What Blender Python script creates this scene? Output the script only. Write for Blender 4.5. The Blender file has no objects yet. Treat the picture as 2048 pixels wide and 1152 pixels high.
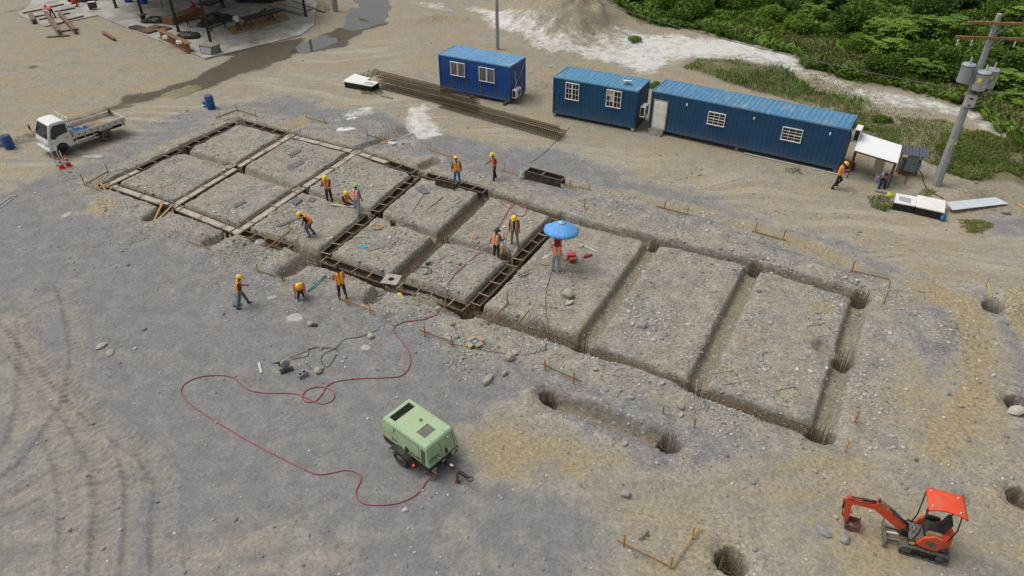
# Construction site seen from a drone: foundation trenches, site-office containers, workers and plant.
import bpy, bmesh, math, random
import numpy as np
from mathutils import Vector, Matrix, Euler
rnd = random.Random(7)
R = math.radians
sc = bpy.context.scene
COL = sc.collection
# ---------------------------------------------------------------- camera
cam = bpy.data.cameras.new('camera'); camo = bpy.data.objects.new('camera', cam); COL.objects.link(camo)
cam.sensor_width = 36.0; cam.lens = 36.0 * 1400.0 / 2048.0; cam.clip_start = 0.1; cam.clip_end = 2000
camo.location = (0, 0, 19.358)
camo.rotation_euler = (Matrix.Rotation(R(90 - 36.148), 3, 'X') @ Matrix.Rotation(R(-0.35), 3, 'Z')).to_euler()
sc.camera = camo
# ---------------------------------------------------------------- sky and sun (bright overcast)
SUN_EL, SUN_AZ = 64, -75
w = bpy.data.worlds.new('World'); sc.world = w; w.use_nodes = True
wn = w.node_tree.nodes; wl = w.node_tree.links; wn.clear()
sky = wn.new('ShaderNodeTexSky'); sky.sky_type = 'NISHITA'; sky.sun_disc = False
sky.sun_elevation = R(SUN_EL); sky.sun_rotation = R(SUN_AZ); sky.dust_density = 6; sky.air_density = 1.0; sky.ozone_density = 1.0
hs = wn.new('ShaderNodeHueSaturation'); hs.inputs['Saturation'].default_value = 0.22
bg = wn.new('ShaderNodeBackground'); bg.inputs['Strength'].default_value = 0.108
wo = wn.new('ShaderNodeOutputWorld')
wl.new(sky.outputs[0], hs.inputs['Color']); wl.new(hs.outputs[0], bg.inputs[0]); wl.new(bg.outputs[0], wo.inputs[0])
sl = bpy.data.lights.new('sun', 'SUN'); sl.energy = 1.15; sl.angle = R(36); sl.color = (1.0, 0.97, 0.92)
so = bpy.data.objects.new('sun', sl); COL.objects.link(so)
so.rotation_euler = Euler((R(90 - SUN_EL), 0, R(180 - SUN_AZ)), 'XYZ')
so.location = (0, 0, 60)
sc.view_settings.view_transform = 'Standard'; sc.view_settings.look = 'None'
sc.view_settings.exposure = 0.12; sc.view_settings.gamma = 1.0; sc.view_settings.use_curve_mapping = False
sc.render.engine = 'CYCLES'
sc.cycles.max_bounces = 5; sc.cycles.diffuse_bounces = 2; sc.cycles.glossy_bounces = 2; sc.cycles.transmission_bounces = 3; sc.cycles.transparent_max_bounces = 4
# ---------------------------------------------------------------- helpers
def tag(o, label=None, cat=None, group=None, kind=None):
    if label: o['label'] = label
    if cat: o['category'] = cat
    if group: o['group'] = group
    if kind: o['kind'] = kind
    return o
def empty(name, loc=(0, 0, 0), rz=0.0, label=None, cat=None, group=None):
    o = bpy.data.objects.new(name, None); COL.objects.link(o); o.empty_display_size = .2
    o.location = loc; o.rotation_euler = (0, 0, rz)
    return tag(o, label, cat, group)
def link(name, me, parent=None):
    o = bpy.data.objects.new(name, me); COL.objects.link(o); o.parent = parent
    return o
def copy_tree(o, parent=None):
    c = o.copy(); COL.objects.link(c); c.parent = parent
    for ch in list(o.children): copy_tree(ch, c)
    return c
def basis(p, q, up=(0, 0, 1)):
    p = Vector(p); q = Vector(q); d = (q - p); L = d.length; d.normalize()
    u = Vector(up)
    if abs(d.dot(u)) > .985: u = Vector((1, 0, 0))
    s = u.cross(d).normalized(); t = d.cross(s).normalized()
    return p, d, s, t, L            # d along, s side, t up
class MB:
    def __init__(self): self.v = []; self.f = []; self.m = []; self.sm = []
    def add(self, vs, fs, mi=0, sm=False):
        b = len(self.v); self.v += [tuple(x) for x in vs]
        for f in fs: self.f.append(tuple(b + i for i in f)); self.m.append(mi); self.sm.append(sm)
        return self
    def box(self, c, s, rot=None, mi=0, bev=0.0):
        hx, hy, hz = s[0] / 2, s[1] / 2, s[2] / 2
        Mx = rot if rot is not None else Matrix.Identity(3)
        c = Vector(c)
        if bev <= 0:
            vs = [Vector((x, y, z)) for z in (-hz, hz) for y in (-hy, hy) for x in (-hx, hx)]
            fs = [(0, 2, 3, 1), (4, 5, 7, 6), (0, 1, 5, 4), (2, 6, 7, 3), (0, 4, 6, 2), (1, 3, 7, 5)]
        else:
            b = min(bev, hx * .9, hy * .9, hz * .9); vs = []; idx = {}
            for sx in (-1, 1):
                for sy in (-1, 1):
                    for sz in (-1, 1):
                        for ax in range(3):
                            p = [sx * (hx - b), sy * (hy - b), sz * (hz - b)]
                            p[ax] = (sx * hx, sy * hy, sz * hz)[ax]
                            idx[(sx, sy, sz, ax)] = len(vs); vs.append(Vector(p))
            fs = []
            for ax in range(3):
                o = [a for a in range(3) if a != ax]
                for s_ in (-1, 1):
                    q = []
                    for a, b2 in ((-1, -1), (1, -1), (1, 1), (-1, 1)):
                        k = [0, 0, 0]; k[ax] = s_; k[o[0]] = a; k[o[1]] = b2; q.append(idx[(*k, ax)])
                    fs.append(tuple(q))
            for ax in range(3):
                o = [a for a in range(3) if a != ax]
                for a in (-1, 1):
                    for b2 in (-1, 1):
                        k1 = [0, 0, 0]; k2 = [0, 0, 0]
                        k1[o[0]] = k2[o[0]] = a; k1[o[1]] = k2[o[1]] = b2; k1[ax] = -1; k2[ax] = 1
                        fs.append((idx[(*k1, o[0])], idx[(*k2, o[0])], idx[(*k2, o[1])], idx[(*k1, o[1])]))
            for sx in (-1, 1):
                for sy in (-1, 1):
                    for sz in (-1, 1): fs.append(tuple(idx[(sx, sy, sz, a)] for a in range(3)))
        return self.add([c + Mx @ x for x in vs], fs, mi)
    def bar(self, p, q, wd, h, mi=0, up=(0, 0, 1), bev=0.0):
        p, d, s, t, L = basis(p, q, up)
        M3 = Matrix((d, s, t)).transposed()
        return self.box(p + d * (L / 2), (L, wd, h), M3, mi, bev)
    def tube(self, pts, r, n=6, mi=0, caps=True, sm=True, closed=False):
        pts = [Vector(p) for p in pts]; k = len(pts)
        rr = r if isinstance(r, (list, tuple)) else [r] * k
        vs = []; ref = None
        for i, p in enumerate(pts):
            a = pts[i - 1] if (i > 0 or closed) else p
            b = pts[(i + 1) % k] if (i < k - 1 or closed) else p
            d = (b - a); d = d.normalized() if d.length > 1e-9 else Vector((0, 0, 1))
            if ref is None:
                ref = Vector((0, 0, 1)) if abs(d.z) < .9 else Vector((1, 0, 0))
            s = d.cross(ref)
            if s.length < 1e-5: s = d.orthogonal()
            s.normalize(); t = s.cross(d).normalized(); ref = t
            for j in range(n):
                an = 2 * math.pi * j / n
                vs.append(p + (s * math.cos(an) + t * math.sin(an)) * rr[i])
        fs = []
        for i in range(k if closed else k - 1):
            i2 = (i + 1) % k
            for j in range(n): fs.append((i * n + j, i * n + (j + 1) % n, i2 * n + (j + 1) % n, i2 * n + j))
        if caps and not closed: fs += [tuple(range(n))[::-1], tuple((k - 1) * n + j for j in range(n))]
        return self.add(vs, fs, mi, sm)
    def cyl(self, p, q, r1, r2=None, n=12, mi=0, sm=True):
        return self.tube([p, q], [r1, r1 if r2 is None else r2], n, mi, True, sm)
    def lathe(self, prof, n=16, c=(0, 0, 0), M3=None, mi=0, sm=True, sx=1.0, sy=1.0):
        M3 = M3 if M3 is not None else Matrix.Identity(3); c = Vector(c); vs = []; fs = []
        for r, z in prof:
            for j in range(n):
                a = 2 * math.pi * j / n
                vs.append(c + M3 @ Vector((r * math.cos(a) * sx, r * math.sin(a) * sy, z)))
        for i in range(len(prof) - 1):
            for j in range(n): fs.append((i * n + j, i * n + (j + 1) % n, (i + 1) * n + (j + 1) % n, (i + 1) * n + j))
        if prof[0][0] > 1e-4: fs.append(tuple(range(n))[::-1])
        if prof[-1][0] > 1e-4: fs.append(tuple((len(prof) - 1) * n + j for j in range(n)))
        return self.add(vs, fs, mi, sm)
    def prism(self, poly, h, M4=None, mi=0, sm=False):
        M4 = M4 if M4 is not None else Matrix.Identity(4); k = len(poly)
        vs = [M4 @ Vector((x, y, 0)) for x, y in poly] + [M4 @ Vector((x, y, h)) for x, y in poly]
        fs = [tuple(range(k))[::-1], tuple(range(k, 2 * k))] + [(i, (i + 1) % k, k + (i + 1) % k, k + i) for i in range(k)]
        return self.add(vs, fs, mi, sm)
    def ell(self, c, r, nu=10, nv=6, M3=None, mi=0):
        pr = [(math.sin(math.pi * i / nv), -math.cos(math.pi * i / nv)) for i in range(nv + 1)]
        pr[0] = (1e-5, -1); pr[-1] = (1e-5, 1)
        M3 = (M3 if M3 is not None else Matrix.Identity(3)) @ Matrix.Diagonal(Vector(r))
        return self.lathe(pr, nu, c, M3, mi)
    def mesh(self, name, mats):
        me = bpy.data.meshes.new(name); me.from_pydata(self.v, [], self.f)
        for m in (mats if isinstance(mats, (list, tuple)) else [mats]): me.materials.append(m)
        me.polygons.foreach_set('material_index', self.m); me.polygons.foreach_set('use_smooth', self.sm)
        me.update(); return me
    def build(self, name, mats, parent=None):
        return link(name, self.mesh(name, mats), parent)
def xz(M_off=(0, 0, 0)):   # prism drawn in (x, z), extruded along +y
    return Matrix.Translation(Vector(M_off)) @ Matrix(((1, 0, 0, 0), (0, 0, 1, 0), (0, 1, 0, 0), (0, 0, 0, 1)))
# ---------------------------------------------------------------- numpy noise
def _h(ix, iy, s):
    n = (ix * 374761393 + iy * 668265263 + s * 974711) & 0x7fffffff
    n = ((n ^ (n >> 13)) * 1274126177) & 0x7fffffff
    return ((n ^ (n >> 16)) & 0xffff) / 65535.0
def vnoise(x, y, s=0):
    xi = np.floor(x).astype(np.int64); yi = np.floor(y).astype(np.int64); fx = x - xi; fy = y - yi
    fx = fx * fx * (3 - 2 * fx); fy = fy * fy * (3 - 2 * fy)
    a = _h(xi, yi, s); b = _h(xi + 1, yi, s); c = _h(xi, yi + 1, s); d = _h(xi + 1, yi + 1, s)
    return (a * (1 - fx) + b * fx) * (1 - fy) + (c * (1 - fx) + d * fx) * fy - .5
def fbm(x, y, s=0, o=4):
    t = 0; a = 1.0
    for i in range(o): t = t + a * vnoise(x * 2 ** i + 13.7 * i, y * 2 ** i - 7.1 * i, s + i); a *= .5
    return t
def sstep(a, b, x):
    t = np.clip((x - a) / (b - a), 0, 1); return t * t * (3 - 2 * t)
def segdist(x, y, p, q):
    dx, dy = q[0] - p[0], q[1] - p[1]; L2 = dx * dx + dy * dy + 1e-12
    t = np.clip(((x - p[0]) * dx + (y - p[1]) * dy) / L2, 0, 1)
    return np.hypot(x - p[0] - t * dx, y - p[1] - t * dy), t
def polydist(x, y, pts, closed=False):
    d = None
    for i in range(len(pts) - (0 if closed else 1)):
        e, _ = segdist(x, y, pts[i], pts[(i + 1) % len(pts)]); d = e if d is None else np.minimum(d, e)
    return d
def polysd(x, y, pts):        # signed distance, positive inside
    ins = np.zeros(np.shape(x), bool); n = len(pts)
    for i in range(n):
        (x1, y1), (x2, y2) = pts[i], pts[(i + 1) % n]
        c = ((y1 > y) != (y2 > y)) & (x < (x2 - x1) * (y - y1) / (y2 - y1 + 1e-12) + x1); ins ^= c
    d = polydist(x, y, pts, True)
    return np.where(ins, d, -d)
# ---------------------------------------------------------------- materials
def nodes(name):
    m = bpy.data.materials.new(name); m.use_nodes = True; nt = m.node_tree; nt.nodes.clear()
    out = nt.nodes.new('ShaderNodeOutputMaterial'); b = nt.nodes.new('ShaderNodeBsdfPrincipled')
    nt.links.new(b.outputs[0], out.inputs[0]); return m, nt, b
class NT:
    def __init__(self, nt): self.t = nt
    def n(self, ty, **kw):
        o = self.t.nodes.new(ty)
        for k, v in kw.items(): setattr(o, k, v)
        return o
    def lk(self, a, b): self.t.links.new(a, b)
    def noise(self, vec, scale, detail=3, rough=.55, lac=2.0):
        o = self.n('ShaderNodeTexNoise'); o.inputs['Scale'].default_value = scale; o.inputs['Detail'].default_value = detail
        o.inputs['Roughness'].default_value = rough
        if vec is not None: self.lk(vec, o.inputs['Vector'])
        return o.outputs['Fac']
    def math(self, op, a, b=None, clamp=False):
        o = self.n('ShaderNodeMath', operation=op, use_clamp=clamp)
        for i, v in enumerate((a, b)):
            if v is None: continue
            if isinstance(v, (int, float)): o.inputs[i].default_value = v
            else: self.lk(v, o.inputs[i])
        return o.outputs[0]
    def step(self, v, a, b):
        o = self.n('ShaderNodeMapRange', interpolation_type='SMOOTHSTEP')
        self.lk(v, o.inputs['Value']); o.inputs['From Min'].default_value = a; o.inputs['From Max'].default_value = b
        return o.outputs[0]
    def mix(self, f, a, b, mode='MIX'):
        o = self.n('ShaderNodeMix', data_type='RGBA', blend_type=mode)
        for s, v in ((o.inputs[0], f), (o.inputs[6], a), (o.inputs[7], b)):
            if isinstance(v, (int, float)): s.default_value = v
            elif isinstance(v, tuple): s.default_value = (*v, 1) if len(v) == 3 else v
            else: self.lk(v, s)
        return o.outputs[2]
    def attr(self, nm):
        o = self.n('ShaderNodeAttribute'); o.attribute_name = nm; return o.outputs['Fac']
    def bump(self, h, strength, dist, bs):
        o = self.n('ShaderNodeBump'); o.inputs['Strength'].default_value = strength; o.inputs['Distance'].default_value = dist
        self.lk(h, o.inputs['Height']); self.lk(o.outputs[0], bs.inputs['Normal'])
MATS = {}
def M(name, col, rough=.75, var=.18, scale=6.0, metal=0.0, dirt=None, dirt_amt=.35, dscale=2.5, bump=0.0, spec=.5, rand=0.0, alpha=None):
    if name in MATS: return MATS[name]
    m, nt, b = nodes(name); g = NT(nt)
    co = g.n('ShaderNodeTexCoord').outputs['Object']
    n1 = g.noise(co, scale, 4, .6)
    lo = tuple(max(0, c * (1 - var)) for c in col); hi = tuple(min(1, c * (1 + var)) for c in col)
    c = g.mix(g.step(n1, .3, .7), lo, hi)
    if rand:
        oi = g.n('ShaderNodeObjectInfo').outputs['Random']
        k = g.math('ADD', g.math('MULTIPLY', oi, 2 * rand), 1 - rand)
        cb = g.n('ShaderNodeCombineColor'); [g.lk(k, cb.inputs[i]) for i in range(3)]
        c = g.mix(1.0, c, cb.outputs[0], 'MULTIPLY')
    if dirt:
        n2 = g.noise(co, dscale, 5, .65)
        c = g.mix(g.math('MULTIPLY', g.step(n2, .42, .68), dirt_amt), c, dirt)
    g.lk(c, b.inputs['Base Color']); b.inputs['Roughness'].default_value = rough; b.inputs['Metallic'].default_value = metal
    b.inputs['Specular IOR Level'].default_value = spec
    if bump: g.bump(g.noise(co, scale * 3, 3), bump, .02, b)
    MATS[name] = m; return m
UX, UY = math.cos(R(-30)), math.sin(R(-30))
def E2W(u, v): return (u * UX - v * UY, u * UY + v * UX)
def W2E(x, y): return (x * UX + y * UY, -x * UY + y * UX)
# ---------------------------------------------------------------- foundation layout (near, middle and far line, nine axes)
NN = [(-23.91, 37.19), (-19.04, 34.55), (-14.52, 31.77), (-9.58, 29.14), (-5.66, 26.96), (-1.90, 24.92), (2.95, 22.33), (7.13, 19.76), (11.28, 17.45)]
FF = [(-18.96, 46.50), (-14.84, 44.07), (-9.95, 41.44), (-5.53, 38.37), (-1.35, 35.97), (2.64, 33.13), (7.40, 30.63), (11.92, 28.37), (16.04, 25.71)]
MM = [(-21.22, 41.82), (-17.38, 39.61), (-12.40, 36.48), (-7.77, 33.80), (-3.47, 30.90), (-0.29, 29.40)]
def lerp2(a, b, t): return (a[0] + (b[0] - a[0]) * t, a[1] + (b[1] - a[1]) * t)
# trench: (from, to, half floor width, wall slope width, depth)
TR = []
def tr(a, b, hw, sl, dp): TR.append((a, b, hw, sl, dp))
for i in range(8):
    tr(NN[i], NN[i + 1], .38 if i < 5 else .26, .10 if i < 5 else .17, .64 if i < 5 else .56)
    tr(FF[i], FF[i + 1], .36 if i < 4 else .20, .09 if i < 4 else .17, .60 if i < 4 else .66)
for i in (0, 1, 2, 3): tr(NN[i], FF[i], .35, .09, .62)
for i, t0, t1 in ((2, .0, .6), (3, .0, 1.0), (4, .0, 1.0)):      # working space on the near side of the shutters
    a_, b_ = lerp2(NN[i], NN[i + 1], t0), lerp2(NN[i], NN[i + 1], t1); tr((a_[0] - .21, a_[1] - .36), (b_[0] - .21, b_[1] - .36), .30, .22, .5)
tr(NN[4], FF[4], .30, .18, .58); tr(NN[5], FF[5], .38, .12, .64)
for i in (6, 7, 8): tr(NN[i], FF[i], .25, .19, .44)
for i in range(5): tr(MM[i], MM[i + 1], .13, .18, .40)
tr((-19.64, 33.07), (-19.45, 34.16), .22, .22, .6); tr((-10.87, 27.84), (-9.80, 29.23), .14, .34, .55)
tr((-6.40, 25.63), (-5.66, 26.96), .14, .36, .55); tr((-15.40, 30.40), (-14.59, 31.57), .16, .36, .5)
tr((1.44, 19.40), (5.57, 17.10), .14, .34, .55); tr((13.02, 22.24), (13.67, 21.48), .12, .4, .35)
tr((-6.72, 44.94), (-9.92, 41.81), .12, .3, .35); tr((-5.33, 39.44), (-4.76, 39.99), .2, .3, .4)
# drilled shafts: (centre, radius, depth)
PITS = [((1.39, 19.46), .42, 1.7), ((5.58, 17.05), .52, 1.7), ((7.38, 30.53), .5, 1.1), ((11.95, 28.28), .52, 1.2), ((16.04, 25.71), .62, 1.6),
        ((13.67, 21.48), .55, 1.3), ((11.30, 17.50), .58, 1.4), ((7.13, 19.76), .5, 1.1), ((2.96, 22.40), .45, 1.0), ((6.63, 12.31), .62, 2.2),
        ((21.51, 24.76), .5, 1.3), ((19.32, 18.87), .55, 1.6), ((16.91, 14.62), .62, 1.8), (NN[5], .6, .8), (MM[5], .5, .8), (FF[3], .5, .75),
        (NN[3], .5, .75), (NN[4], .5, .75), (FF[0], .45, .7), (MM[0], .5, .7), ((-19.42, 33.61), .5, .7), (NN[0], .5, .7), ((-5.40, 24.16), .01, .01)]
# spoil heaps: (centre, radius x, radius y, angle, height)
HEAPS = [((6.41, 71.83), 4.6, 8.5, -.25, 4.2), ((1.51, 74.88), 3.4, 5.0, .2, .8), ((-7.93, 71.43), 4.0, 1.6, 0, .6), ((-14.10, 30.01), 1.9, 1.1, .4, .42), ((-11.77, 29.89), 2.4, 1.0, -.3, .40),
         ((-7.77, 27.43), 3.0, 1.1, -.4, .38), ((-3.76, 25.61), 2.6, 1.2, -.5, .42), ((-16.90, 31.39), 3.0, 1.2, -.5, .30), ((-21.78, 34.08), 3.0, 1.5, -.6, .22),
         ((-8.97, 45.23), 1.8, .9, -.5, .35), ((-6.27, 42.37), 1.6, .8, -.5, .25), ((10.46, 31.58), 6.0, 1.2, -.5, .22), ((5.85, 34.87), 4.0, 1.0, -.5, .2),
         ((5.41, 19.97), 2.8, 1.0, -.55, .38), ((17.72, 23.08), 2.0, 1.6, 0, .3), ((15.08, 27.61), 3.0, .8, -.5, .2), ((25.81, 34.91), 1.8, .9, .1, .4),
         ((23.13, 25.33), 2.2, 1.1, .3, .6), ((1.43, 23.74), 2.0, 1.0, -.5, .18), ((-1.98, 22.12), 2.4, 1.1, -.5, .2), ((-4.01, 54.44), 1.2, .6, 0, .3), ((2.47, 53.21), 1.4, .8, 0, .4)]
TYRES = [([(-22.28, 24.32), (-21.05, 23.11), (-16.97, 19.48), (-14.95, 18.03), (-12.85, 16.55), (-11.83, 15.39), (-11.22, 13.52), (-10.29, 11.32)], .38), ([(-21.52, 27.37), (-19.86, 25.02), (-18.01, 21.96), (-17.06, 19.34), (-16.93, 17.56), (-17.01, 16.07), (-17.75, 14.72)], .38),
         ([(-24.06, 25.06), (-19.67, 21.21), (-17.49, 19.35), (-15.77, 17.75), (-14.35, 16.16), (-13.45, 14.49), (-12.16, 11.33)], .38), ([(-21.61, 24.32), (-20.09, 21.67), (-18.70, 19.09), (-18.05, 17.21), (-18.08, 15.54)], .34), ([(-17.28, 18.05), (-15.67, 16.17), (-14.51, 14.30), (-13.12, 11.34)], .36), ([(-14.34, 17.30), (-13.07, 15.50), (-12.21, 13.53), (-11.42, 11.33)], .24)]
TYRES2 = [([(-17.54, 13.85), (-15.96, 15.74), (-13.66, 15.98), (-10.59, 15.17)], .13), ([(-17.20, 13.29), (-15.41, 15.00), (-13.27, 15.51), (-10.41, 14.66)], .13),
          ([(2.57, 14.87), (6.22, 14.74), (9.04, 15.23), (11.87, 15.53)], .42), ([(2.35, 14.34), (5.81, 14.35), (9.45, 14.42)], .36),
          ([(-27.97, 56.01), (-25.69, 59.94), (-22.98, 62.33)], .5), ([(-31.72, 60.06), (-28.58, 60.79), (-25.17, 59.67)], .5)]
def tyre_h(x, y):
    h = np.zeros_like(x); mk = np.zeros_like(x)
    for lst, tread in ((TYRES, 1), (TYRES2, .45)):
        for pts, wd in lst:
            best = np.full_like(x, 1e9); S = np.zeros_like(x); side = np.zeros_like(x); acc = 0.0
            for i in range(len(pts) - 1):
                p, q = pts[i], pts[i + 1]; d, t = segdist(x, y, p, q); L = math.hypot(q[0] - p[0], q[1] - p[1])
                m = d < best; best = np.where(m, d, best); S = np.where(m, acc + t * L, S)
                sd = ((x - p[0]) * (q[1] - p[1]) - (y - p[1]) * (q[0] - p[0])) / L
                side = np.where(m, sd, side); acc += L
            k = (1 - sstep(wd * .75, wd * 1.15, best)) * sstep(0, 1.2, S) * sstep(0, 1.6, acc - S)
            tr_ = np.sin(2 * math.pi * (S / .30 + np.abs(side) * 1.3 + .25 * vnoise(x * 1.5, y * 1.5, 5)))
            ed = .35 + .65 * sstep(wd * .25, wd * .7, best); h += k * (-.045 + .036 * tr_ * tread * ed) + .035 * np.exp(-((best - wd * 1.25) / .1) ** 2) * tread
            mk = np.maximum(mk, k * (.75 + .25 * vnoise(x * .7, y * .7, 9)))
    return h, mk
def ground_h(x, y, full=False):
    x = np.asarray(x, float); y = np.asarray(y, float)
    h = .10 * fbm(x * .11, y * .11, 3, 3) + .035 * fbm(x * .5, y * .5, 11, 3)
    rough = np.zeros_like(x)
    for c, rx, ry, an, hh in HEAPS:
        dx, dy = x - c[0], y - c[1]; ca, sa = math.cos(an), math.sin(an)
        r2 = ((dx * ca + dy * sa) / rx) ** 2 + ((-dx * sa + dy * ca) / ry) ** 2
        g = np.exp(-1.6 * r2); h += hh * g * (1 + .7 * fbm(x * .8, y * .8, 21, 3)); rough = np.maximum(rough, g)
    wob = .12 * fbm(x * .9, y * .9, 31, 3) + .07 * vnoise(x * 3.1, y * 3.1, 33) + .05 * vnoise(x * 7.3, y * 7.3, 35)
    cut = np.zeros_like(x); near = np.full_like(x, 1e9)
    for a, b, hw, sl, dp in TR:
        d, _ = segdist(x, y, a, b); near = np.minimum(near, d - hw - sl)
        e = np.clip((d + wob * (.35 if sl < .2 else .8) - hw) / sl, 0, 1); cut = np.maximum(cut, dp * (1 - e ** 1.25))
    for c, r, dp in PITS:
        r *= .70; d = np.hypot(x - c[0], y - c[1]); cut = np.maximum(cut, np.maximum(dp * (1 - sstep(r - .03, r + .08, d + wob * .9)), .14 * (1 - sstep(r, r + .5, d + wob * 1.6))))
        near = np.minimum(near, d - r)
    berm = np.exp(-((near - .35) / .35) ** 2) * (near > -.2)
    zone = np.exp(-np.maximum(near - .2, 0) / 1.6)
    h += .05 * berm * (1 + 1.2 * fbm(x * .7, y * .7, 41, 2)) + zone * (.085 * fbm(x * 1.1, y * 1.1, 51, 4) + .035 * fbm(x * 5.0, y * 5.0, 55, 2))
    # narrow drainage hollow where the puddle lies, and the rise below the thicket
    h -= .10 * np.exp(-(polydist(x, y, [(-15.11, 79.26), (-13.57, 68.17), (-16.80, 64.36), (-20.14, 61.58), (-24.31, 55.95)]) / 1.6) ** 2)
    for pts in PUDDLES:
        k = sstep(-.5, .35, polysd(x + .5 * fbm(x * .9, y * .9, 91, 3), y + .5 * fbm(x * .9, y * .9, 93, 3), pts))
        h = np.where(polysd(x, y, pts) > -2.5, np.maximum(h, -.07), h) * (1 - k) + k * (-.20 + .20 * np.abs(fbm(x * .62 + y * .3, y * .16 - x * .1, 95, 3)))
    h = np.where(polysd(x, y, SLAB) > -.2, np.minimum(h, -.02), h)
    dv = polysd(x, y, VEG)
    h += np.where(dv > 0, .9 * sstep(0, 14, dv) + .35 * sstep(0, 4, dv) * (fbm(x * .35, y * .35, 61, 3)), 0)
    th, tm = tyre_h(x, y); h += th
    if full: return h - cut, near, rough, tm, cut, dv, zone
    return h - cut
PUDDLES = [[(-19.52, 61.71), (-19.01, 63.39), (-18.24, 66.36), (-16.90, 68.90), (-15.88, 67.57), (-15.89, 64.79), (-16.91, 62.78), (-18.09, 61.41)], [(-16.10, 69.21), (-16.64, 75.30), (-17.00, 81.45), (-13.24, 81.36), (-12.45, 75.59), (-12.58, 70.83), (-13.88, 69.16), (-15.00, 68.20)]]
SLAB = [(-50.15, 74.16), (-45.08, 69.82), (-41.79, 73.61), (-36.23, 68.64), (-26.12, 59.95), (-22.42, 63.46), (-21.01, 64.89), (-19.55, 66.39), (-18.97, 69.61), (-22.54, 88.64), (-57.88, 94.93), (-51.08, 78.05)]
VEG = [(10.50, 93.06), (9.45, 74.70), (13.48, 69.59), (17.79, 67.20), (21.36, 63.17), (24.26, 59.79), (23.70, 56.88), (26.63, 53.90), (29.27, 51.90), (32.29, 49.60), (32.86, 46.59), (33.03, 41.05), (34.93, 41.03), (57.65, 49.19), (95.56, 90.73)]
VEG2 = [(14.11, 57.05), (16.07, 59.42), (18.89, 58.85), (22.19, 57.28), (22.54, 53.42), (23.33, 51.26), (25.88, 49.22), (26.59, 45.11), (24.81, 41.17), (23.88, 46.91), (19.42, 50.82), (16.47, 54.08)]
VEG3 = [(28.82, 43.43), (31.47, 44.04), (33.67, 41.04), (30.42, 35.75), (29.49, 37.64), (26.78, 37.03), (25.79, 38.01)]
GRID = {}
def gha(x, y):       # height of the finished ground sheet
    x = np.asarray(x, float); y = np.asarray(y, float); u = x * UX + y * UY; v = -x * UY + y * UX; out = None
    for st, arr in ((GRID['k'], GRID['coarse']), (1, GRID['fine'])):
        cs = GRID['cs'] * st / GRID['k']; a = np.clip((u - GRID['u0']) / cs, 0, arr.shape[0] - 1.001); b = np.clip((v - GRID['v0']) / cs, 0, arr.shape[1] - 1.001); i = a.astype(int); j = b.astype(int); fa = a - i; fb = b - j
        z = (arr[i, j] * (1 - fa) + arr[i + 1, j] * fa) * (1 - fb) + (arr[i, j + 1] * (1 - fa) + arr[i + 1, j + 1] * fa) * fb
        out = z if out is None else np.where(np.isfinite(z), z, out)
    return out
def gh(x, y): return float(gha(np.array([x]), np.array([y]))[0])
def gp(p, dz=0.0): return (p[0], p[1], gh(p[0], p[1]) + dz)
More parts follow.
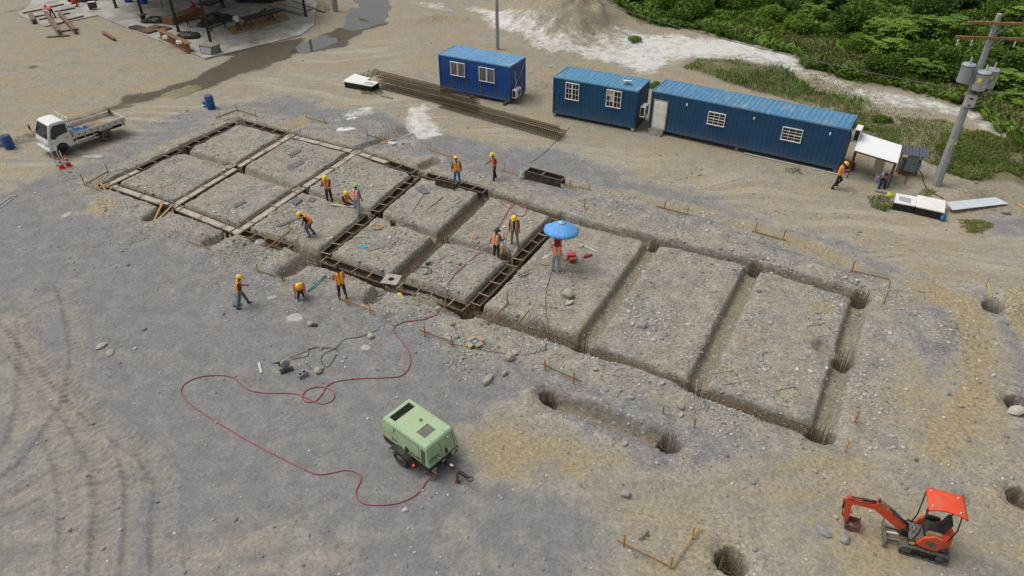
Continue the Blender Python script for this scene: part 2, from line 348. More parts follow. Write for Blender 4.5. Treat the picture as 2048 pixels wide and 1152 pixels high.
# ---------------------------------------------------------------- ground sheet
def build_ground():
    cs, k = .36, 5
    u0, v0, nu, nv = -98.0, -8.0, 356, 320
    uc = u0 + cs * (np.arange(nu) + .5); vc = v0 + cs * (np.arange(nv) + .5)
    Uc, Vc = np.meshgrid(uc, vc, indexing='ij'); X = Uc * UX - Vc * UY; Y = Uc * UY + Vc * UX
    inview = (np.abs(X) < 16.5 + (Y - 11) * .62) & (Y > 10.8)
    ref = ((Uc > -43) & (Uc < 5) & (Vc > 17.5) & (Vc < 33.5)) | (inview & (Y < 27)) | (inview & (Y < 40) & (np.abs(X) > 14) & (X > 0))
    K = nv * k + 1
    ids = []
    I, J = np.nonzero(~ref); q = np.stack([(I * k) * K + J * k, ((I + 1) * k) * K + J * k, ((I + 1) * k) * K + (J + 1) * k, (I * k) * K + (J + 1) * k], 1); ids.append(q)
    I, J = np.nonzero(ref)
    for a in range(k):
        for b in range(k):
            i, j = I * k + a, J * k + b
            ids.append(np.stack([i * K + j, (i + 1) * K + j, (i + 1) * K + j + 1, i * K + j + 1], 1))
    faces = np.concatenate(ids)
    vid, inv = np.unique(faces, return_inverse=True); faces = inv.reshape(-1, 4)
    vi, vj = vid // K, vid % K
    u = u0 + vi * cs / k; v = v0 + vj * cs / k; x = u * UX - v * UY; y = u * UY + v * UX
    h, near, rough, tm, cut, dv, zone = ground_h(x, y, True)
    # hanging vertices on the border of the fine blocks follow the coarse edge
    oni = vi % k == 0; onj = vj % k == 0
    rp = np.zeros((nu + 2, nv + 2), bool); rp[1:-1, 1:-1] = ref
    ci, cj = vi // k, vj // k
    for mask, ax in ((oni & ~onj, 0), (onj & ~oni, 1)):
        m = np.nonzero(mask)[0]; a, b = ci[m], cj[m]
        out = ~(rp[a + 1, b + 1] & (rp[a, b + 1] if ax == 0 else rp[a + 1, b]))
        m = m[out]
        if ax == 0: lo = vi[m] * K + (cj[m] * k); hi = lo + k; t = (vj[m] % k) / k
        else: lo = (ci[m] * k) * K + vj[m]; hi = lo + k * K; t = (vi[m] % k) / k
        h[m] = h[np.searchsorted(vid, lo)] * (1 - t) + h[np.searchsorted(vid, hi)] * t
    fine = np.full((nu * k + 1, nv * k + 1), np.nan, np.float32); fine[vi, vj] = h
    GRID.update(k=k, cs=cs, u0=u0, v0=v0, fine=fine, coarse=np.ascontiguousarray(fine[::k, ::k]))
    co = np.stack([x, y, h], 1)
    # skirt out to the horizon
    ring_in = [(0, 0), (nu, 0), (nu, nv), (0, nv)]
    edge = []
    for (a, b), (c, d) in zip(ring_in, ring_in[1:] + ring_in[:1]):
        n = max(abs(c - a), abs(d - b))
        for t in range(n): edge.append((a + (c - a) * t // n, b + (d - b) * t // n))
    eid = np.array([np.searchsorted(vid, i * k * K + j * k) for i, j in edge])
    cx, cy = co[:, 0].mean(), co[:, 1].mean()
    dirs = co[eid, :2] - np.array([cx, cy]); L = np.hypot(dirs[:, 0], dirs[:, 1])[:, None]
    outer = np.concatenate([np.array([cx, cy]) + dirs / L * 900, np.full((len(eid), 1), 0.0)], 1)
    base = len(co); co = np.concatenate([co, outer]); n = len(eid); nx = np.roll(np.arange(n), -1)
    sk = np.stack([eid, base + np.arange(n), base + nx, eid[nx]], 1)
    faces = np.concatenate([faces, sk]).astype(np.int32)
    me = bpy.data.meshes.new('ground')
    me.vertices.add(len(co)); me.vertices.foreach_set('co', co.ravel().astype(np.float32))
    me.loops.add(faces.size); me.loops.foreach_set('vertex_index', faces.ravel())
    me.polygons.add(len(faces)); me.polygons.foreach_set('loop_start', np.arange(0, faces.size, 4, dtype=np.int32))
    me.polygons.foreach_set('loop_total', np.full(len(faces), 4, np.int32))
    me.polygons.foreach_set('use_smooth', np.ones(len(faces), bool)); me.update(calc_edges=True); me.validate()
    print('ground quads', len(faces))
    def put(nm, arr):
        arr = np.concatenate([arr, np.full(n, float(arr[-1]))]).astype(np.float32)
        a = me.attributes.new(nm, 'FLOAT', 'POINT'); a.data.foreach_set('value', arr)
    wx = x + 1.5 * fbm(x * .3, y * .3, 71, 4); wy = y + 1.5 * fbm(x * .3, y * .3, 73, 4)
    def pm(pts, soft): return sstep(-soft, soft, polysd(wx, wy, pts))
    def lm(pts, r, soft): return 1 - sstep(r - soft, r + soft, polydist(wx, wy, pts))
    tan = np.zeros_like(x) + .12
    yard = [(-109.61, 96.34), (-43.21, 29.33), (-30.54, 34.75), (-28.46, 37.12), (-27.11, 39.74), (-25.66, 44.23), (-22.32, 48.09), (-17.46, 51.43), (-11.69, 48.86), (-4.09, 43.91), (1.85, 41.50), (5.36, 38.29), (10.65, 34.81),
            (15.02, 31.03), (18.29, 27.79), (19.96, 25.37), (23.59, 23.88), (31.40, 28.51), (77.77, 91.22)]
    tan = np.maximum(tan, .66 * pm(yard, 1.2))
    for pts, s, a in (([(17.45, 26.96), (19.83, 27.98), (20.78, 24.98), (19.50, 20.71), (16.82, 16.59), (14.39, 15.09), (13.48, 16.85), (16.05, 19.60), (17.96, 22.26), (18.02, 24.64)], 1.3, 1.0),
                      ([(-1.26, 19.21), (0.67, 19.19), (2.13, 18.14), (4.16, 16.69), (5.17, 15.37), (3.89, 14.76), (1.28, 15.82), (-0.79, 15.41), (-2.24, 16.74)], 1.3, .82),
                      ([(2.91, 14.97), (7.94, 14.93), (11.53, 15.96), (11.13, 14.51), (7.34, 13.95), (3.09, 13.61)], 1.3, .75),
                      ([(9.48, 16.65), (12.32, 16.63), (12.99, 15.73), (11.21, 14.71), (9.07, 15.34)], .7, .7), ([(9.86, 13.75), (12.34, 13.54), (13.04, 11.77), (9.16, 11.80)], .6, .75),
                      ([(-29.36, 27.45), (-21.51, 25.79), (-18.37, 22.27), (-14.99, 18.54), (-11.90, 15.49), (-9.75, 11.16), (-19.43, 11.22)], 2.2, .30),
                      ([(-11.45, 13.16), (-7.75, 14.65), (-4.77, 12.76), (-5.65, 11.14), (-10.62, 11.17)], 1.8, .40), ([(-2.24, 16.74), (-0.79, 15.62), (-0.41, 11.86), (-1.91, 11.87)], 1.2, .35),
                      ([(-24.02, 33.56), (-23.49, 35.36), (-21.92, 34.08), (-22.62, 32.37)], .4, 1.0), ([(-21.59, 37.66), (-20.19, 37.52), (-19.90, 36.39), (-21.12, 36.53)], .3, .8), ([(-14.89, 30.88), (-13.62, 30.96), (-12.53, 28.99), (-14.28, 29.01)], .5, .6),
                      ([(-16.01, 45.93), (-14.60, 47.33), (-13.54, 45.72), (-14.67, 44.73)], .4, .9), ([(13.27, 25.82), (14.65, 25.80), (13.88, 24.32), (12.67, 24.70)], .5, .85),
                      ([(3.62, 23.72), (4.66, 23.37), (4.32, 22.38), (3.50, 22.55)], .3, .8), ([(8.03, 21.11), (9.74, 21.40), (9.14, 19.94), (7.83, 19.40)], .5, .7),
                      ([(10.60, 20.21), (12.08, 19.91), (11.04, 18.07), (10.09, 18.59)], .5, .7), ([(2.52, 27.12), (4.82, 30.65), (6.81, 30.15), (5.14, 27.09)], .7, .45), ([(22.22, 25.34), (24.99, 26.88), (22.35, 21.90), (20.88, 22.23)], .5, 1.0),
                      ([(20.75, 26.93), (22.35, 21.90), (23.59, 23.88), (22.37, 27.74)], .5, .15), ([(0.53, 38.68), (3.73, 36.70), (8.67, 34.84), (12.85, 32.58), (16.70, 28.67), (17.21, 26.96), (14.58, 28.26), (10.16, 32.61), (4.47, 35.18)], .8, .8)):
        tan = np.maximum(tan, a * pm(pts, s))
    tan = np.maximum(tan, .64 * pm([(8.42, 16.66), (11.78, 16.18), (15.87, 25.41), (18.39, 26.95), (21.93, 26.92), (23.59, 23.88), (16.27, 10.99), (1.78, 11.09), (2.62, 15.39)], 1.5))
    gray = np.maximum.reduce([pm([(20.75, 26.93), (21.98, 25.73), (21.11, 21.91), (21.24, 20.12), (19.03, 16.57), (18.24, 17.04), (20.28, 21.92), (20.47, 24.62)], .5),
                              pm([(17.13, 24.65), (19.14, 24.63), (18.16, 22.25), (16.41, 21.64), (15.79, 22.60)], .5), pm([(25.99, 32.95), (29.56, 33.45), (27.65, 30.39), (25.12, 30.91)], .5)])
    tan = tan * (1 - .7 * gray)
    put('track', tm)
    inside = (1 - sstep(.0, 1.5, near)) ; pad = pm([NN[0], FF[0], FF[8], NN[8]], .6)
    tan = np.maximum(tan, .37 * pad); tan = np.maximum(tan, .46 * np.exp(-np.maximum(-polysd(x, y, [NN[0], FF[0], FF[8], NN[8]]) - 1.2, 0) / 1.5)); tan = np.maximum(tan, .45 * rough); tan = np.maximum(tan, .9 * np.exp(-1.1 * (((x - HEAPS[0][0][0]) / 4.6) ** 2 + ((y - HEAPS[0][0][1]) / 8.5) ** 2)))
    put('tan', tan)
    lime = np.maximum.reduce([pm([(-5.08, 77.99), (1.93, 71.22), (11.28, 67.65), (14.86, 66.62), (21.28, 62.88), (24.77, 60.05), (23.50, 56.28), (19.59, 59.88), (16.02, 59.16), (12.68, 57.08), (11.16, 55.32), (7.44, 58.04), (2.58, 61.84), (-0.99, 67.91)], 1.6) * .92,
                              pm([(14.34, 66.32), (24.26, 59.79), (23.91, 56.27), (26.41, 53.35), (32.04, 49.12), (32.71, 46.32), (30.42, 45.92), (26.97, 49.20), (23.11, 55.11), (16.25, 60.21)], 1.0) * .72,
                              pm([(-6.70, 49.07), (-5.47, 49.24), (-4.77, 45.76), (-4.08, 43.75), (-5.69, 43.14), (-7.63, 45.46)], .9) * .86, pm([(-12.24, 47.93), (-10.58, 49.81), (-9.51, 48.82), (-10.04, 46.54), (-11.89, 46.13)], .8) * .7,
                              pm([(-11.87, 79.19), (-6.48, 79.06), (-5.07, 73.16), (-8.37, 76.27)], .8) * .6, pm([(32.54, 50.09), (33.85, 45.86), (32.97, 42.57), (31.47, 44.04), (30.77, 46.62)], .6) * .6])
    lime = lime * (1 - np.clip(1.5 * np.exp(-1.1 * (((x - HEAPS[0][0][0]) / 4.2) ** 2 + ((y - HEAPS[0][0][1]) / 8.0) ** 2)), 0, 1))
    put('lime', lime)
    wet = np.maximum.reduce([lm([(-14.68, 83.63), (-13.63, 71.55), (-16.34, 64.36), (-20.32, 62.28), (-22.85, 57.73), (-24.51, 54.23)], 1.5, .8), lm([(-24.51, 54.23), (-26.60, 51.58), (-28.44, 50.59)], 1.0, .6) * .9,
                             lm([(-28.11, 49.41), (-29.83, 47.29), (-31.28, 45.99), (-32.56, 42.74), (-33.95, 41.26)], .9, .6) * .55, pm([(-24.53, 60.99), (-22.30, 63.02), (-19.44, 65.92), (-18.11, 62.24), (-21.13, 58.95)], .6),
                             lm([(-50.76, 78.45), (-51.85, 75.71)], .8, .6) * .5, pm([(14.65, 14.78), (15.13, 14.58), (15.14, 14.28), (14.64, 14.42)], .12) * .7,
                             pm([(3.53, 13.68), (4.24, 13.79), (4.16, 13.51), (3.64, 13.55)], .1) * .8, pm([(13.45, 16.55), (13.65, 16.43), (13.60, 16.21), (13.42, 16.32)], .08) * .8, pm([(-40.57, 58.42), (-39.52, 58.66), (-39.25, 57.78), (-40.09, 57.79)], .3) * .8])
    put('wet', wet)
    veg = np.maximum.reduce([sstep(-1.0, 1.5, polysd(wx, wy, VEG)), pm(VEG2, 1.2) * .8, pm(VEG3, 1.0) * .8])
    put('veg', veg)
    put('rocky', np.clip(np.maximum.reduce([zone * .9, rough, pad * .8]), 0, 1))
    road = pm([(-34.12, 34.23), (-27.11, 39.74), (-17.46, 51.43), (-11.87, 49.83), (2.49, 41.49), (13.00, 33.11), (18.77, 27.78), (23.59, 23.88), (27.95, 30.88), (20.83, 33.56), (14.31, 37.84), (5.86, 42.97), (-4.42, 48.74), (-8.49, 52.32), (-9.53, 68.09), (-17.35, 60.85), (-23.55, 51.53), (-38.10, 39.89)], 1.5)
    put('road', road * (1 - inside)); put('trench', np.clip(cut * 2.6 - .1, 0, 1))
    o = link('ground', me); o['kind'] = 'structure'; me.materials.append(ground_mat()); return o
def ground_mat():
    m, nt, b = nodes('site_ground'); g = NT(nt)
    pos = g.n('ShaderNodeNewGeometry').outputs['Position']
    nA = g.noise(pos, .30, 4, .65); nB = g.noise(pos, 1.3, 5, .68); nC = g.noise(pos, 7.0, 4, .68); nD = g.noise(pos, 24.0, 2, .6)
    mp = g.n('ShaderNodeMapping'); mp.inputs['Rotation'].default_value = (0, 0, R(24)); mp.inputs['Scale'].default_value = (.10, 1.1, 1)
    # streaks left by traffic run along the haul road
    nz = g.n('ShaderNodeTexNoise'); nz.inputs['Scale'].default_value = .06; nz.inputs['Detail'].default_value = 2; g.lk(pos, nz.inputs['Vector']); wv = g.n('ShaderNodeVectorMath', operation='MULTIPLY_ADD'); g.lk(nz.outputs['Color'], wv.inputs[0]); wv.inputs[1].default_value = (14, 14, 0); g.lk(pos, wv.inputs[2])
    g.lk(wv.outputs[0], mp.inputs['Vector']); st = g.noise(mp.outputs[0], 1.0, 5, .68)
    tan = g.attr('tan'); lime = g.attr('lime'); wet = g.attr('wet'); veg = g.attr('veg'); rocky = g.attr('rocky'); road = g.attr('road'); trench = g.attr('trench'); track = g.attr('track')
    def off(v, n, a): return g.math('ADD', v, g.math('MULTIPLY', g.math('SUBTRACT', n, .5), a))
    t = off(off(off(tan, nA, .65), nB, .50), nC, .40)
    nE = g.noise(g.mix(1.0, pos, (31.0, 17.0, 5.0), 'ADD'), .55, 4, .65)
    gray = g.mix(g.step(nB, .32, .68), (.176, .175, .175), (.228, .223, .216))
    dust = g.mix(g.step(nB, .32, .68), (.238, .218, .178), (.318, .293, .240))
    tanc = g.mix(g.step(nC, .30, .70), (.262, .208, .120), (.345, .285, .178))
    c = g.mix(g.step(t, .12, .52), gray, dust); c = g.mix(g.step(t, .48, .88), c, tanc)
    c = g.mix(g.math('MULTIPLY', g.step(nE, .55, .70), .55), c, g.mix(nC, (.165, .168, .176), (.235, .238, .245)))
    c = g.mix(g.math('MULTIPLY', g.math('MULTIPLY', g.step(nE, .46, .32), rocky), .6), c, (.285, .232, .158))
    c = g.mix(g.math('MULTIPLY', road, g.math('MULTIPLY', g.step(st, .44, .62), .5)), c, (.415, .378, .305))
    c = g.mix(g.math('MULTIPLY', road, g.math('MULTIPLY', g.step(st, .46, .30), .22)), c, (.235, .215, .18))
    c = g.mix(g.math('MULTIPLY', g.step(off(off(track, nB, .8), nC, .5), .22, 1.0), .55), c, g.mix(nC, (.222, .200, .158), (.325, .296, .240)))
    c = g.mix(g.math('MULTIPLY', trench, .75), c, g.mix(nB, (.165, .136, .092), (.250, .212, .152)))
    # stones of many sizes
    v1 = g.n('ShaderNodeTexVoronoi'); v1.inputs['Scale'].default_value = 6.0; g.lk(pos, v1.inputs['Vector'])
    v2 = g.n('ShaderNodeTexVoronoi'); v2.inputs['Scale'].default_value = 14; g.lk(pos, v2.inputs['Vector'])
    def val(v):
        s = g.n('ShaderNodeSeparateColor'); g.lk(v.outputs['Color'], s.inputs[0]); return s.outputs[0]
    grain = g.math('ADD', g.math('MULTIPLY', val(v2), .40), g.math('MULTIPLY', nD, .45))
    grain = g.math('ADD', grain, g.math('MULTIPLY', nC, .70))
    k = g.math('ADD', g.math('MULTIPLY', g.math('SUBTRACT', grain, .77), g.math('ADD', g.math('MULTIPLY', rocky, .65), .62)), 1.0)
    cb = g.n('ShaderNodeCombineColor'); [g.lk(k, cb.inputs[i]) for i in range(3)]
    c = g.mix(1.0, c, cb.outputs[0], 'MULTIPLY')
    chip = g.math('MULTIPLY', g.step(val(v1), .80, .9), g.step(v1.outputs['Distance'], .40, .28))
    chip = g.math('MULTIPLY', chip, g.math('ADD', g.math('MULTIPLY', rocky, .7), .05))
    c = g.mix(chip, c, g.mix(nB, (.34, .335, .33), (.52, .50, .47)))
    lf = g.step(off(off(off(lime, nA, .5), nB, 1.3), nC, .9), .40, .95)
    c = g.mix(g.math('MULTIPLY', lf, .86), c, g.mix(nB, (.46, .45, .43), (.76, .75, .73)))
    vf = g.step(off(off(veg, nB, .9), nC, .5), .3, .7)
    c = g.mix(g.math('MULTIPLY', vf, .8), c, g.mix(g.step(nB, .35, .65), (.075, .090, .026), (.165, .140, .075)))
    wf = g.step(off(off(off(wet, nB, 1.1), st, .7), nC, .4), .30, .70)
    c = g.mix(g.math('MULTIPLY', wf, .9), c, g.mix(nB, (.030, .026, .016), (.092, .076, .046)))
    g.lk(c, b.inputs['Base Color'])
    ro = g.math('SUBTRACT', .95, g.math('MULTIPLY', wf, .25)); g.lk(ro, b.inputs['Roughness']); b.inputs['Specular IOR Level'].default_value = .25
    hgt = g.math('ADD', g.math('MULTIPLY', nC, .7), g.math('MULTIPLY', nD, .3)); hgt = g.math('ADD', hgt, g.math('MULTIPLY', val(v2), .2))
    g.bump(hgt, .6, .04, b)
    return m
ground = build_ground()
# ---------------------------------------------------------------- foundations: formwork, poured beams, cages
m_ply = M('form_ply', (.030, .022, .016), .7, .4, 3, dirt=(.17, .13, .09), dirt_amt=.45, dscale=3)
m_edge = M('form_edge', (.16, .115, .075), .8, .3, 9)
m_batten = M('batten_wood', (.30, .215, .13), .85, .25, 7, rand=.25)
m_conc = M('fresh_concrete', (.42, .375, .30), .9, .16, 4, dirt=(.27, .235, .18), dirt_amt=.5, dscale=1.4, bump=.3)
m_rebar = M('rebar_steel', (.125, .080, .050), .75, .35, 5, metal=.2)
m_stirrup = M('stirrup_steel', (.165, .112, .068), .75, .35, 5, metal=.2)
m_stake = M('stake_wood', (.43, .255, .105), .85, .25, 5, rand=.3, dirt=(.30, .25, .19), dirt_amt=.5)
m_plank = M('grey_plank', (.255, .235, .205), .9, .25, 4, rand=.25, dirt=(.16, .145, .125), dirt_amt=.5)
def along(a, b, t0=0.0, t1=1.0): return lerp2(a, b, t0), lerp2(a, b, t1)
def cage_parts(root, L, wd, hg, z0, sp=.22, r=.011, sr=.0085):
    for s in (-1, 1):
        for i in range(2):
            z = z0 + (hg if i else 0)
            b = MB(); b.tube([(.0, s * wd / 2, z), (L * .5, s * wd / 2, z + rnd.uniform(-.01, .01)), (L, s * wd / 2, z)], r, 5); b.build('longitudinal_bar', m_rebar, root)
        b = MB(); b.tube([(-.06, s * wd / 2, z0 + hg * .5), (L + .05, s * wd / 2, z0 + hg * .5)], r * .9, 5); b.build('longitudinal_bar', m_rebar, root)
    for y in (-wd * .17, wd * .17):
        b = MB(); b.tube([(-.04, y, z0 + hg), (L + .06, y, z0 + hg)], r, 5); b.build('longitudinal_bar', m_rebar, root)
    b = MB(); n = max(2, int(L / sp))
    for i in range(n + 1):
        x = L * i / n + rnd.uniform(-.015, .015); e = .014; w2, a, c = wd / 2 + e, z0 - e, z0 + hg + e; k = rnd.uniform(-.012, .012)
        b.tube([(x, -w2, a), (x + k, -w2, c), (x + k, w2, c), (x, w2, a)], sr, 4, closed=True, sm=False)
    o = b.build('stirrup_set', m_stirrup, root); o['kind'] = 'stuff'
def rebar_cage(a, b, z0, label, wd=.26, hg=.34, sp=.2, group='beam cages lying in the foundation trenches', r=.011, sr=.0085):
    L = math.hypot(b[0] - a[0], b[1] - a[1])
    root = empty('rebar_cage', (a[0], a[1], 0), math.atan2(b[1] - a[1], b[0] - a[0]), label, 'rebar cage', group)
    cage_parts(root, L, wd, hg, z0, sp, r, sr); return root
def formwork(a, b, label, bot=-.58, top=-.02, wd=.40, spacers=None, cage=False, stakes=False, clabel=None):
    L = math.hypot(b[0] - a[0], b[1] - a[1])
    root = empty('beam_formwork', (a[0], a[1], 0), math.atan2(b[1] - a[1], b[0] - a[0]), label, 'formwork', 'beam formwork set in the trenches')
    np_ = max(1, round(L / 2.44)); hh = top - bot
    for s in (-1, 1):
        for i in range(np_):
            x0, x1 = L * i / np_ + .006, L * (i + 1) / np_ - .006; dz = rnd.uniform(-.025, .02); dy = rnd.uniform(-.012, .012)
            p = MB(); p.box(((x0 + x1) / 2, s * (wd / 2 + .02) + dy, (bot + top) / 2 + dz), (x1 - x0, .03, hh)); pn = p.build('side_panel', m_ply, root)
            e = MB(); e.box(((x0 + x1) / 2, s * (wd / 2 + .045) + dy, top + dz - .035), (x1 - x0, .04, .075)); e.build('edge_rail', m_edge, pn)
            nst = max(1, int((x1 - x0) / .8))
            for k in range(nst + 1):
                st = MB(); xx = x0 + .03 + (x1 - x0 - .06) * k / nst; st.box((xx, s * (wd / 2 + .045) + dy, (bot + .155 + top - .073) / 2 + dz), (.045, .038, top - bot - .24)); st.build('stiffener', m_edge, pn)
    n = spacers or max(2, round(L / .95))
    for i in range(n + 1):
        x = min(L - .04, max(.04, L * i / n + (rnd.uniform(-.12, .12) if 0 < i < n else 0))); a_ = rnd.uniform(-.12, .12)
        p = MB(); p.bar((x - a_ * .3, -wd / 2 - .09, top + .035), (x + a_ * .3, wd / 2 + .09, top + .035 + rnd.uniform(-.01, .01)), .05, .04); p.build('spacer', m_batten, root)
    if cage: rebar_cage(lerp2(a, b, .02), lerp2(a, b, .98), bot + .07, 'cage inside the ' + label, .26, .30)
    return root
def beam(a, b, label, wd=.40, top=-.05, panels=True, ties=True):
    L = math.hypot(b[0] - a[0], b[1] - a[1])
    root = empty('grade_beam', (a[0], a[1], 0), math.atan2(b[1] - a[1], b[0] - a[0]), label, 'concrete beam', 'poured concrete ground beams')
    p = MB(); n = int(L / .12); vs = []; fs = []
    for i in range(n + 1):
        x = L * i / n
        for j, y in enumerate((-.5, -.49, -.3, -.1, .1, .3, .49, .5)):
            z = top + (0 if 0 < j < 7 else -.45) + (rnd.uniform(-.012, .012) if 0 < j < 7 else 0); vs.append((x, y * wd * (1 + .03 * math.sin(x * 3.1)), z))
    for i in range(n):
        for j in range(7): fs.append((i * 8 + j, i * 8 + 8 + j, i * 8 + 9 + j, i * 8 + 1 + j))
    fs += [tuple(range(8)), tuple(n * 8 + j for j in range(8))[::-1]]
    p.add(vs, fs, 0, False); p.build('concrete', m_conc, root)
    if panels:
        for s in (-1, 1):
            k = max(1, round(L / 2.44))
            for i in range(k):
                x0, x1 = L * i / k + .006, L * (i + 1) / k - .006; dz = rnd.uniform(0, .05)
                p = MB(); p.box(((x0 + x1) / 2, s * (wd / 2 + .03), top - .24 + dz), (x1 - x0, .03, .5)); pn = p.build('side_panel', m_ply, root)
                e = MB(); e.box(((x0 + x1) / 2, s * (wd / 2 + .062), top - .02 + dz), (x1 - x0, .034, .06)); e.build('edge_rail', m_edge, pn)
    if ties:
        n = max(1, int(L / 1.5))
        for i in range(n):
            x = L * (i + .5) / n + rnd.uniform(-.3, .3); p = MB()
            p.bar((x, -wd / 2 - .1, top + .07), (x + rnd.uniform(-.2, .2), wd / 2 + .1, top + .075), .045, .035); p.build('tie_batten', m_batten, root)
    return root
def bars_at(c, n, r, z0, z1, label, hoops=4, rb=.013, hoopz=None, group='column cages in the shafts', lean=.0):
    root = empty('column_cage', (c[0], c[1], 0), rnd.uniform(0, 1), label, 'rebar cage', group)
    for i in range(n):
        a = 2 * math.pi * i / n; x, y = r * math.cos(a), r * math.sin(a); b = MB()
        b.tube([(x, y, z0), (x + rnd.uniform(-.015, .015), y + rnd.uniform(-.015, .015), (z0 + z1) / 2), (x + lean + rnd.uniform(-.03, .03), y + rnd.uniform(-.03, .03), z1 + rnd.uniform(-.1, .08))], rb, 5); b.build('vertical_bar', m_rebar, root)
    lo, hi = hoopz or (z0 + .1, min(z1 - .25, -.15))
    for i in range(hoops):
        z = lo + (hi - lo) * i / max(1, hoops - 1); b = MB()
        b.tube([((r + .02) * math.cos(2 * math.pi * k / 12), (r + .02) * math.sin(2 * math.pi * k / 12), z + rnd.uniform(-.006, .006)) for k in range(12)], .010, 4, closed=True); b.build('hoop', m_stirrup, root)
    return root
NM = ['first', 'second', 'third', 'fourth', 'fifth', 'sixth', 'seventh', 'eighth', 'ninth']
# axis nearest the truck
q = lerp2(NN[0], FF[0], .2)
beam(NN[0], q, 'short pale poured beam beside the corner props nearest the cones')
formwork(lerp2(NN[0], FF[0], .21), lerp2(NN[0], FF[0], .50), 'dark open formwork on the truck side, lower half', cage=False)
formwork(lerp2(NN[0], FF[0], .55), lerp2(NN[0], FF[0], .97), 'dark open formwork on the truck side, upper half towards the blue barrel')
# far line
formwork(lerp2(FF[0], FF[1], .05), lerp2(FF[0], FF[1], .93), 'dark open formwork at the far left corner below the blue barrel')
beam(lerp2(FF[1], FF[2], .04), lerp2(FF[1], FF[2], .95), 'pale poured beam on the far line beside the white bag')
beam(lerp2(FF[2], FF[3], .04), lerp2(FF[2], FF[3], .48), 'short pale poured beam on the far line right of the junction')
formwork(lerp2(FF[2], FF[3], .50), lerp2(FF[2], FF[3], .93), 'short dark open formwork on the far line continuing a poured beam')
formwork(lerp2(FF[3], FF[4], .08), lerp2(FF[3], FF[4], .97), 'dark open formwork on the far line by the man in blue trousers')
# near line
beam(lerp2(NN[0], NN[1], .03), lerp2(NN[0], NN[1], .98), 'pale poured beam on the near line starting at the left corner')
beam(lerp2(NN[1], NN[2], .02), lerp2(NN[1], NN[2], .98), 'pale poured beam on the near line right of the leaning props')
formwork(lerp2(NN[2], NN[3], .04), lerp2(NN[2], NN[3], .64), 'dark open formwork on the near line above the white sack', cage=True)
formwork(lerp2(NN[3], NN[4], .05), lerp2(NN[3], NN[4], .93), 'dark open formwork on the near line left of the steel plate', cage=True)
formwork(lerp2(NN[4], NN[5], .10), lerp2(NN[4], NN[5], .96), 'dark open formwork on the near line right of the steel plate', cage=True)
# cross axes
beam(lerp2(NN[1], FF[1], .03), lerp2(NN[1], FF[1], .49), 'pale poured cross beam left of the stacked panel, lower half')
beam(lerp2(NN[1], FF[1], .52), lerp2(NN[1], FF[1], .97), 'pale poured cross beam meeting the far line beside the open formwork')
beam(lerp2(NN[2], FF[2], .03), lerp2(NN[2], FF[2], .49), 'pale poured cross beam left of the crouching worker, lower half')
beam(lerp2(NN[2], FF[2], .52), lerp2(NN[2], FF[2], .97), 'pale poured cross beam behind the standing phone user, upper half', panels=True)
formwork(lerp2(NN[3], FF[3], .04), lerp2(NN[3], FF[3], .46), 'dark open cross formwork below the three grouped workers', cage=True)
formwork(lerp2(NN[3], FF[3], .50), lerp2(NN[3], FF[3], .95), 'dark open cross formwork right of the three grouped workers', cage=True)
formwork(lerp2(NN[5], FF[5], .04), lerp2(NN[5], FF[5], .42), 'dark open cross formwork to the left of the surveyor', cage=True)
formwork(lerp2(NN[5], FF[5], .48), lerp2(NN[5], FF[5], .95), 'dark open cross formwork beside the blue umbrella', cage=True)
# cages in open trenches
CG = 'beam cages lying in the foundation trenches'
rebar_cage(lerp2(NN[2], NN[3], .65), lerp2(NN[2], NN[3], 1.0), -.42, 'short rebar cage in the near trench below the crouching worker')
rebar_cage(lerp2(NN[4], FF[4], .06), lerp2(NN[4], FF[4], .50), -.50, 'rebar cage in the cross trench running up from the steel plate')
rebar_cage(lerp2(NN[4], FF[4], .52), lerp2(NN[4], FF[4], .97), -.50, 'rebar cage in the cross trench left of the coiled red hose')
rebar_cage(lerp2(FF[4], FF[5], .03), lerp2(FF[4], FF[5], .95), -.48, 'rebar cage in the far trench behind the coiled red hose')
for i, t in ((5, 'near trench just right of the last formwork'), (6, 'near trench before the plain bays, middle one'), (7, 'near trench running to the bottom right corner')):
    rebar_cage(lerp2(NN[i], NN[i + 1], .04), lerp2(NN[i], NN[i + 1], .97), -.46, 'long rebar cage lying in the ' + t, .30, .36, r=.014, sr=.011)
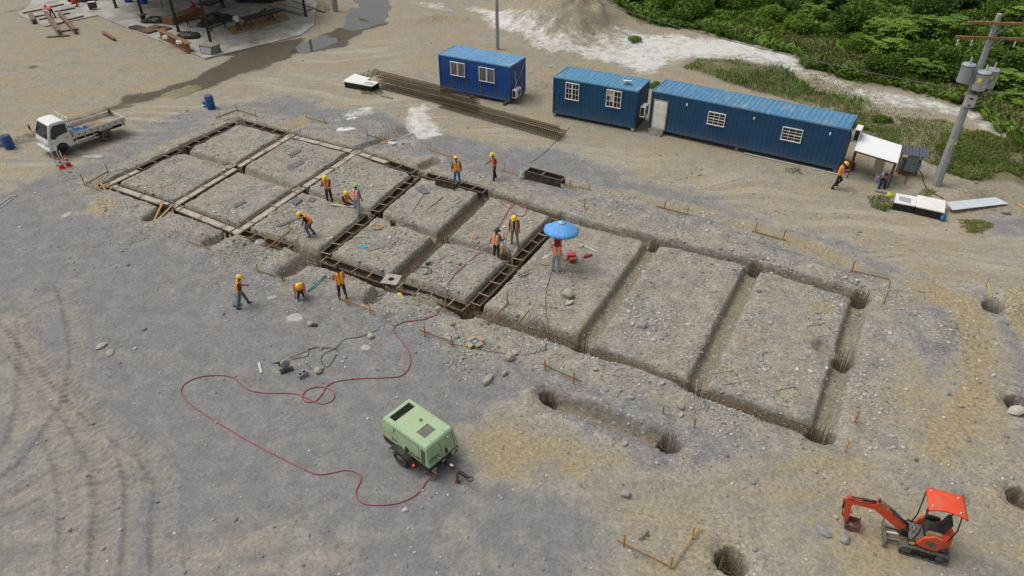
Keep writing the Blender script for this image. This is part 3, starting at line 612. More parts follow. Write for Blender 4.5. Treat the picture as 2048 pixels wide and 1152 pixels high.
# column cages
for c, n, r, z0, z1, t in ((PITS[0], 8, .26, -1.6, .12, 'cage of upright bars in the pit at the left end of the lone trench'), (PITS[1], 9, .30, -1.6, .30, 'cage of upright bars in the pit at the right end of the lone trench'),
                           (PITS[2], 8, .26, -1.0, .0, 'sunken column cage on the far trench, first from the umbrella'), (PITS[3], 10, .32, -1.1, .12, 'sunken column cage on the far trench, middle of three'),
                           (PITS[4], 11, .36, -1.5, .30, 'dense column cage at the far right corner of the trenches'), (PITS[5], 9, .30, -1.2, .35, 'column cage half way along the last cross trench'),
                           (PITS[6], 9, .34, -1.3, .20, 'column cage in the bottom right corner of the trenches'), (PITS[7], 7, .26, -1.0, .55, 'tall column cage in the near trench, nearest the corner cage'),
                           (PITS[8], 6, .24, -.9, .50, 'tall column cage in the near trench below the big boulder'), (PITS[10], 9, .34, -1.2, .15, 'cage in the pit with yellow tape at the right edge'),
                           (PITS[11], 8, .34, -1.5, .1, 'cage in the pit beside the big rock at the right edge'), (PITS[12], 8, .38, -1.7, .0, 'cage in the pit at the right edge above the excavator'),
                           ((NN[5], .6, .8), 12, .26, -.75, .28, 'dense column cage where the last formwork meets the near line'), ((MM[5], .5, .8), 12, .28, -.75, .18, 'dense column cage in the gap of the formwork below the umbrella'),
                           ((MM[0], .5, .7), 9, .22, -.65, .20, 'column cage in the middle of the truck side formwork'), ((FF[0], .4, .7), 9, .22, -.65, .18, 'column cage at the far left corner of the trenches'),
                           ((MM[4], .5, .7), 9, .22, -.6, .12, 'low column cage where the middle trench crosses the open cross trench'), ((NN[3], .4, .7), 10, .22, -.7, .08, 'column cage at the junction below the open cross formwork'), ((FF[3], .4, .7), 9, .22, -.7, .08, 'column cage at the far junction left of the man in blue trousers')):
    bars_at(c[0], n, r * .80, z0, z1, t, 5, .014)
# the spiral basket in the large shaft at the bottom edge
c = PITS[9][0]; b0 = empty('column_cage', (c[0], c[1], 0), .3, 'round spiral rebar basket in the wide shaft at the bottom edge', 'rebar cage', 'column cages in the shafts')
for i in range(9):
    a = 2 * math.pi * i / 9; b = MB(); b.tube([(.25 * math.cos(a), .25 * math.sin(a), -2.1), (.26 * math.cos(a), .26 * math.sin(a), .0 if i % 2 else .28)], .014, 5); b.build('vertical_bar', m_rebar, b0)
b = MB(); b.tube([(.28 * math.cos(k * .42), .28 * math.sin(k * .42), -1.9 + k * .0118) for k in range(150)], .011, 4); b.build('spiral', m_stirrup, b0)
# corner starter bars on poured beams
for c, t in ((NN[0], 'starter bars in the poured corner beside the props'), (MM[1], 'starter bars on the poured beam crossing, first from the truck'), (MM[2], 'starter bars on the poured crossing behind the phone user'),
             (FF[1], 'starter bars at the far junction of dark and pale beams'), (FF[2], 'starter bars at the far junction by the white bag'), (NN[1], 'starter bars above the leaning props')):
    bars_at(c, 6, .13, -.4, .16, t, 1, .011, (-.02, .0), 'starter bars standing in poured beams')
def nodecap(c, label, s=.62, rz=R(-30)):
    root = empty('beam_junction', (c[0], c[1], 0), rz, label, 'concrete junction', 'poured beam junctions')
    p = MB(); p.box((0, 0, -.26), (s, s * .9, .44), bev=.03); p.build('concrete', m_conc, root)
    p = MB()
    for sx in (-1, 1): p.box((sx * (s / 2 + .02), 0, -.25), (.025, s * .7, .5))
    p.build('form_board', m_ply, root)
for c, t in ((NN[0], 'left corner'), (NN[1], 'near line above the leaning props'), (NN[2], 'near line where the formwork begins'), (MM[1], 'first inner crossing'), (MM[2], 'crossing behind the phone user'), (FF[1], 'far line where pale beams begin'), (FF[2], 'far line below the white bag')):
    nodecap(c, 'pale poured concrete block at the ' + t)
# timber props of the corner and near line shutters
def props(c, label, lst, board=None):
    root = empty('timber_props', (c[0], c[1], 0), 0, label, 'props', 'timber props of the shutters')
    for a, b_ in lst:
        p = MB(); p.bar(a, b_, .09, .045); p.build('prop', m_stake, root)
    if board:
        p = MB(); p.box(board[0], board[1], Matrix.Rotation(R(-30), 3, 'Z')); p.build('shutter_board', m_ply, root)
props((-23.77, 36.56), 'crossed timber props bracing the left corner shutter', [((-.9, -.75, -.05), (.15, .2, .25)), ((-.2, .1, .35), (.45, -.55, -.1)), ((.55, -.1, .2), (.95, -.3, -.1)), ((-.55, .3, .5), (-.05, -.5, -.1)), ((.1, -.55, -.1), (.55, .05, .15))], ((-.05, -.02, -.12), (.9, .03, .65)))
props((-19.12, 34.05), 'leaning timber props in the pit on the near line', [((-.55, -1.0, -.35), (-.3, .25, .3)), ((-.45, -1.05, -.3), (.3, .1, .25)), ((.25, .15, .2), (.4, -.45, -.3))], ((0, .2, -.12), (.9, .03, .6)))
props((-14.58, 31.37), 'upright timber props by the near line junction', [((-.4, -.35, -.5), (-.45, .0, .15)), ((.22, -.45, -.5), (.1, -.15, .1)), ((-.1, -.45, -.5), (-.15, -.1, .1))], ((-.05, .02, -.2), (.8, .03, .55)))
# batter boards
def batter(label, stakes, rails, hs=.62, zr=.10):
    c = stakes[0][:2]; z = gh(*c); root = empty('batter_board', (c[0], c[1], z), 0, label, 'batter board', 'setting-out boards around the dig')
    for s in stakes:
        s2 = s[:2]; h = s[2] if len(s) > 2 else hs; dz = gh(*s2) - z; p = MB()
        p.bar((s2[0] - c[0], s2[1] - c[1], dz - .15), (s2[0] - c[0] + rnd.uniform(-.03, .03), s2[1] - c[1] + rnd.uniform(-.03, .03), dz + h), .055, .045, up=(1, .3, 0)); p.build('stake', m_stake, root)
    for a, b_, *zz in rails:
        z1 = zz[0] if zz else zr; p = MB()
        off = .05
        p.bar((a[0] - c[0], a[1] - c[1] - off, gh(*a) - z + z1), (b_[0] - c[0], b_[1] - c[1] - off, gh(*b_) - z + z1), .022, .085); p.build('rail', m_stake, root)
    return root
batter('corner batter board with two rails by the left corner props', [(*(-25.10, 36.95), .8), (*(-24.51, 38.62), .6)], [((-25.10, 36.89), (-24.45, 38.68)), ((-25.10, 36.95), (-23.54, 36.01), .15)])
batter('corner batter board beyond the far left corner below the barrel', [(-20.54, 47.06), (-19.70, 48.33), (-18.07, 47.29)], [((-20.76, 46.97), (-19.63, 48.33)), ((-19.67, 48.33), (-17.97, 47.20))], .5)
batter('low batter board left of the white bag', [(-14.38, 46.96), (-12.84, 45.88)], [((-14.47, 47.05), (-12.71, 45.88))], .5)
batter('low batter board between the white bag and the white powder', [(-9.60, 43.83), (-8.35, 43.02)], [((-9.68, 43.91), (-8.15, 43.02))], .5)
batter('low batter board right of the holed steel plate leaning on rubble', [(-5.18, 41.52), (-3.79, 40.48)], [((-5.34, 41.52), (-3.63, 40.33))], .5)
batter('batter board between the man in red and the loose formwork box', [(-0.41, 38.56)], [((-0.60, 38.63), (0.52, 37.89))], .6)
batter('batter board right of the loose formwork box', [(3.38, 36.34), (4.47, 35.78)], [((3.02, 36.53), (4.55, 35.72))], .5)
batter('tilted batter board above the umbrella', [(*(4.04, 33.88), .65), (*(3.48, 32.64), .6)], [((3.38, 32.43), (4.22, 33.99), .12)])
batter('batter board on the grey berm left of the long far trench', [(8.40, 33.60), (9.52, 32.88)], [((7.95, 33.72), (9.55, 32.78))], .5)
batter('batter board on the road edge above the middle of the far trench', [(12.70, 31.20), (13.93, 30.45)], [((12.50, 31.15), (14.01, 30.31))], .62)
batter('corner batter board beyond the far right corner cage', [(*(16.18, 27.35), .7)], [((16.30, 27.60), (17.85, 26.96), .06), ((17.88, 26.96), (16.67, 24.99), .08)])
batter('upper of two lone stakes right of the bottom right corner', [(*(12.63, 17.91), .6)], [])
batter('lower of two lone stakes right of the bottom right corner', [(*(11.72, 16.52), .6)], [])
batter('batter board left of the lone trench and its pit', [(1.31, 20.81), (2.40, 20.05)], [((1.20, 21.08), (2.72, 20.05), .18)], .62)
batter('lone stake among stones above the lone trench', [(*(5.61, 18.34), .5)], [])
batter('lone stake right of the pit ending the lone trench', [(*(6.64, 17.71), .5)], [])
batter('V shaped corner batter board at the bottom edge', [(*(3.42, 12.83), .62), (*(5.60, 13.08), .62), (*(4.73, 12.09), .62)], [((3.22, 12.99), (4.73, 12.07), .16), ((4.71, 12.09), (5.91, 13.46), .16)])
batter('batter board between the bag carrier and the squatting worker', [(-12.26, 27.82), (-10.88, 27.06)], [((-12.23, 27.86), (-10.78, 27.14), .1)], .55)
batter('batter board at the feet of the bareheaded worker', [(-7.46, 25.16), (-6.32, 24.52)], [((-7.86, 25.57), (-6.09, 24.52), .18)], .55)
batter('batter board crossed by the red hose near the rubble', [(-3.73, 22.91), (-2.50, 22.10)], [((-4.00, 23.22), (-2.44, 22.16), .18)], .6)
batter('tilted batter board beside the white sack', [(*(-12.53, 30.23), .6), (*(-11.73, 31.73), .5)], [((-12.38, 29.90), (-11.49, 31.63), .22)])
batter('tilted batter board at the last column cage of the formwork', [(*(-1.06, 23.73), .6), (*(-0.23, 25.19), .6)], [((-1.10, 23.66), (-0.14, 25.23), .12)])
batter('leaning pinkish batter rail over the near trench', [(*(0.16, 23.35), .25)], [((0.12, 23.35), (0.75, 24.31), .2)])
batter('short batter board on the mound left of the sack', [(*(-15.40, 29.66), .45)], [((-16.66, 30.47), (-15.11, 29.47), .1)])
# ---------------------------------------------------------------- site-office containers
def wall_mat(name, col, hi, fade=.5):
    m, nt, b = nodes(name); g = NT(nt); co = g.n('ShaderNodeTexCoord').outputs['Object']
    n1 = g.noise(co, 1.2, 4, .6); n2 = g.noise(co, 9, 3, .6)
    mp = g.n('ShaderNodeMapping'); mp.inputs['Scale'].default_value = (6, 6, .5); g.lk(co, mp.inputs['Vector']); n3 = g.noise(mp.outputs[0], 1.0, 4, .6)
    c = g.mix(g.step(n1, .3, .7), col, hi); c = g.mix(g.math('MULTIPLY', g.step(n3, .62, .8), .35), c, (.20, .19, .17))
    c = g.mix(g.math('MULTIPLY', g.step(n2, .66, .78), .5), c, (.15, .09, .05))
    sx = g.n('ShaderNodeSeparateXYZ'); g.lk(co, sx.inputs[0]); sp = g.step(g.math('ADD', sx.outputs[2], g.math('MULTIPLY', g.math('SUBTRACT', n3, .5), .9)), .75, .10)
    c = g.mix(g.math('MULTIPLY', sp, .16), c, (.21, .185, .145))     # dust splashed up from the ground
    g.lk(c, b.inputs['Base Color']); b.inputs['Roughness'].default_value = .5
    g.bump(n2, .15, .01, b); return m
def roof_mat(name, col, hi, bare):
    m, nt, b = nodes(name); g = NT(nt); co = g.n('ShaderNodeTexCoord').outputs['Object']
    n1 = g.noise(co, .8, 5, .65); n2 = g.noise(co, 5, 4, .65); n3 = g.noise(co, 2.2, 3, .6)
    c = g.mix(g.step(n2, .3, .72), col, hi); mp = g.n('ShaderNodeMapping'); mp.inputs['Scale'].default_value = (5, .6, 1); g.lk(co, mp.inputs['Vector']); n4 = g.noise(mp.outputs[0], 1.0, 4, .65); c = g.mix(g.math('MULTIPLY', g.step(n4, .52, .68), .45), c, bare); c = g.mix(g.math('MULTIPLY', g.step(n1, .58, .68), .6), c, bare)
    c = g.mix(g.math('MULTIPLY', g.step(n3, .68, .74), .6), c, (.40, .36, .31))
    g.lk(c, b.inputs['Base Color']); b.inputs['Roughness'].default_value = .55; return m
m_frame = M('white_frame', (.87, .87, .86), .5, .06, 4, dirt=(.5, .46, .4), dirt_amt=.3)
m_glass = M('window_glass', (.012, .014, .018), .08, .3, 2, spec=.6)
m_bar = M('window_bar', (.66, .66, .64), .5, .06)
m_curtain = M('pane_paper', (.50, .46, .40), .8, .1)
m_door = M('office_door', (.86, .85, .81), .5, .05, 3, dirt=(.45, .4, .33), dirt_amt=.3)
m_wdoor = M('door_casing', (.40, .27, .15), .8, .2)
m_acw = M('ac_white', (.82, .81, .78), .5, .05, dirt=(.45, .42, .37), dirt_amt=.3); m_dark = M('dark_void', (.012, .012, .013), .7, .3)
m_block = M('concrete_block', (.36, .345, .32), .95, .15, 9, rand=.15, bump=.3); m_rust = M('rusty_steel', (.15, .068, .038), .8, .4, 6, dirt=(.07, .04, .03), dirt_amt=.5)
m_blk = M('black_plastic', (.02, .02, .021), .5, .3); m_pipe = M('pale_pipe', (.62, .61, .58), .6, .1)
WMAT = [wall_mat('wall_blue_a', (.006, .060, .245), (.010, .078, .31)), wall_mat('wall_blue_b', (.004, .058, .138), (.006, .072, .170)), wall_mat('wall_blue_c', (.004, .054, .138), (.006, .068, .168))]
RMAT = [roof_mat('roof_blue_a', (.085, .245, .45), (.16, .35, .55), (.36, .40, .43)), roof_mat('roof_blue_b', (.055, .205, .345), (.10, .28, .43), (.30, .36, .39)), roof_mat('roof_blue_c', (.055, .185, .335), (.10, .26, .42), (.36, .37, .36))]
CW, CH = 2.44, 2.59
def corrug(L, per=.278, dep=.013):
    pts = []; n = max(1, round(L / per)); p = L / n
    for i in range(n): x = i * p; pts += [(x, 0), (x + p * .26, 0), (x + p * .50, dep), (x + p * .76, dep)]
    pts.append((L, 0)); return pts
def container(loc, rz, L, k, label, ends=True):
    root = empty('office_container', loc, rz, label, 'container', 'blue site-office containers in a row')
    wm, rm = WMAT[k], RMAT[k]; x0, x1, y0, y1, zb, zt = .09, L - .09, .05, CW - .05, .15, CH - .10
    cp = corrug(x1 - x0)
    for y, s, nm in ((y0 - .03, 1, 'front_wall'), (y1 + .03, -1, 'back_wall')):
        b = MB(); vs = []; fs = []
        for t, d in cp: vs += [(x0 + t, y + s * d, zb), (x0 + t, y + s * d, zt)]
        for i in range(len(cp) - 1): fs.append((2 * i, 2 * i + 2, 2 * i + 3, 2 * i + 1) if s > 0 else (2 * i, 2 * i + 1, 2 * i + 3, 2 * i + 2))
        b.add(vs, fs); b.build(nm, wm, root)
    ce = corrug(y1 - y0)
    for x, s, nm in ((.02, 1, 'end_wall'), (L - .02, -1, 'end_wall')):
        b = MB(); vs = []; fs = []
        for t, d in ce: vs += [(x + s * d, y0 + t, zb), (x + s * d, y0 + t, zt)]
        for i in range(len(ce) - 1): fs.append((2 * i, 2 * i + 1, 2 * i + 3, 2 * i + 2) if s > 0 else (2 * i, 2 * i + 2, 2 * i + 3, 2 * i + 1))
        b.add(vs, fs); b.build(nm, wm, root)
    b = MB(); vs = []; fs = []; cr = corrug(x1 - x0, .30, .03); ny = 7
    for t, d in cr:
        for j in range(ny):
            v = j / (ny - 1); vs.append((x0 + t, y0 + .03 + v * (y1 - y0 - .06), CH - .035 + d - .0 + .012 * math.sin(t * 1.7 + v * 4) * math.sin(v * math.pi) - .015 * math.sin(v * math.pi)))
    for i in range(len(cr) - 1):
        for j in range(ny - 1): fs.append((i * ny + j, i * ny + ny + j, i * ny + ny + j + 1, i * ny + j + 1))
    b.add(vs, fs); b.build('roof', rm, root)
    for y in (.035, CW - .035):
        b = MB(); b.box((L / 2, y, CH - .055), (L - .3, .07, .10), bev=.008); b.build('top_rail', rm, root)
        b = MB(); b.box((L / 2, y, .075), (L - .3, .08, .15), bev=.008); b.build('bottom_rail', wm, root)
    for x in (.035, L - .035):
        b = MB(); b.box((x, CW / 2, CH - .055), (.07, CW - .3, .10), bev=.008); b.build('top_rail', rm, root)
        b = MB(); b.box((x, CW / 2, .075), (.08, CW - .3, .15), bev=.008); b.build('bottom_rail', wm, root)
        for y in (.06, CW - .06):
            b = MB(); b.box((x + (.025 if x < 1 else -.025), y, CH / 2), (.12, .12, CH - .24), bev=.012); b.build('corner_post', wm, root)
    for x in (.089, L - .089):
        for y in (.081, CW - .081):
            for z in (.059, CH - .059):
                b = MB(); b.box((x, y, z), (.178, .162, .118), bev=.01); b.build('corner_casting', rm if z > 1 else wm, root)
    b = MB(); b.box((L / 2, CW / 2, .10), (L - .2, CW - .2, .06)); b.build('floor_pan', m_rust, root)
    return root
def window(root, x0, x1, z0, z1, kind, cols=3, rows=4, paper=()):
    f = MB(); y = -.02; t = .048; d = .07
    f.box(((x0 + x1) / 2, y, z1 - t / 2), (x1 - x0, d, t), bev=.006); f.box(((x0 + x1) / 2, y, z0 + t / 2), (x1 - x0 + .04, d + .03, t), bev=.006)
    for x in (x0 + t / 2, x1 - t / 2): f.box((x, y, (z0 + z1) / 2), (t, d, z1 - z0 - 2 * t), bev=.006)
    xm = (x0 + x1) / 2
    wv = f.build('window', m_frame, root)
    if kind != 'grid':
        b = MB(); b.box((xm, y - .005, (z0 + z1) / 2), (.075, .06, z1 - z0 - 2 * t)); b.build('mullion', m_frame, wv)
    if kind == 'bars':
        for s in range(2):
            a = x0 + t if s == 0 else xm + .04; e = xm - .04 if s == 0 else x1 - t
            for i in range(5):
                xx = a + (e - a) * (i + .5) / 5; b = MB(); b.box((xx, y - .025, (z0 + z1) / 2), (.020, .02, z1 - z0 - 2 * t)); b.build('bar', m_bar, wv)
            b = MB(); b.box(((a + e) / 2, y + .015, (z0 + z1) / 2), (e - a, .012, z1 - z0 - 2 * t)); b.build('pane', m_glass, wv)
    else:
        spans = [(x0 + t, xm - .037), (xm + .037, x1 - t)] if kind == 'sash' else [(x0 + t, x1 - t)]
        nc = cols
        for s, (a, e) in enumerate(spans):
            for i in range(1, nc):
                xx = a + (e - a) * i / nc; b = MB(); b.box((xx, y - .005, (z0 + z1) / 2), (.022, .045, z1 - z0 - 2 * t)); b.build('glazing_bar', m_frame, wv)
            for j in range(1, rows):
                zz = z0 + t + (z1 - z0 - 2 * t) * j / rows; b = MB(); b.box(((a + e) / 2, y - .002, zz), (e - a, .04, .04 if (kind == 'grid' and j == rows // 2) else .02)); b.build('glazing_bar', m_frame, wv)
            for i in range(nc):
                for j in range(rows):
                    xa, xb = a + (e - a) * i / nc, a + (e - a) * (i + 1) / nc; za, zb2 = z0 + t + (z1 - z0 - 2 * t) * j / rows, z0 + t + (z1 - z0 - 2 * t) * (j + 1) / rows
                    b = MB(); b.box(((xa + xb) / 2, y + .018, (za + zb2) / 2), (xb - xa - .004, .01, zb2 - za - .004)); b.build('pane', m_curtain if (s, i, j) in paper else m_glass, wv)
    return wv
def aircon(root, c, face, wd=.86, dp=.32, h=.62):     # face: unit vector (x, y) of the fan side
    a = math.atan2(face[1], face[0]); M3 = Matrix.Rotation(a, 3, 'Z'); V = lambda x, y, z: Vector(c) + M3 @ Vector((x, y, z))
    b = MB(); b.box(c, (dp, wd, h), M3, bev=.02); o = b.build('air_conditioner', m_acw, root)
    g = MB(); g.lathe([(.235, .0), (.235, .012), (.05, .03)], 20, V(dp / 2 - .002, wd * .14, 0), M3 @ Matrix.Rotation(R(90), 3, 'Y')); g.build('fan_grille', M('ac_grille', (.16, .16, .155), .6), o)
    g = MB(); g.box(V(0, -wd / 2 - .004, .02), (dp * .72, .012, h * .8), M3); g.build('coil_side', m_dark, o)
    for s in (-.3, .3):
        g = MB(); g.box(V(-.02, s, -h / 2 - .02), (dp + .1, .04, .04), M3); g.build('bracket', m_rust, o)
    return o
# container with barred windows, farthest left
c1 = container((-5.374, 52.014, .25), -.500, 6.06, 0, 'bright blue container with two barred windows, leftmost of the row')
window(c1, 1.05, 2.30, 1.20, 2.22, 'bars'); window(c1, 3.50, 4.80, 1.16, 2.20, 'bars')
aircon(c1, (6.06 + .26, .52, .58), (1, 0))
b = MB(); b.tube([(6.1, .75, 2.0), (6.14, .62, 1.6), (6.16, .72, 1.25), (6.2, .5, .9)], .025, 6); b.build('pipe', m_pipe, c1)
b = MB(); b.tube([(6.12, 2.2, 2.35), (6.10, 1.5, 1.5), (6.12, .9, 1.2), (6.2, .6, .95)], .012, 5); b.build('cable', m_pipe, c1)
for x, z0, h in ((1.15, .25, .95), (3.62, .2, .98), (2.32, .7, .45)):
    b = MB(); b.box((x, .006, z0 + h / 2), (.10, .006, h)); b.build('rust_streak', M('rust_streak', (.12, .10, .05), .8, .5, 7), c1)
# middle container
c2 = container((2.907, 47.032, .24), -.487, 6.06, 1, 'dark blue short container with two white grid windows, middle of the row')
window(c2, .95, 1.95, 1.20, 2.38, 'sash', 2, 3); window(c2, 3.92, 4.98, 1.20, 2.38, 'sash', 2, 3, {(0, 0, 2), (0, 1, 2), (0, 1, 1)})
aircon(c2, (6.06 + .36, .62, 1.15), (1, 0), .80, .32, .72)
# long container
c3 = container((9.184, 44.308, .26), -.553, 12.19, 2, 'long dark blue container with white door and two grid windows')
window(c3, 3.90, 5.02, 1.14, 1.98, 'grid', 3, 4); window(c3, 8.52, 9.72, 1.14, 1.98, 'grid', 3, 4)
d = MB(); d.box((.72, -.015, 1.03), (.86, .05, 1.94), bev=.006); dd = d.build('door', m_door, c3)
for i in range(2):
    for j, (za, zc) in enumerate(((.20, .72), (.80, 1.36), (1.44, 1.88))):
        b = MB(); b.box((.52 + .40 * i, -.045, (za + zc) / 2), (.28, .014, zc - za), bev=.006); b.build('door_panel', m_door, dd)
b = MB(); b.ell((1.08, -.07, .98), (.03, .03, .03), 8, 5); b.build('knob', M('brass', (.35, .25, .12), .4, .1, metal=.8), dd)
b = MB()
for p_, s_ in (((.72, -.012, 2.03), (1.00, .06, .06)), ((.26, -.012, 1.03), (.06, .06, 1.95)), ((1.18, -.012, 1.03), (.06, .06, 1.95))): b.box(p_, s_)
b.build('door_casing', m_wdoor, c3)
for x in (2.45, 6.75, 11.2):
    b = MB(); b.box((x, -.03, 2.1), (.09, .07, .17), bev=.02); b.build('wall_lamp', m_frame, c3)
aircon(c3, (12.19 + .38, 1.1, 2.0), (1, 0), .82, .34, .78)
for dx in (0, .12):
    b = MB(); b.tube([(12.2, .55 + dx, 2.4), (12.34, .5 + dx, 2.1), (12.36, .62, 1.75), (12.3, .8, 1.5)], .03, 6); b.build('pipe', m_pipe, c3)
b = MB(); b.box((9.6, -.12, -.20), (6.0, .09, .05)); b.build('kick_board', M('pale_trim', (.5, .49, .46), .7, .15), c3)
# supports
def on(root, x, y):
    m = Matrix.Rotation(root.rotation_euler.z, 3, 'Z'); v = m @ Vector((x, y, 0)); return root.location.x + v.x, root.location.y + v.y
for root, L, lst, nm in ((c1, 6.06, ((.3, .1), (2.9, .1), (5.75, .1), (5.75, 2.3), (.3, 2.3)), 's'), (c2, 6.06, ((.15, .15), (5.95, .12), (5.9, 2.3), (.15, 2.3)), 'b'), (c3, 12.19, ((.15, .15), (12.0, 2.3), (.15, 2.3), (6, .4), (12.0, .3)), 'b')):
    for i, (x, y) in enumerate(lst):
        wx_, wy_ = on(root, x, y); z = gh(wx_, wy_); top = root.location.z
        b = MB()
        if nm == 's':
            b.box((0, -.1, (top - z) / 2 - .004), (.16, .75, max(.06, top - z) - .01)); o = b.build('steel_skid', m_rust)
            tag(o, 'rusty steel skid under the %s of the bright blue container' % ['front left corner', 'front middle', 'front right corner', 'back right corner', 'back left corner'][i], 'skid', 'skids under the containers')
        else:
            b.box((0, 0, (top - z) / 2 - .004), (.20, .40, max(.06, top - z) - .01), bev=.01); o = b.build('support_block', m_block)
            tag(o, 'grey support block under the %s of the %s container' % (['front left corner', 'front right corner', 'back right corner', 'back left corner', 'right end front corner'][i] if nm == 'b' and root is c2 else ['front left corner', 'back right corner', 'back left corner', 'middle', 'front right corner'][i], 'short dark blue' if root is c2 else 'long dark blue'), 'block', 'blocks under the containers')
        o.location = (wx_, wy_, z); o.rotation_euler.z = root.rotation_euler.z
# hollow blocks stacked as door steps
def hollow_block(name, loc, rz, label, group=None, s=(.40, .20, .20)):
    lx, ly, lz = s; b = MB()
    for x in (-lx / 2 + .02, 0, lx / 2 - .02): b.box((x, 0, lz / 2), (.035, ly - .062, lz))
    for y in (-1, 1): b.box((0, y * (ly / 2 - .015), lz / 2), (lx, .03, lz))
    o = b.build(name, m_block); o.location = loc; o.rotation_euler = (rz if isinstance(rz, tuple) else (0, 0, rz)); return tag(o, label, 'block', group)
k = 0
for row, (yy, nz) in enumerate(((-.13, 1), (-.35, 0))):
    for i in range(2):
        for z in range(nz + 1):
            x_, y_ = on(c3, .52 + .41 * i, yy); nm = ('left', 'right')[i] + ' ' + (('upper', 'lower')[1 - z] if row == 0 else 'front')
            hollow_block('hollow_block', (x_, y_, gh(x_, y_) + z * .20), c3.rotation_euler.z, 'hollow concrete block forming the %s step at the white door' % nm, 'hollow blocks stacked as door steps')
# small flat antenna on the middle container
x_, y_ = on(c2, 4.95, 1.0); a = empty('satellite_dish', (x_, y_, .24 + CH - .02), -.3, 'small white flat satellite dish on the middle container roof', 'antenna')
b = MB(); b.box((0, 0, .22), (.58, .38, .03), Matrix.Rotation(R(-14), 3, 'X'), bev=.01); b.build('panel', m_frame, a)
b = MB(); b.cyl((0, 0, .21), (0, .02, .06), .02, n=8); [b.bar((0, .02, .07), (sx * .2, .02 + sy * .14, .02), .02, .02) for sx in (-1, 1) for sy in (-1, 1)]; b.build('stand', M('grey_metal', (.35, .35, .34), .5, .1, metal=.3), a)
# ---------------------------------------------------------------- machines and utilities
def text_part(name, txt, size, M4, mat, parent, ext=.002):
    cu = bpy.data.curves.new('t', 'FONT'); cu.body = txt; cu.size = size; cu.extrude = ext; cu.align_x = 'CENTER'; cu.align_y = 'CENTER'; cu.offset = .0
    to = bpy.data.objects.new('t', cu); COL.objects.link(to); dg = bpy.context.evaluated_depsgraph_get(); dg.update()
    me = bpy.data.meshes.new_from_object(to.evaluated_get(dg)); COL.objects.unlink(to); bpy.data.objects.remove(to)
    me.transform(M4); me.materials.clear(); me.materials.append(mat); me.name = name
    return link(name, me, parent)
def wheel(root, c, r, wd, axis='y', name='wheel', dusty=False, rim=.58):
    M3 = Matrix.Rotation(R(90), 3, 'X')
    mt = M('tyre_dusty', (.13, .12, .105), .9, .3, 8) if dusty else M('tyre_rubber', (.035, .034, .032), .85, .3, 8, dirt=(.15, .135, .11), dirt_amt=.6)
    e = empty(name, c); e.parent = root
    b = MB(); h = wd / 2
    b.lathe([(r * rim, -h * .8), (r * .80, -h), (r * .95, -h * .86), (r, -h * .5), (r, h * .5), (r * .95, h * .86), (r * .80, h), (r * rim, h * .8), (r * rim, -h * .8)], 28, (0, 0, 0), M3); b.build('tyre', mt, e)
    b = MB(); b.lathe([(r * rim, -h * .7), (r * rim * .9, -h * .45), (r * .34, -h * .35), (r * .3, -h * .62), (.001, -h * .62)], 20, (0, 0, 0), M3)
    b.lathe([(r * rim, h * .7), (r * rim * .9, h * .45), (r * .34, h * .35), (r * .3, h * .62), (.001, h * .62)], 20, (0, 0, 0), M3)
    b.build('rim', M('wheel_rim', (.17, .16, .145), .7, .25, 8, metal=.2), e)
    return e
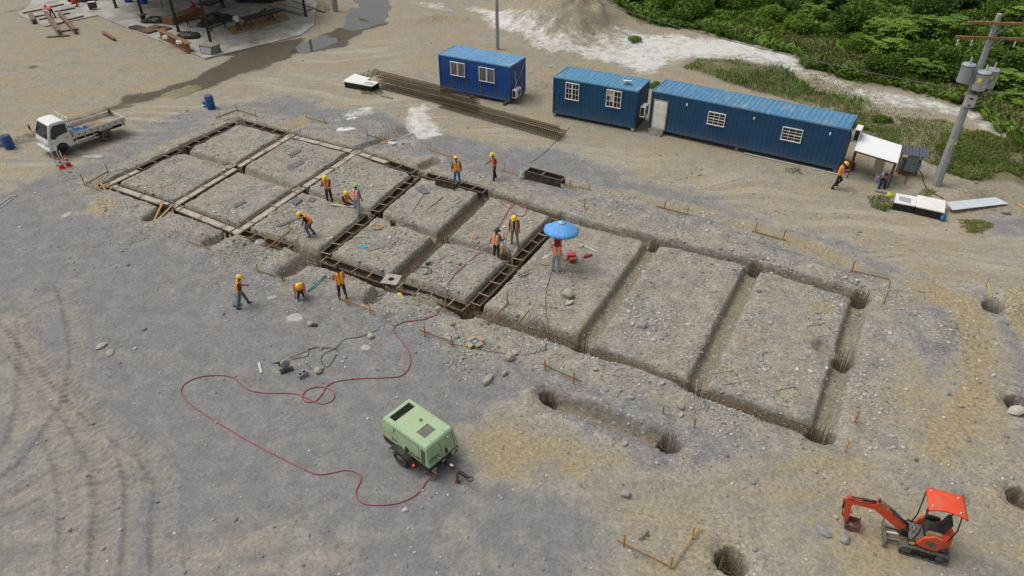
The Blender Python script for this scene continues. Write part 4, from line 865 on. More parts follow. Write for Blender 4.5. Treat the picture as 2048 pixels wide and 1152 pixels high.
# ---- compressor -------------------------------------------------------------------------------------------------
def make_compressor():
    ang = R(-40.7); root = empty('air_compressor', (-3.27, 16.68, gh(-3.27, 16.68)), ang, 'pale green towable air compressor on the gravel in the foreground', 'compressor')
    mg = M('compressor_green', (.335, .475, .265), .42, .06, 2.0, dirt=(.40, .40, .29), dirt_amt=.5, dscale=2.2); mk = M('compressor_black', (.016, .015, .015), .55, .3, dirt=(.10, .085, .065), dirt_amt=.35)
    L, W = 2.16, 1.24; zb, zt = .70, 1.52; hb = L / 2 + .05
    # enclosure: sides lean in towards the roof, front end slopes
    def ring(x0, x1, w, z, r=.045):
        pts = []
        for cx, cy, a0 in ((x1 - r, w - r, 0), (x0 + r, w - r, 90), (x0 + r, -w + r, 180), (x1 - r, -w + r, 270)):
            for k in range(4):
                a = R(a0 + 30 * k); pts.append((cx + r * math.cos(a), cy + r * math.sin(a), z))
        return pts
    b = MB(); rings = [ring(-hb - .04, hb + .10, .70, zb), ring(-hb - .02, hb + .05, .68, 1.02), ring(-hb + .03, hb - .04, .645, zt - .10), ring(-hb + .05, hb - .07, .625, zt - .03), ring(-hb + .10, hb - .12, .58, zt)]
    vs = [p for r_ in rings for p in r_]; n = 16; fs = []
    for i in range(4):
        for j in range(n): fs.append((i * n + j, i * n + (j + 1) % n, (i + 1) * n + (j + 1) % n, (i + 1) * n + j))
    b.add(vs, fs, 0, True)
    # roof with two recessed openings, laid as strips around them
    xs = [-hb + .10, -hb + .20, -hb + .52, .30, .72, hb - .12]; ys = [-.58, -.46, .46, .58]; tz = zt
    def quad(x0, x1, y0, y1, z=tz, mi=0): b.add([(x0, y0, z), (x1, y0, z), (x1, y1, z), (x0, y1, z)], [(0, 1, 2, 3)], mi)
    quad(xs[0], xs[5], -.58, -.47); quad(xs[0], xs[5], .47, .58)
    quad(xs[0], xs[1], -.47, .47); quad(xs[2], xs[3], -.47, .47); quad(xs[4], xs[5], -.47, .47)
    quad(xs[3], xs[4], -.47, -.34); quad(xs[3], xs[4], .18, .47)
    for (xa, xb, ya, yb, dp) in ((xs[1], xs[2], -.47, .47, .10), (xs[3], xs[4], -.34, .18, .04)):
        for p, q_ in (((xa, ya), (xb, ya)), ((xb, ya), (xb, yb)), ((xb, yb), (xa, yb)), ((xa, yb), (xa, ya))):
            b.add([(p[0], p[1], tz), (q_[0], q_[1], tz), (q_[0], q_[1], tz - dp), (p[0], p[1], tz - dp)], [(0, 1, 2, 3)])
    body = b.build('enclosure', mg, root)
    b = MB(); b.box(((xs[1] + xs[2]) / 2, 0, tz - .105), (.31, .93, .02)); cw = b.build('cooler_well', mk, root)
    for i in range(9):
        g = MB(); g.box((xs[1] + .03 + i * .033, 0, tz - .075), (.012, .92, .04)); g.build('fin', mk, cw)
    b = MB(); b.box(((xs[3] + xs[4]) / 2, -.08, tz - .045), (.41, .51, .015)); gr = b.build('exhaust_grille', M('grille_dust', (.19, .185, .165), .8, .2), root)
    b = MB()
    for i in range(13): b.bar((xs[3] + .02 + i * .0315, -.335, tz - .028), (xs[3] + .02 + i * .0315, .175, tz - .028), .007, .007)
    for i in range(16): b.bar((xs[3] + .004, -.325 + i * .032, tz - .020), (xs[4] - .004, -.325 + i * .032, tz - .020), .007, .007)
    o = b.build('mesh_wires', M('wire_grey', (.30, .29, .27), .6, .1, metal=.4), gr); o['kind'] = 'stuff'
    b = MB(); b.tube([(.02 + .05 * math.cos(t * .52), .14 + .05 * math.sin(t * .52), tz + .02) for t in range(12)], .012, 6, closed=True); b.build('lifting_eye', mk, root)
    for x, y in ((-.55, -.56), (.95, -.30), (.95, .3), (.2, .52), (.60, -.42)):
        b = MB(); b.box((x, y, tz + .006), (.05, .04, .012)); b.build('roof_clip', M('clip_grey', (.33, .36, .28), .5), root)
    # black base and chassis
    b = MB(); rings = [ring(-hb - .04, hb + .10, .702, zb + .0), ring(-hb + .04, hb + .08, .69, .40, .05)]; vs = [p for r_ in rings for p in r_]
    b.add(vs, [(j, (j + 1) % n, n + (j + 1) % n, n + j)[::-1] for j in range(n)] + [tuple(range(n))[::-1], tuple(n + j for j in range(n))[::-1]], 0, False); b.build('base', mk, root)
    # doors, louvres and lettering on the side facing the camera (-y)
    for x in (-.62, .72):
        b = MB(); b.bar((x, -.698, zb + .06), (x, -.652, zt - .12), .02, .006, up=(0, 1, 0)); b.build('door_seam', M('seam_green', (.10, .15, .075), .6), root)
    b = MB(); b.bar((-.62, -.653, zt - .115), (.72, -.653, zt - .115), .006, .02, up=(0, 1, 0)); b.build('door_seam', MATS['seam_green'], root)
    tl = math.atan2(.055, .95)
    def side(x, z, s):   # a plate on the -y wall
        yy = -.702 + (z - zb) * .058 - .004; return Matrix.Translation((x, yy, z)) @ Matrix.Rotation(R(90) - tl, 4, 'X') @ Matrix.Scale(s, 4)
    b = MB(); b.prism([(-.085, -.30), (.085, -.30), (.085, .30), (-.085, .30)], .006, side(.93, 1.05, 1)); lv = b.build('louvre_panel', mk, root)
    b = MB()
    for i in range(3):
        for j in range(9): b.prism([(-.022, -.02), (.022, -.02), (.022, .02), (-.022, .02)], .01, side(.93 + (i - 1) * .053, .81 + j * .06, 1))
    o = b.build('louvre_holes', M('louvre_green', (.10, .16, .08), .6), lv); o['kind'] = 'stuff'
    for x, z in ((-.55, 1.32), (.0, .86)):
        b = MB(); b.prism([(-.035, -.10), (.035, -.10), (.035, .10), (-.035, .10)], .02, side(x, z, 1)); b.build('latch', M('latch_cream', (.55, .52, .36), .5), root)
    b = MB(); b.prism([(-.05, -.09), (.05, -.09), (.05, .09), (-.05, .09)], .012, side(.14, .86, 1)); b.build('hand_hole', mk, root)
    mt = M('decal_black', (.02, .025, .015), .5, .1)
    text_part('lettering', 'SULLAIR', .17, side(.50, .83, 1), mt, root); text_part('lettering', '375H', .12, side(-.50, .86, 1), mt, root)
    b = MB(); b.tube([tuple(side(.08, .83, 1) @ Vector((.055 * math.cos(k * .7), .045 * math.sin(k * .7), .004))) for k in range(9)], .012, 5, closed=True); b.build('round_emblem', mt, root)
    # front end (+x)
    sl = math.atan2(.10, .95)
    def end(y, z): return Matrix.Translation((hb + .103 - (z - zb) * .135, y, z)) @ Matrix.Rotation(R(90), 4, 'Z') @ Matrix.Rotation(R(90) - sl, 4, 'X')
    text_part('lettering', '375H', .22, end(-.42, .94), mt, root); text_part('lettering', 'TIER 3', .05, end(-.36, .80), mt, root)
    for y in (-.08, .52):
        b = MB(); b.bar((hb + .10, y, zb + .05), (hb - .02, y, zt - .14), .02, .006, up=(1, 0, 0)); b.build('door_seam', MATS['seam_green'], root)
    for y, z, w_, h_ in ((.28, 1.30, .07, .2), (.24, .84, .1, .1)):
        b = MB(); b.prism([(-w_ / 2, -h_ / 2), (w_ / 2, -h_ / 2), (w_ / 2, h_ / 2), (-w_ / 2, h_ / 2)], .02, end(y, z)); b.build('latch', MATS['latch_cream'], root)
    b = MB(); b.prism([(-.05, -.1), (.05, -.1), (.05, .1), (-.05, .1)], .012, end(.13, .86)); b.build('hand_hole', mk, root)
    for y, z, w_, h_ in ((.42, .55, .16, .16), (.58, .58, .1, .1), (-.04, .52, .16, .07), (-.50, .48, .22, .06)):
        b = MB(); b.box((hb + .098, y, z), (.006, w_, h_)); b.build('sticker', M('sticker_white', (.55, .54, .5), .6, .15), root)
    # axle, wheels, mudguards
    for s in (-1, 1):
        wheel(root, (-.10, s * .80, .33), .33, .20)
        b = MB(); y0, y1 = s * .70, s * .93; pr = [(-.62, .50), (-.52, .66), (-.30, .75), (.12, .75), (.36, .66), (.62, .44)]; vs = []; fs = []
        for x, z in pr: vs += [(x, min(y0, y1), z), (x, max(y0, y1), z), (x, max(y0, y1), z - .035), (x, min(y0, y1), z - .035)]
        for i in range(5):
            for j in range(4): fs.append((i * 4 + j, i * 4 + 4 + j, i * 4 + 4 + (j + 1) % 4, i * 4 + (j + 1) % 4))
        fs += [(0, 1, 2, 3), (23, 22, 21, 20)]; b.add(vs, fs); b.build('mudguard', mk, root)
        b = MB(); b.box((.60, s * .86, .52), (.10, .08, .07), bev=.015); b.build('side_lamp', M('lamp_amber', (.75, .10, .03), .3, .05), root)
    b = MB(); b.box((.02, 0, .33), (.10, 1.5, .09)); b.build('axle', mk, root)
    # tow bar
    b = MB(); b.bar((.7, 0, .40), (2.36, 0, .47), .10, .10); b.build('drawbar', mk, root)
    b = MB(); b.tube([(2.44 + .09 * math.cos(k * .52), .09 * math.sin(k * .52), .48) for k in range(12)], .03, 6, closed=True); b.build('tow_ring', m_rust, root)
    b = MB(); b.cyl((1.93, -.12, .62), (1.93, -.12, .05), .035, n=8); b.bar((1.9, -.12, .55), (1.93, 0, .46), .05, .05); b.cyl((1.93, -.12, .05), (1.93, -.12, .01), .10, n=10); b.bar((1.82, -.22, .62), (1.95, -.12, .62), .02, .02); b.build('jack', m_rust, root)
    b = MB(); b.box((1.55, 0, .50), (.12, .09, .02)); b.build('sticker', MATS['sticker_white'], root)
    b = MB(); b.cyl((1.22, -.52, .42), (1.36, -.54, .40), .035, n=8); b.bar((1.2, -.62, .40), (1.25, -.4, .40), .03, .03); b.build('outlet_valve', M('brass_dull', (.35, .27, .16), .5, .2, metal=.5), root)
    return root
comp = make_compressor()
# ---- mini excavator ---------------------------------------------------------------------------------------------
def make_excavator():
    root = empty('mini_excavator', (12.605, 12.78, gh(12.6, 12.78)), R(159.2), 'small orange red mini excavator with canopy in the bottom right corner', 'excavator')
    mo = M('digger_orange', (.74, .075, .020), .45, .10, 3, dirt=(.36, .19, .12), dirt_amt=.45, dscale=4); mk = M('digger_black', (.022, .021, .020), .6, .3, dirt=(.12, .10, .08), dirt_amt=.4)
    mgy = M('digger_grey', (.13, .125, .115), .8, .25, 6, dirt=(.24, .21, .16), dirt_amt=.5); ms = M('sticker_yellow', (.75, .45, .02), .5)
    mtr = M('track_rubber', (.080, .077, .072), .9, .25, 10, dirt=(.21, .19, .155), dirt_amt=.75, dscale=6)
    xf, xr, rr = .68, -.68, .205
    for s in (-1, 1):      # +y is the far side
        y = s * .39
        t = empty('track', (0, y, 0)); t.parent = root
        pts = []
        for k in range(9): a = R(90 - 180 * k / 8); pts.append((xf - rr + .0 + rr * math.cos(a), rr + rr * math.sin(a)))
        for k in range(9): a = R(-90 - 180 * k / 8); pts.append((xr + rr + rr * math.cos(a), rr + rr * math.sin(a)))
        b = MB(); n = len(pts); vs = []
        for x, z in pts:
            dx, dz = (x - (xf - rr if x > 0 else xr + rr)) / rr, (z - rr) / rr
            vs += [(x, -.125, z), (x, .125, z), (x - dx * .035, .125, z - dz * .035), (x - dx * .035, -.125, z - dz * .035)]
        fs = []
        for i in range(n):
            j = (i + 1) % n
            for q in range(4): fs.append((i * 4 + q, j * 4 + q, j * 4 + (q + 1) % 4, i * 4 + (q + 1) % 4))
        b.add(vs, fs); b.build('belt', mtr, t)
        per = 2 * (xf - rr - xr - rr) + 2 * math.pi * rr; nl = 34
        for i in range(nl):
            d = per * i / nl; fl = xf - rr - xr - rr
            if d < fl: x, z, a = xr + rr + d, 2 * rr, 90
            elif d < fl + math.pi * rr: th = (d - fl) / rr; x, z, a = xf - rr + rr * math.sin(th), rr + rr * math.cos(th), 90 - math.degrees(th)
            elif d < 2 * fl + math.pi * rr: x, z, a = xf - rr - (d - fl - math.pi * rr), 0, -90
            else: th = (d - 2 * fl - math.pi * rr) / rr; x, z, a = xr + rr - rr * math.sin(th), rr - rr * math.cos(th), -90 - math.degrees(th)
            M3 = Matrix.Rotation(R(90 - a), 3, 'Y'); b = MB()
            for sy in (-1, 1): b.box((x, sy * .060, z + (.0 if z > .01 else .012)), (.036, .112, .036), M3 @ Matrix.Rotation(R(sy * 14), 3, 'Z'))
            b.build('lug', mtr, t)
        b = MB(); b.box((0, 0, rr), (1.0, .12, .16), bev=.03); b.build('track_frame', mk, t)
        for x in (xf - rr, xr + rr):
            b = MB(); b.cyl((x, -.09, rr), (x, .09, rr), rr * .72, n=14); b.build('sprocket', mgy, t)
        for k in range(3):
            b = MB(); b.cyl((-.26 + .26 * k, -.08, .085), (-.26 + .26 * k, .08, .085), .05, n=10); b.build('roller', mk, t)
    b = MB(); b.box((0, 0, .30), (.62, .62, .16), bev=.03); b.cyl((0, 0, .36), (0, 0, .46), .28, n=18); b.build('undercarriage', mk, root)
    # dozer blade
    b = MB(); pr = [(1.03, .02), (1.10, .05), (1.07, .19), (1.11, .34), (1.07, .35), (1.03, .19)]; b.prism(pr, .94, Matrix.Translation((0, -.47, 0)) @ Matrix(((1, 0, 0, 0), (0, 0, 1, 0), (0, 1, 0, 0), (0, 0, 0, 1)))); bl = b.build('blade', mgy, root)
    for s in (-1, 1):
        b = MB(); b.bar((.35, s * .20, .24), (1.05, s * .24, .18), .06, .08); b.build('blade_arm', mgy, bl)
    b = MB(); b.cyl((.4, .0, .32), (1.04, .0, .22), .035, n=8); b.build('blade_cylinder', m_acw, bl)
    # house
    b = MB(); b.box((-.05, 0, .52), (1.10, .86, .12), bev=.03); b.build('deck', mk, root)
    b = MB(); b.box((.26, .02, .60), (.50, .66, .03), bev=.008); b.build('floor_mat', mgy, root)
    # rear cowl: rounded counterweight, side cowls
    b = MB(); pr = []
    for k in range(13):
        a = R(90 + 180 * k / 12); pr.append((-.18 + .48 * math.cos(a), .43 * math.sin(a)))
    vs = []; n = len(pr)
    for z, g in ((.46, 1.0), (.55, 1.03), (.90, 1.0), (1.0, .93)):
        for x, y in pr: vs.append((-.18 + (x + .18) * g, y * g, z))
    fs = [(i * n + j, i * n + j + 1, i * n + n + j + 1, i * n + n + j) for i in range(3) for j in range(n - 1)] + [tuple(3 * n + j for j in range(n)), (0, n, 2 * n, 3 * n, 4 * n - 1, 3 * n - 1, 2 * n - 1, n - 1)]
    b.add(vs, fs, 0, False); b.build('counterweight', mo, root)
    for s in (-1, 1):
        b = MB(); poly = [(.30, .60), (.24, .52), (-.18, .46), (-.30, .50), (-.30, 1.0), (-.05, 1.06), (.18, .88)]
        b.prism(poly, .10, Matrix.Translation((0, -.44 if s > 0 else .345, 0)) @ Matrix(((1, 0, 0, 0), (0, 0, 1, 0), (0, 1, 0, 0), (0, 0, 0, 1)))); cw = b.build('side_cowl', mo, root)
        b = MB(); b.prism([(.12, .70), (-.12, .58), (-.22, .62), (-.22, .78), (-.05, .84), (.08, .80)], .02, Matrix.Translation((0, -.447 if s > 0 else .428, 0)) @ Matrix(((1, 0, 0, 0), (0, 0, 1, 0), (0, 1, 0, 0), (0, 0, 0, 1)))); b.build('cowl_opening', mgy, cw)
    for p, s in (((.42, .442, .54), (.14, .01, .08)), ((.42, -.442, .54), (.14, .01, .08)), ((-.60, -.28, .80), (.03, .10, .10)), ((-.60, .28, .80), (.03, .10, .10))):
        b = MB(); b.box(p, s, Matrix.Rotation(R(-30 if p[1] < 0 and p[0] < 0 else (30 if p[0] < 0 else 0)), 3, 'Z')); b.build('sticker', ms, root)
    # seat and controls
    b = MB(); b.box((-.10, 0, .98), (.44, .46, .14), bev=.05); b.box((-.34, 0, 1.28), (.13, .44, .52), Matrix.Rotation(R(-12), 3, 'Y'), bev=.05); b.build('seat', mk, root)
    b = MB(); b.box((-.12, 0, .80), (.5, .6, .22), bev=.03); b.build('seat_box', mk, root)
    for s in (-1, 1):
        b = MB(); b.box((-.06, s * .31, 1.02), (.42, .10, .22), bev=.03); b.build('console', mk if s < 0 else M('console_tan', (.33, .25, .13), .7, .2), root)
        b = MB(); b.cyl((.14, s * .31, 1.1), (.18, s * .30, 1.32), .016, n=6); b.ell((.18, s * .30, 1.35), (.03, .03, .05), 8, 5); b.build('joystick', mk, root)
        b = MB(); b.cyl((.40, s * .09, .62), (.36, s * .09, .95), .012, n=6); b.ell((.36, s * .09, .97), (.022, .022, .022), 8, 5); b.build('travel_lever', mgy, root)
    for k in range(3):
        b = MB(); b.ell((.34, -.20 + .08 * k, .635), (.035, .028, .02), 8, 5); b.build('pedal', M('pedal_pale', (.5, .49, .45), .6), root)
    # canopy on four bent posts
    for s in (-1, 1):
        b = MB(); b.tube([(.40, s * .33, .56), (.34, s * .335, 1.0), (.42, s * .34, 2.1)], .022, 8); b.build('canopy_post', mk, root)
        b = MB(); b.tube([(-.46, s * .33, .95), (-.52, s * .34, 1.5), (-.44, s * .34, 2.1)], .022, 8); b.build('canopy_post', mk, root)
    b = MB(); nx, ny = 10, 8; vs = []; fs = []
    def cz(u, v): return 2.13 + .075 * (1 - abs(2 * u - 1) ** 2.2) - .02 * abs(2 * v - 1) ** 3 + (.03 if abs(2 * v - 1) > .8 else 0) + (.018 if .12 < abs(2 * v - 1) < .55 and .15 < u < .85 else 0)
    for i in range(nx + 1):
        for j in range(ny + 1):
            u, v = i / nx, j / ny; wd = .38 + .055 * (2 * u - 1) ** 2; vs.append((-.58 + 1.02 * u, -wd + 2 * wd * v, cz(u, v)))
    k0 = len(vs); vs += [(x, y, z - .05) for x, y, z in vs]; W_ = ny + 1
    for i in range(nx):
        for j in range(ny):
            a = i * W_ + j; fs.append((a, a + W_, a + W_ + 1, a + 1)); fs.append((k0 + a, k0 + a + 1, k0 + a + W_ + 1, k0 + a + W_))
    for i in range(nx): a = i * W_; fs.append((a, k0 + a, k0 + a + W_, a + W_)); a += ny; fs.append((a, a + W_, k0 + a + W_, k0 + a))
    for j in range(ny): fs.append((j, j + 1, k0 + j + 1, k0 + j)); a = nx * W_ + j; fs.append((a, k0 + a, k0 + a + 1, a + 1))
    b.add(vs, fs, 0, True); cp = b.build('canopy', mo, root)
    for x in (-.38, .34):
        for y in (-.28, .28): b = MB(); b.cyl((x, y, 2.15), (x, y, 2.215), .02, n=8); b.build('bolt', m_acw, cp)
    # boom, arm and bucket in the centre plane
    def plate(poly, wd, name, mat, y0=0.0): b = MB(); b.prism(poly, wd, Matrix.Translation((0, y0 - wd / 2, 0)) @ Matrix(((1, 0, 0, 0), (0, 0, 1, 0), (0, 1, 0, 0), (0, 0, 0, 1)))); return b.build(name, mat, root)
    b = MB(); b.box((.60, 0, .50), (.22, .22, .30), bev=.03); b.build('swing_post', mk, root)
    plate([(.60, .50), (.72, .50), (1.22, .86), (1.62, 1.14), (2.30, 1.10), (2.36, 1.20), (2.24, 1.27), (1.66, 1.32), (1.50, 1.38), (1.12, 1.10), (.62, .72)], .13, 'boom', mo)
    plate([(1.46, 1.34), (1.68, 1.30), (1.62, 1.44), (1.52, 1.46)], .16, 'boom_bracket', mo)
    b = MB(); b.cyl((.56, 0, .80), (1.06, 0, 1.16), .045, n=10); b.cyl((1.06, 0, 1.16), (1.20, 0, 1.25), .024, n=8); b.build('boom_cylinder', mk, root)
    b = MB(); b.cyl((1.62, 0, 1.42), (2.02, 0, 1.40), .042, n=10); b.cyl((2.02, 0, 1.40), (2.34, 0, 1.36), .022, n=8); b.build('arm_cylinder', mk, root)
    plate([(2.26, 1.34), (2.40, 1.38), (2.46, 1.18), (2.30, .40), (2.22, .22), (2.14, .24), (2.16, .44), (2.22, 1.00), (2.20, 1.16)], .11, 'arm', mo)
    b = MB(); b.cyl((2.46, 0, 1.18), (2.42, 0, .80), .036, n=10); b.cyl((2.42, 0, .80), (2.36, 0, .48), .02, n=8); b.build('bucket_cylinder', mk, root)
    b = MB(); b.bar((2.36, 0, .48), (2.22, 0, .30), .10, .04); b.bar((2.36, 0, .48), (2.12, 0, .14), .06, .04); b.build('bucket_link', mo, root)
    b = MB(); b.box((1.56, 0, 1.50), (.05, .05, .16)); b.build('work_lamp', mk, root)
    for y in (-.05, .0, .05):
        b = MB(); b.tube([(.52, y, .74), (.80, y, .98), (1.10, y, 1.24), (1.45, y * 1.3, 1.45), (1.60, y * 1.3, 1.46)], .012, 5); b.build('hydraulic_hose', mk, root)
        b = MB(); b.tube([(1.62, y, 1.40), (1.9, y * 1.6, 1.33), (2.2, y * 1.6, 1.31), (2.36, y, 1.26)], .010, 5); b.build('hydraulic_hose', mk, root)
    mbk = M('bucket_steel', (.17, .075, .06), .65, .35, 5, dirt=(.16, .13, .10), dirt_amt=.5)
    prof = [(2.22, .28), (2.20, .10), (2.10, .0), (1.94, -.01), (1.84, .08), (1.80, .26)]; yy = (-.19, .19)
    b = MB(); vs = []; fs = []
    for x, z in prof: vs += [(x, yy[0], z), (x, yy[1], z), (x + (.0), yy[1], z + .0), (x, yy[0], z)]
    n = len(prof)
    for i in range(n - 1): fs.append((i * 4, i * 4 + 4, i * 4 + 5, i * 4 + 1))
    fs += [tuple(i * 4 for i in range(n))[::-1], tuple(i * 4 + 1 for i in range(n))]; b.add(vs, fs); bk = b.build('bucket', mbk, root)
    sm = bk.modifiers.new('thick', 'SOLIDIFY'); sm.thickness = .022; sm.offset = 0
    for k in range(4): b = MB(); b.box((1.79, -.15 + .10 * k, .30), (.03, .05, .10)); b.build('tooth', mbk, bk)
    b = MB(); b.ell((2.27, -.062, .52), (.04, .012, .04), 8, 5); b.build('sticker', ms, root)
    return root
exc = make_excavator()
# ---- light truck ------------------------------------------------------------------------------------------------
def make_truck():
    a = math.atan2(41.18 - 43.28, -28.35 + 26.67); # rear wheel to front wheel, near side
    f = Vector((math.cos(a), math.sin(a))); l = Vector((-f.y, f.x))
    mid = Vector((-27.51, 42.23)); cpos = mid - l * .82
    root = empty('flatbed_truck', (cpos.x, cpos.y, gh(cpos.x, cpos.y) + .005), a, 'white cab-over flatbed truck parked at the left of the site', 'truck')
    mw = M('truck_white', (.74, .74, .72), .35, .03, 2, dirt=(.58, .55, .48), dirt_amt=.25); mk = M('truck_black', (.02, .02, .02), .6, .3, dirt=(.10, .09, .07), dirt_amt=.4)
    mb = M('bed_cream', (.66, .65, .58), .55, .10, 3, dirt=(.42, .38, .30), dirt_amt=.5); root.scale = (1.05, 1.05, 1.05); mg = M('truck_glass', (.018, .032, .03), .08, .2, 1.5, spec=.7)
    # +x forward; the side towards the camera is +y
    def plate(poly, y0, wd, name, mat, par=None): b = MB(); b.prism(poly, wd, Matrix.Translation((0, y0, 0)) @ Matrix(((1, 0, 0, 0), (0, 0, 1, 0), (0, 1, 0, 0), (0, 0, 0, 1)))); return b.build(name, mat, par or root)
    hw = .84
    # cab shell as rings across x (section polygon front to back), slightly narrower at the roof
    sec = [(.62, .62), (.62, 1.55), (.68, 1.98), (.86, 2.06), (1.44, 2.06), (1.62, 1.99), (1.96, 1.22), (2.04, .98), (2.04, .50), (1.70, .48), (1.62, .72), (1.34, .86), (1.06, .72), (.98, .48), (.64, .48)]
    b = MB(); vs = []; fs = []; ys = (-hw, -hw + .05, hw - .05, hw); n = len(sec)
    for k, y in enumerate(ys):
        for x, z in sec:
            g = 1 - max(0, (z - 1.2)) * .09; ins = .045 if k in (0, 3) else 0
            xx = x - (ins if x > 1.9 else 0) + (ins * .3 if x < .7 else 0); zz = z - (ins * .9 if z > 1.9 else 0); vs.append((xx, y * g, zz))
    for k in range(3):
        for j in range(n): fs.append((k * n + j, k * n + (j + 1) % n, k * n + n + (j + 1) % n, k * n + n + j))
    fs += [tuple(range(n)), tuple(3 * n + j for j in range(n))[::-1]]
    b.add(vs, fs); cab = b.build('cab', mw, root)
    # windscreen
    b = MB(); b.add([(1.640, -.68, 1.93), (1.640, .68, 1.93), (1.955, .77, 1.26), (1.955, -.77, 1.26)], [(0, 3, 2, 1)]); b.add([(1.660, -.68, 1.935), (1.660, .68, 1.935), (1.975, .77, 1.265), (1.975, -.77, 1.265)], [(0, 1, 2, 3)])
    for i in range(4): j = (i + 1) % 4; b.add([b.v[i], b.v[j], b.v[4 + j], b.v[4 + i]], [(0, 1, 2, 3)])
    b.build('windscreen', mg, cab)
    for s in (-1, 1):
        poly = [(.74, 1.86), (1.42, 1.90), (1.60, 1.72), (1.80, 1.20), (1.60, 1.10), (1.38, 1.24), (.76, 1.34)]
        b = MB(); k = len(poly); vs = [(x, s * (hw + .006) * (1 - max(0, z - 1.2) * .09) , z) for x, z in poly] + [(x, s * (hw - .03) * (1 - max(0, z - 1.2) * .09), z) for x, z in poly]
        b.add(vs, [tuple(range(k)), tuple(range(k, 2 * k))[::-1]] + [(i, k + i, k + (i + 1) % k, (i + 1) % k) for i in range(k)]); b.build('side_window', mg, cab)
        b = MB(); b.box((.92, s * (hw + .012), 1.02), (.13, .02, .05)); b.build('door_handle', mk, cab)
        for x0, z0, x1, z1 in ((.68, .60, .68, 1.9), (1.72, .62, 1.84, 1.2)):
            b = MB(); b.bar((x0, s * (hw + .003), z0), (x1, s * (hw + .003) * (1 - max(0, z1 - 1.2) * .09), z1), .012, .006, up=(0, 1, 0)); b.build('door_seam', M('seam_grey', (.3, .3, .29), .6), cab)
        b = MB(); b.box((2.035, s * .60, .80), (.05, .36, .17), bev=.02); b.build('headlight', M('headlight', (.33, .33, .30), .2, .2, spec=.8), cab)
        b = MB(); b.tube([(1.95, s * .82, 1.28), (2.05, s * .95, 1.30), (2.08, s * 1.06, 1.42)], .015, 6); mi = b.build('mirror', mk, cab)
        b = MB(); b.box((2.08, s * 1.06, 1.56), (.07, .17, .32), bev=.02); b.build('mirror_head', mk, mi)
    b = MB(); b.box((2.05, 0, .52), (.14, 1.66, .20), bev=.05); b.build('bumper', mw, root)
    b = MB(); b.box((2.055, 0, .96), (.015, .30, .05)); b.build('badge', M('badge_grey', (.35, .35, .34), .4), cab)
    b = MB(); b.box((1.97, .1, 1.235), (.02, .9, .02)); b.build('wiper', mk, cab)
    # chassis
    for s in (-1, 1): b = MB(); b.box((-.45, s * .36, .55), (4.2, .07, .16)); b.build('chassis_rail', mk, root)
    for x in (1.33, -1.33):
        for s in (-1, 1): wheel(root, (x, s * (.74 if x > 0 else .72), .36), .36, .20 if x > 0 else .30, dusty=(x < 0))
        b = MB(); b.cyl((x, -.7, .36), (x, .7, .36), .06, n=8); b.build('axle', mk, root)
    # deck with drop sides
    x0, x1 = -2.62, .46; dz = .86
    b = MB(); b.box(((x0 + x1) / 2, 0, dz), (x1 - x0, 1.72, .07)); b.build('deck', M('bed_floor', (.27, .215, .17), .9, .3, 4, dirt=(.40, .36, .30), dirt_amt=.7), root)
    for s in (-1, 1):
        b = MB(); b.box(((x0 + x1) / 2, s * .875, dz + .15), (x1 - x0, .035, .32), bev=.008); b.box(((x0 + x1) / 2, s * .895, dz + .29), (x1 - x0, .02, .045)); b.box(((x0 + x1) / 2, s * .895, dz + .02), (x1 - x0, .02, .045)); sd = b.build('drop_side', mb, root)
        for k in range(8):
            x = x0 + .2 + k * .38; b = MB(); b.box((x, s * .908, dz + .10 + .05 * (k % 2)), (.10, .03, .03)); b.box((x, s * .908, dz + .15), (.02, .03, .10)); b.build('latch', mk, sd)
    b = MB(); b.box((x0 - .02, 0, dz + .15), (.035, 1.76, .32), bev=.008); b.build('tailgate', mb, root)
    b = MB(); b.box((x0 + .12, -.72, dz + .34), (.12, .16, .32)); b.build('rusty_post', m_rust, root)
    b = MB(); b.box((.50, 0, dz + .25), (.06, 1.74, .50), bev=.01); hb = b.build('headboard', mb, root)
    for y in (-.82, -.3, .3, .82): b = MB(); b.bar((.50, y, dz + .5), (.52, y, dz + 1.22), .04, .04); b.build('guard_post', mb, hb)
    for z in (.80, 1.05, 1.24): b = MB(); b.bar((.51, -.84, dz + z), (.51, .84, dz + z), .04, .035); b.build('guard_rail', mb, hb)
    for s in (-1, 1):
        for z in (.46, .66): b = MB(); b.bar((-.82, s * .82, z), (.52, s * .82, z), .03, .04); b.build('side_guard', mb, root)
        for x in (-.62, -.1, .45): b = MB(); b.bar((x, s * .80, .42), (x, s * .80, .82), .03, .04); b.build('guard_strut', mb, root)
        b = MB(); b.box((-1.33, s * .80, .80), (.8, .26, .03)); b.build('mudguard', mb, root)
        b = MB(); b.box((-2.58, s * .62, .66), (.05, .24, .12)); b.build('tail_lamp', m_rust, root)
    b = MB(); b.box((-.1, -.45, .52), (.5, .30, .28), bev=.03); b.build('fuel_tank', mk, root)
    return root
truck = make_truck()
def on_truck(x, y, z): m = Matrix.Rotation(truck.rotation_euler.z, 3, 'Z'); v = m @ Vector((x, y, z)) * 1.05; return (truck.location.x + v.x, truck.location.y + v.y, truck.location.z + v.z)
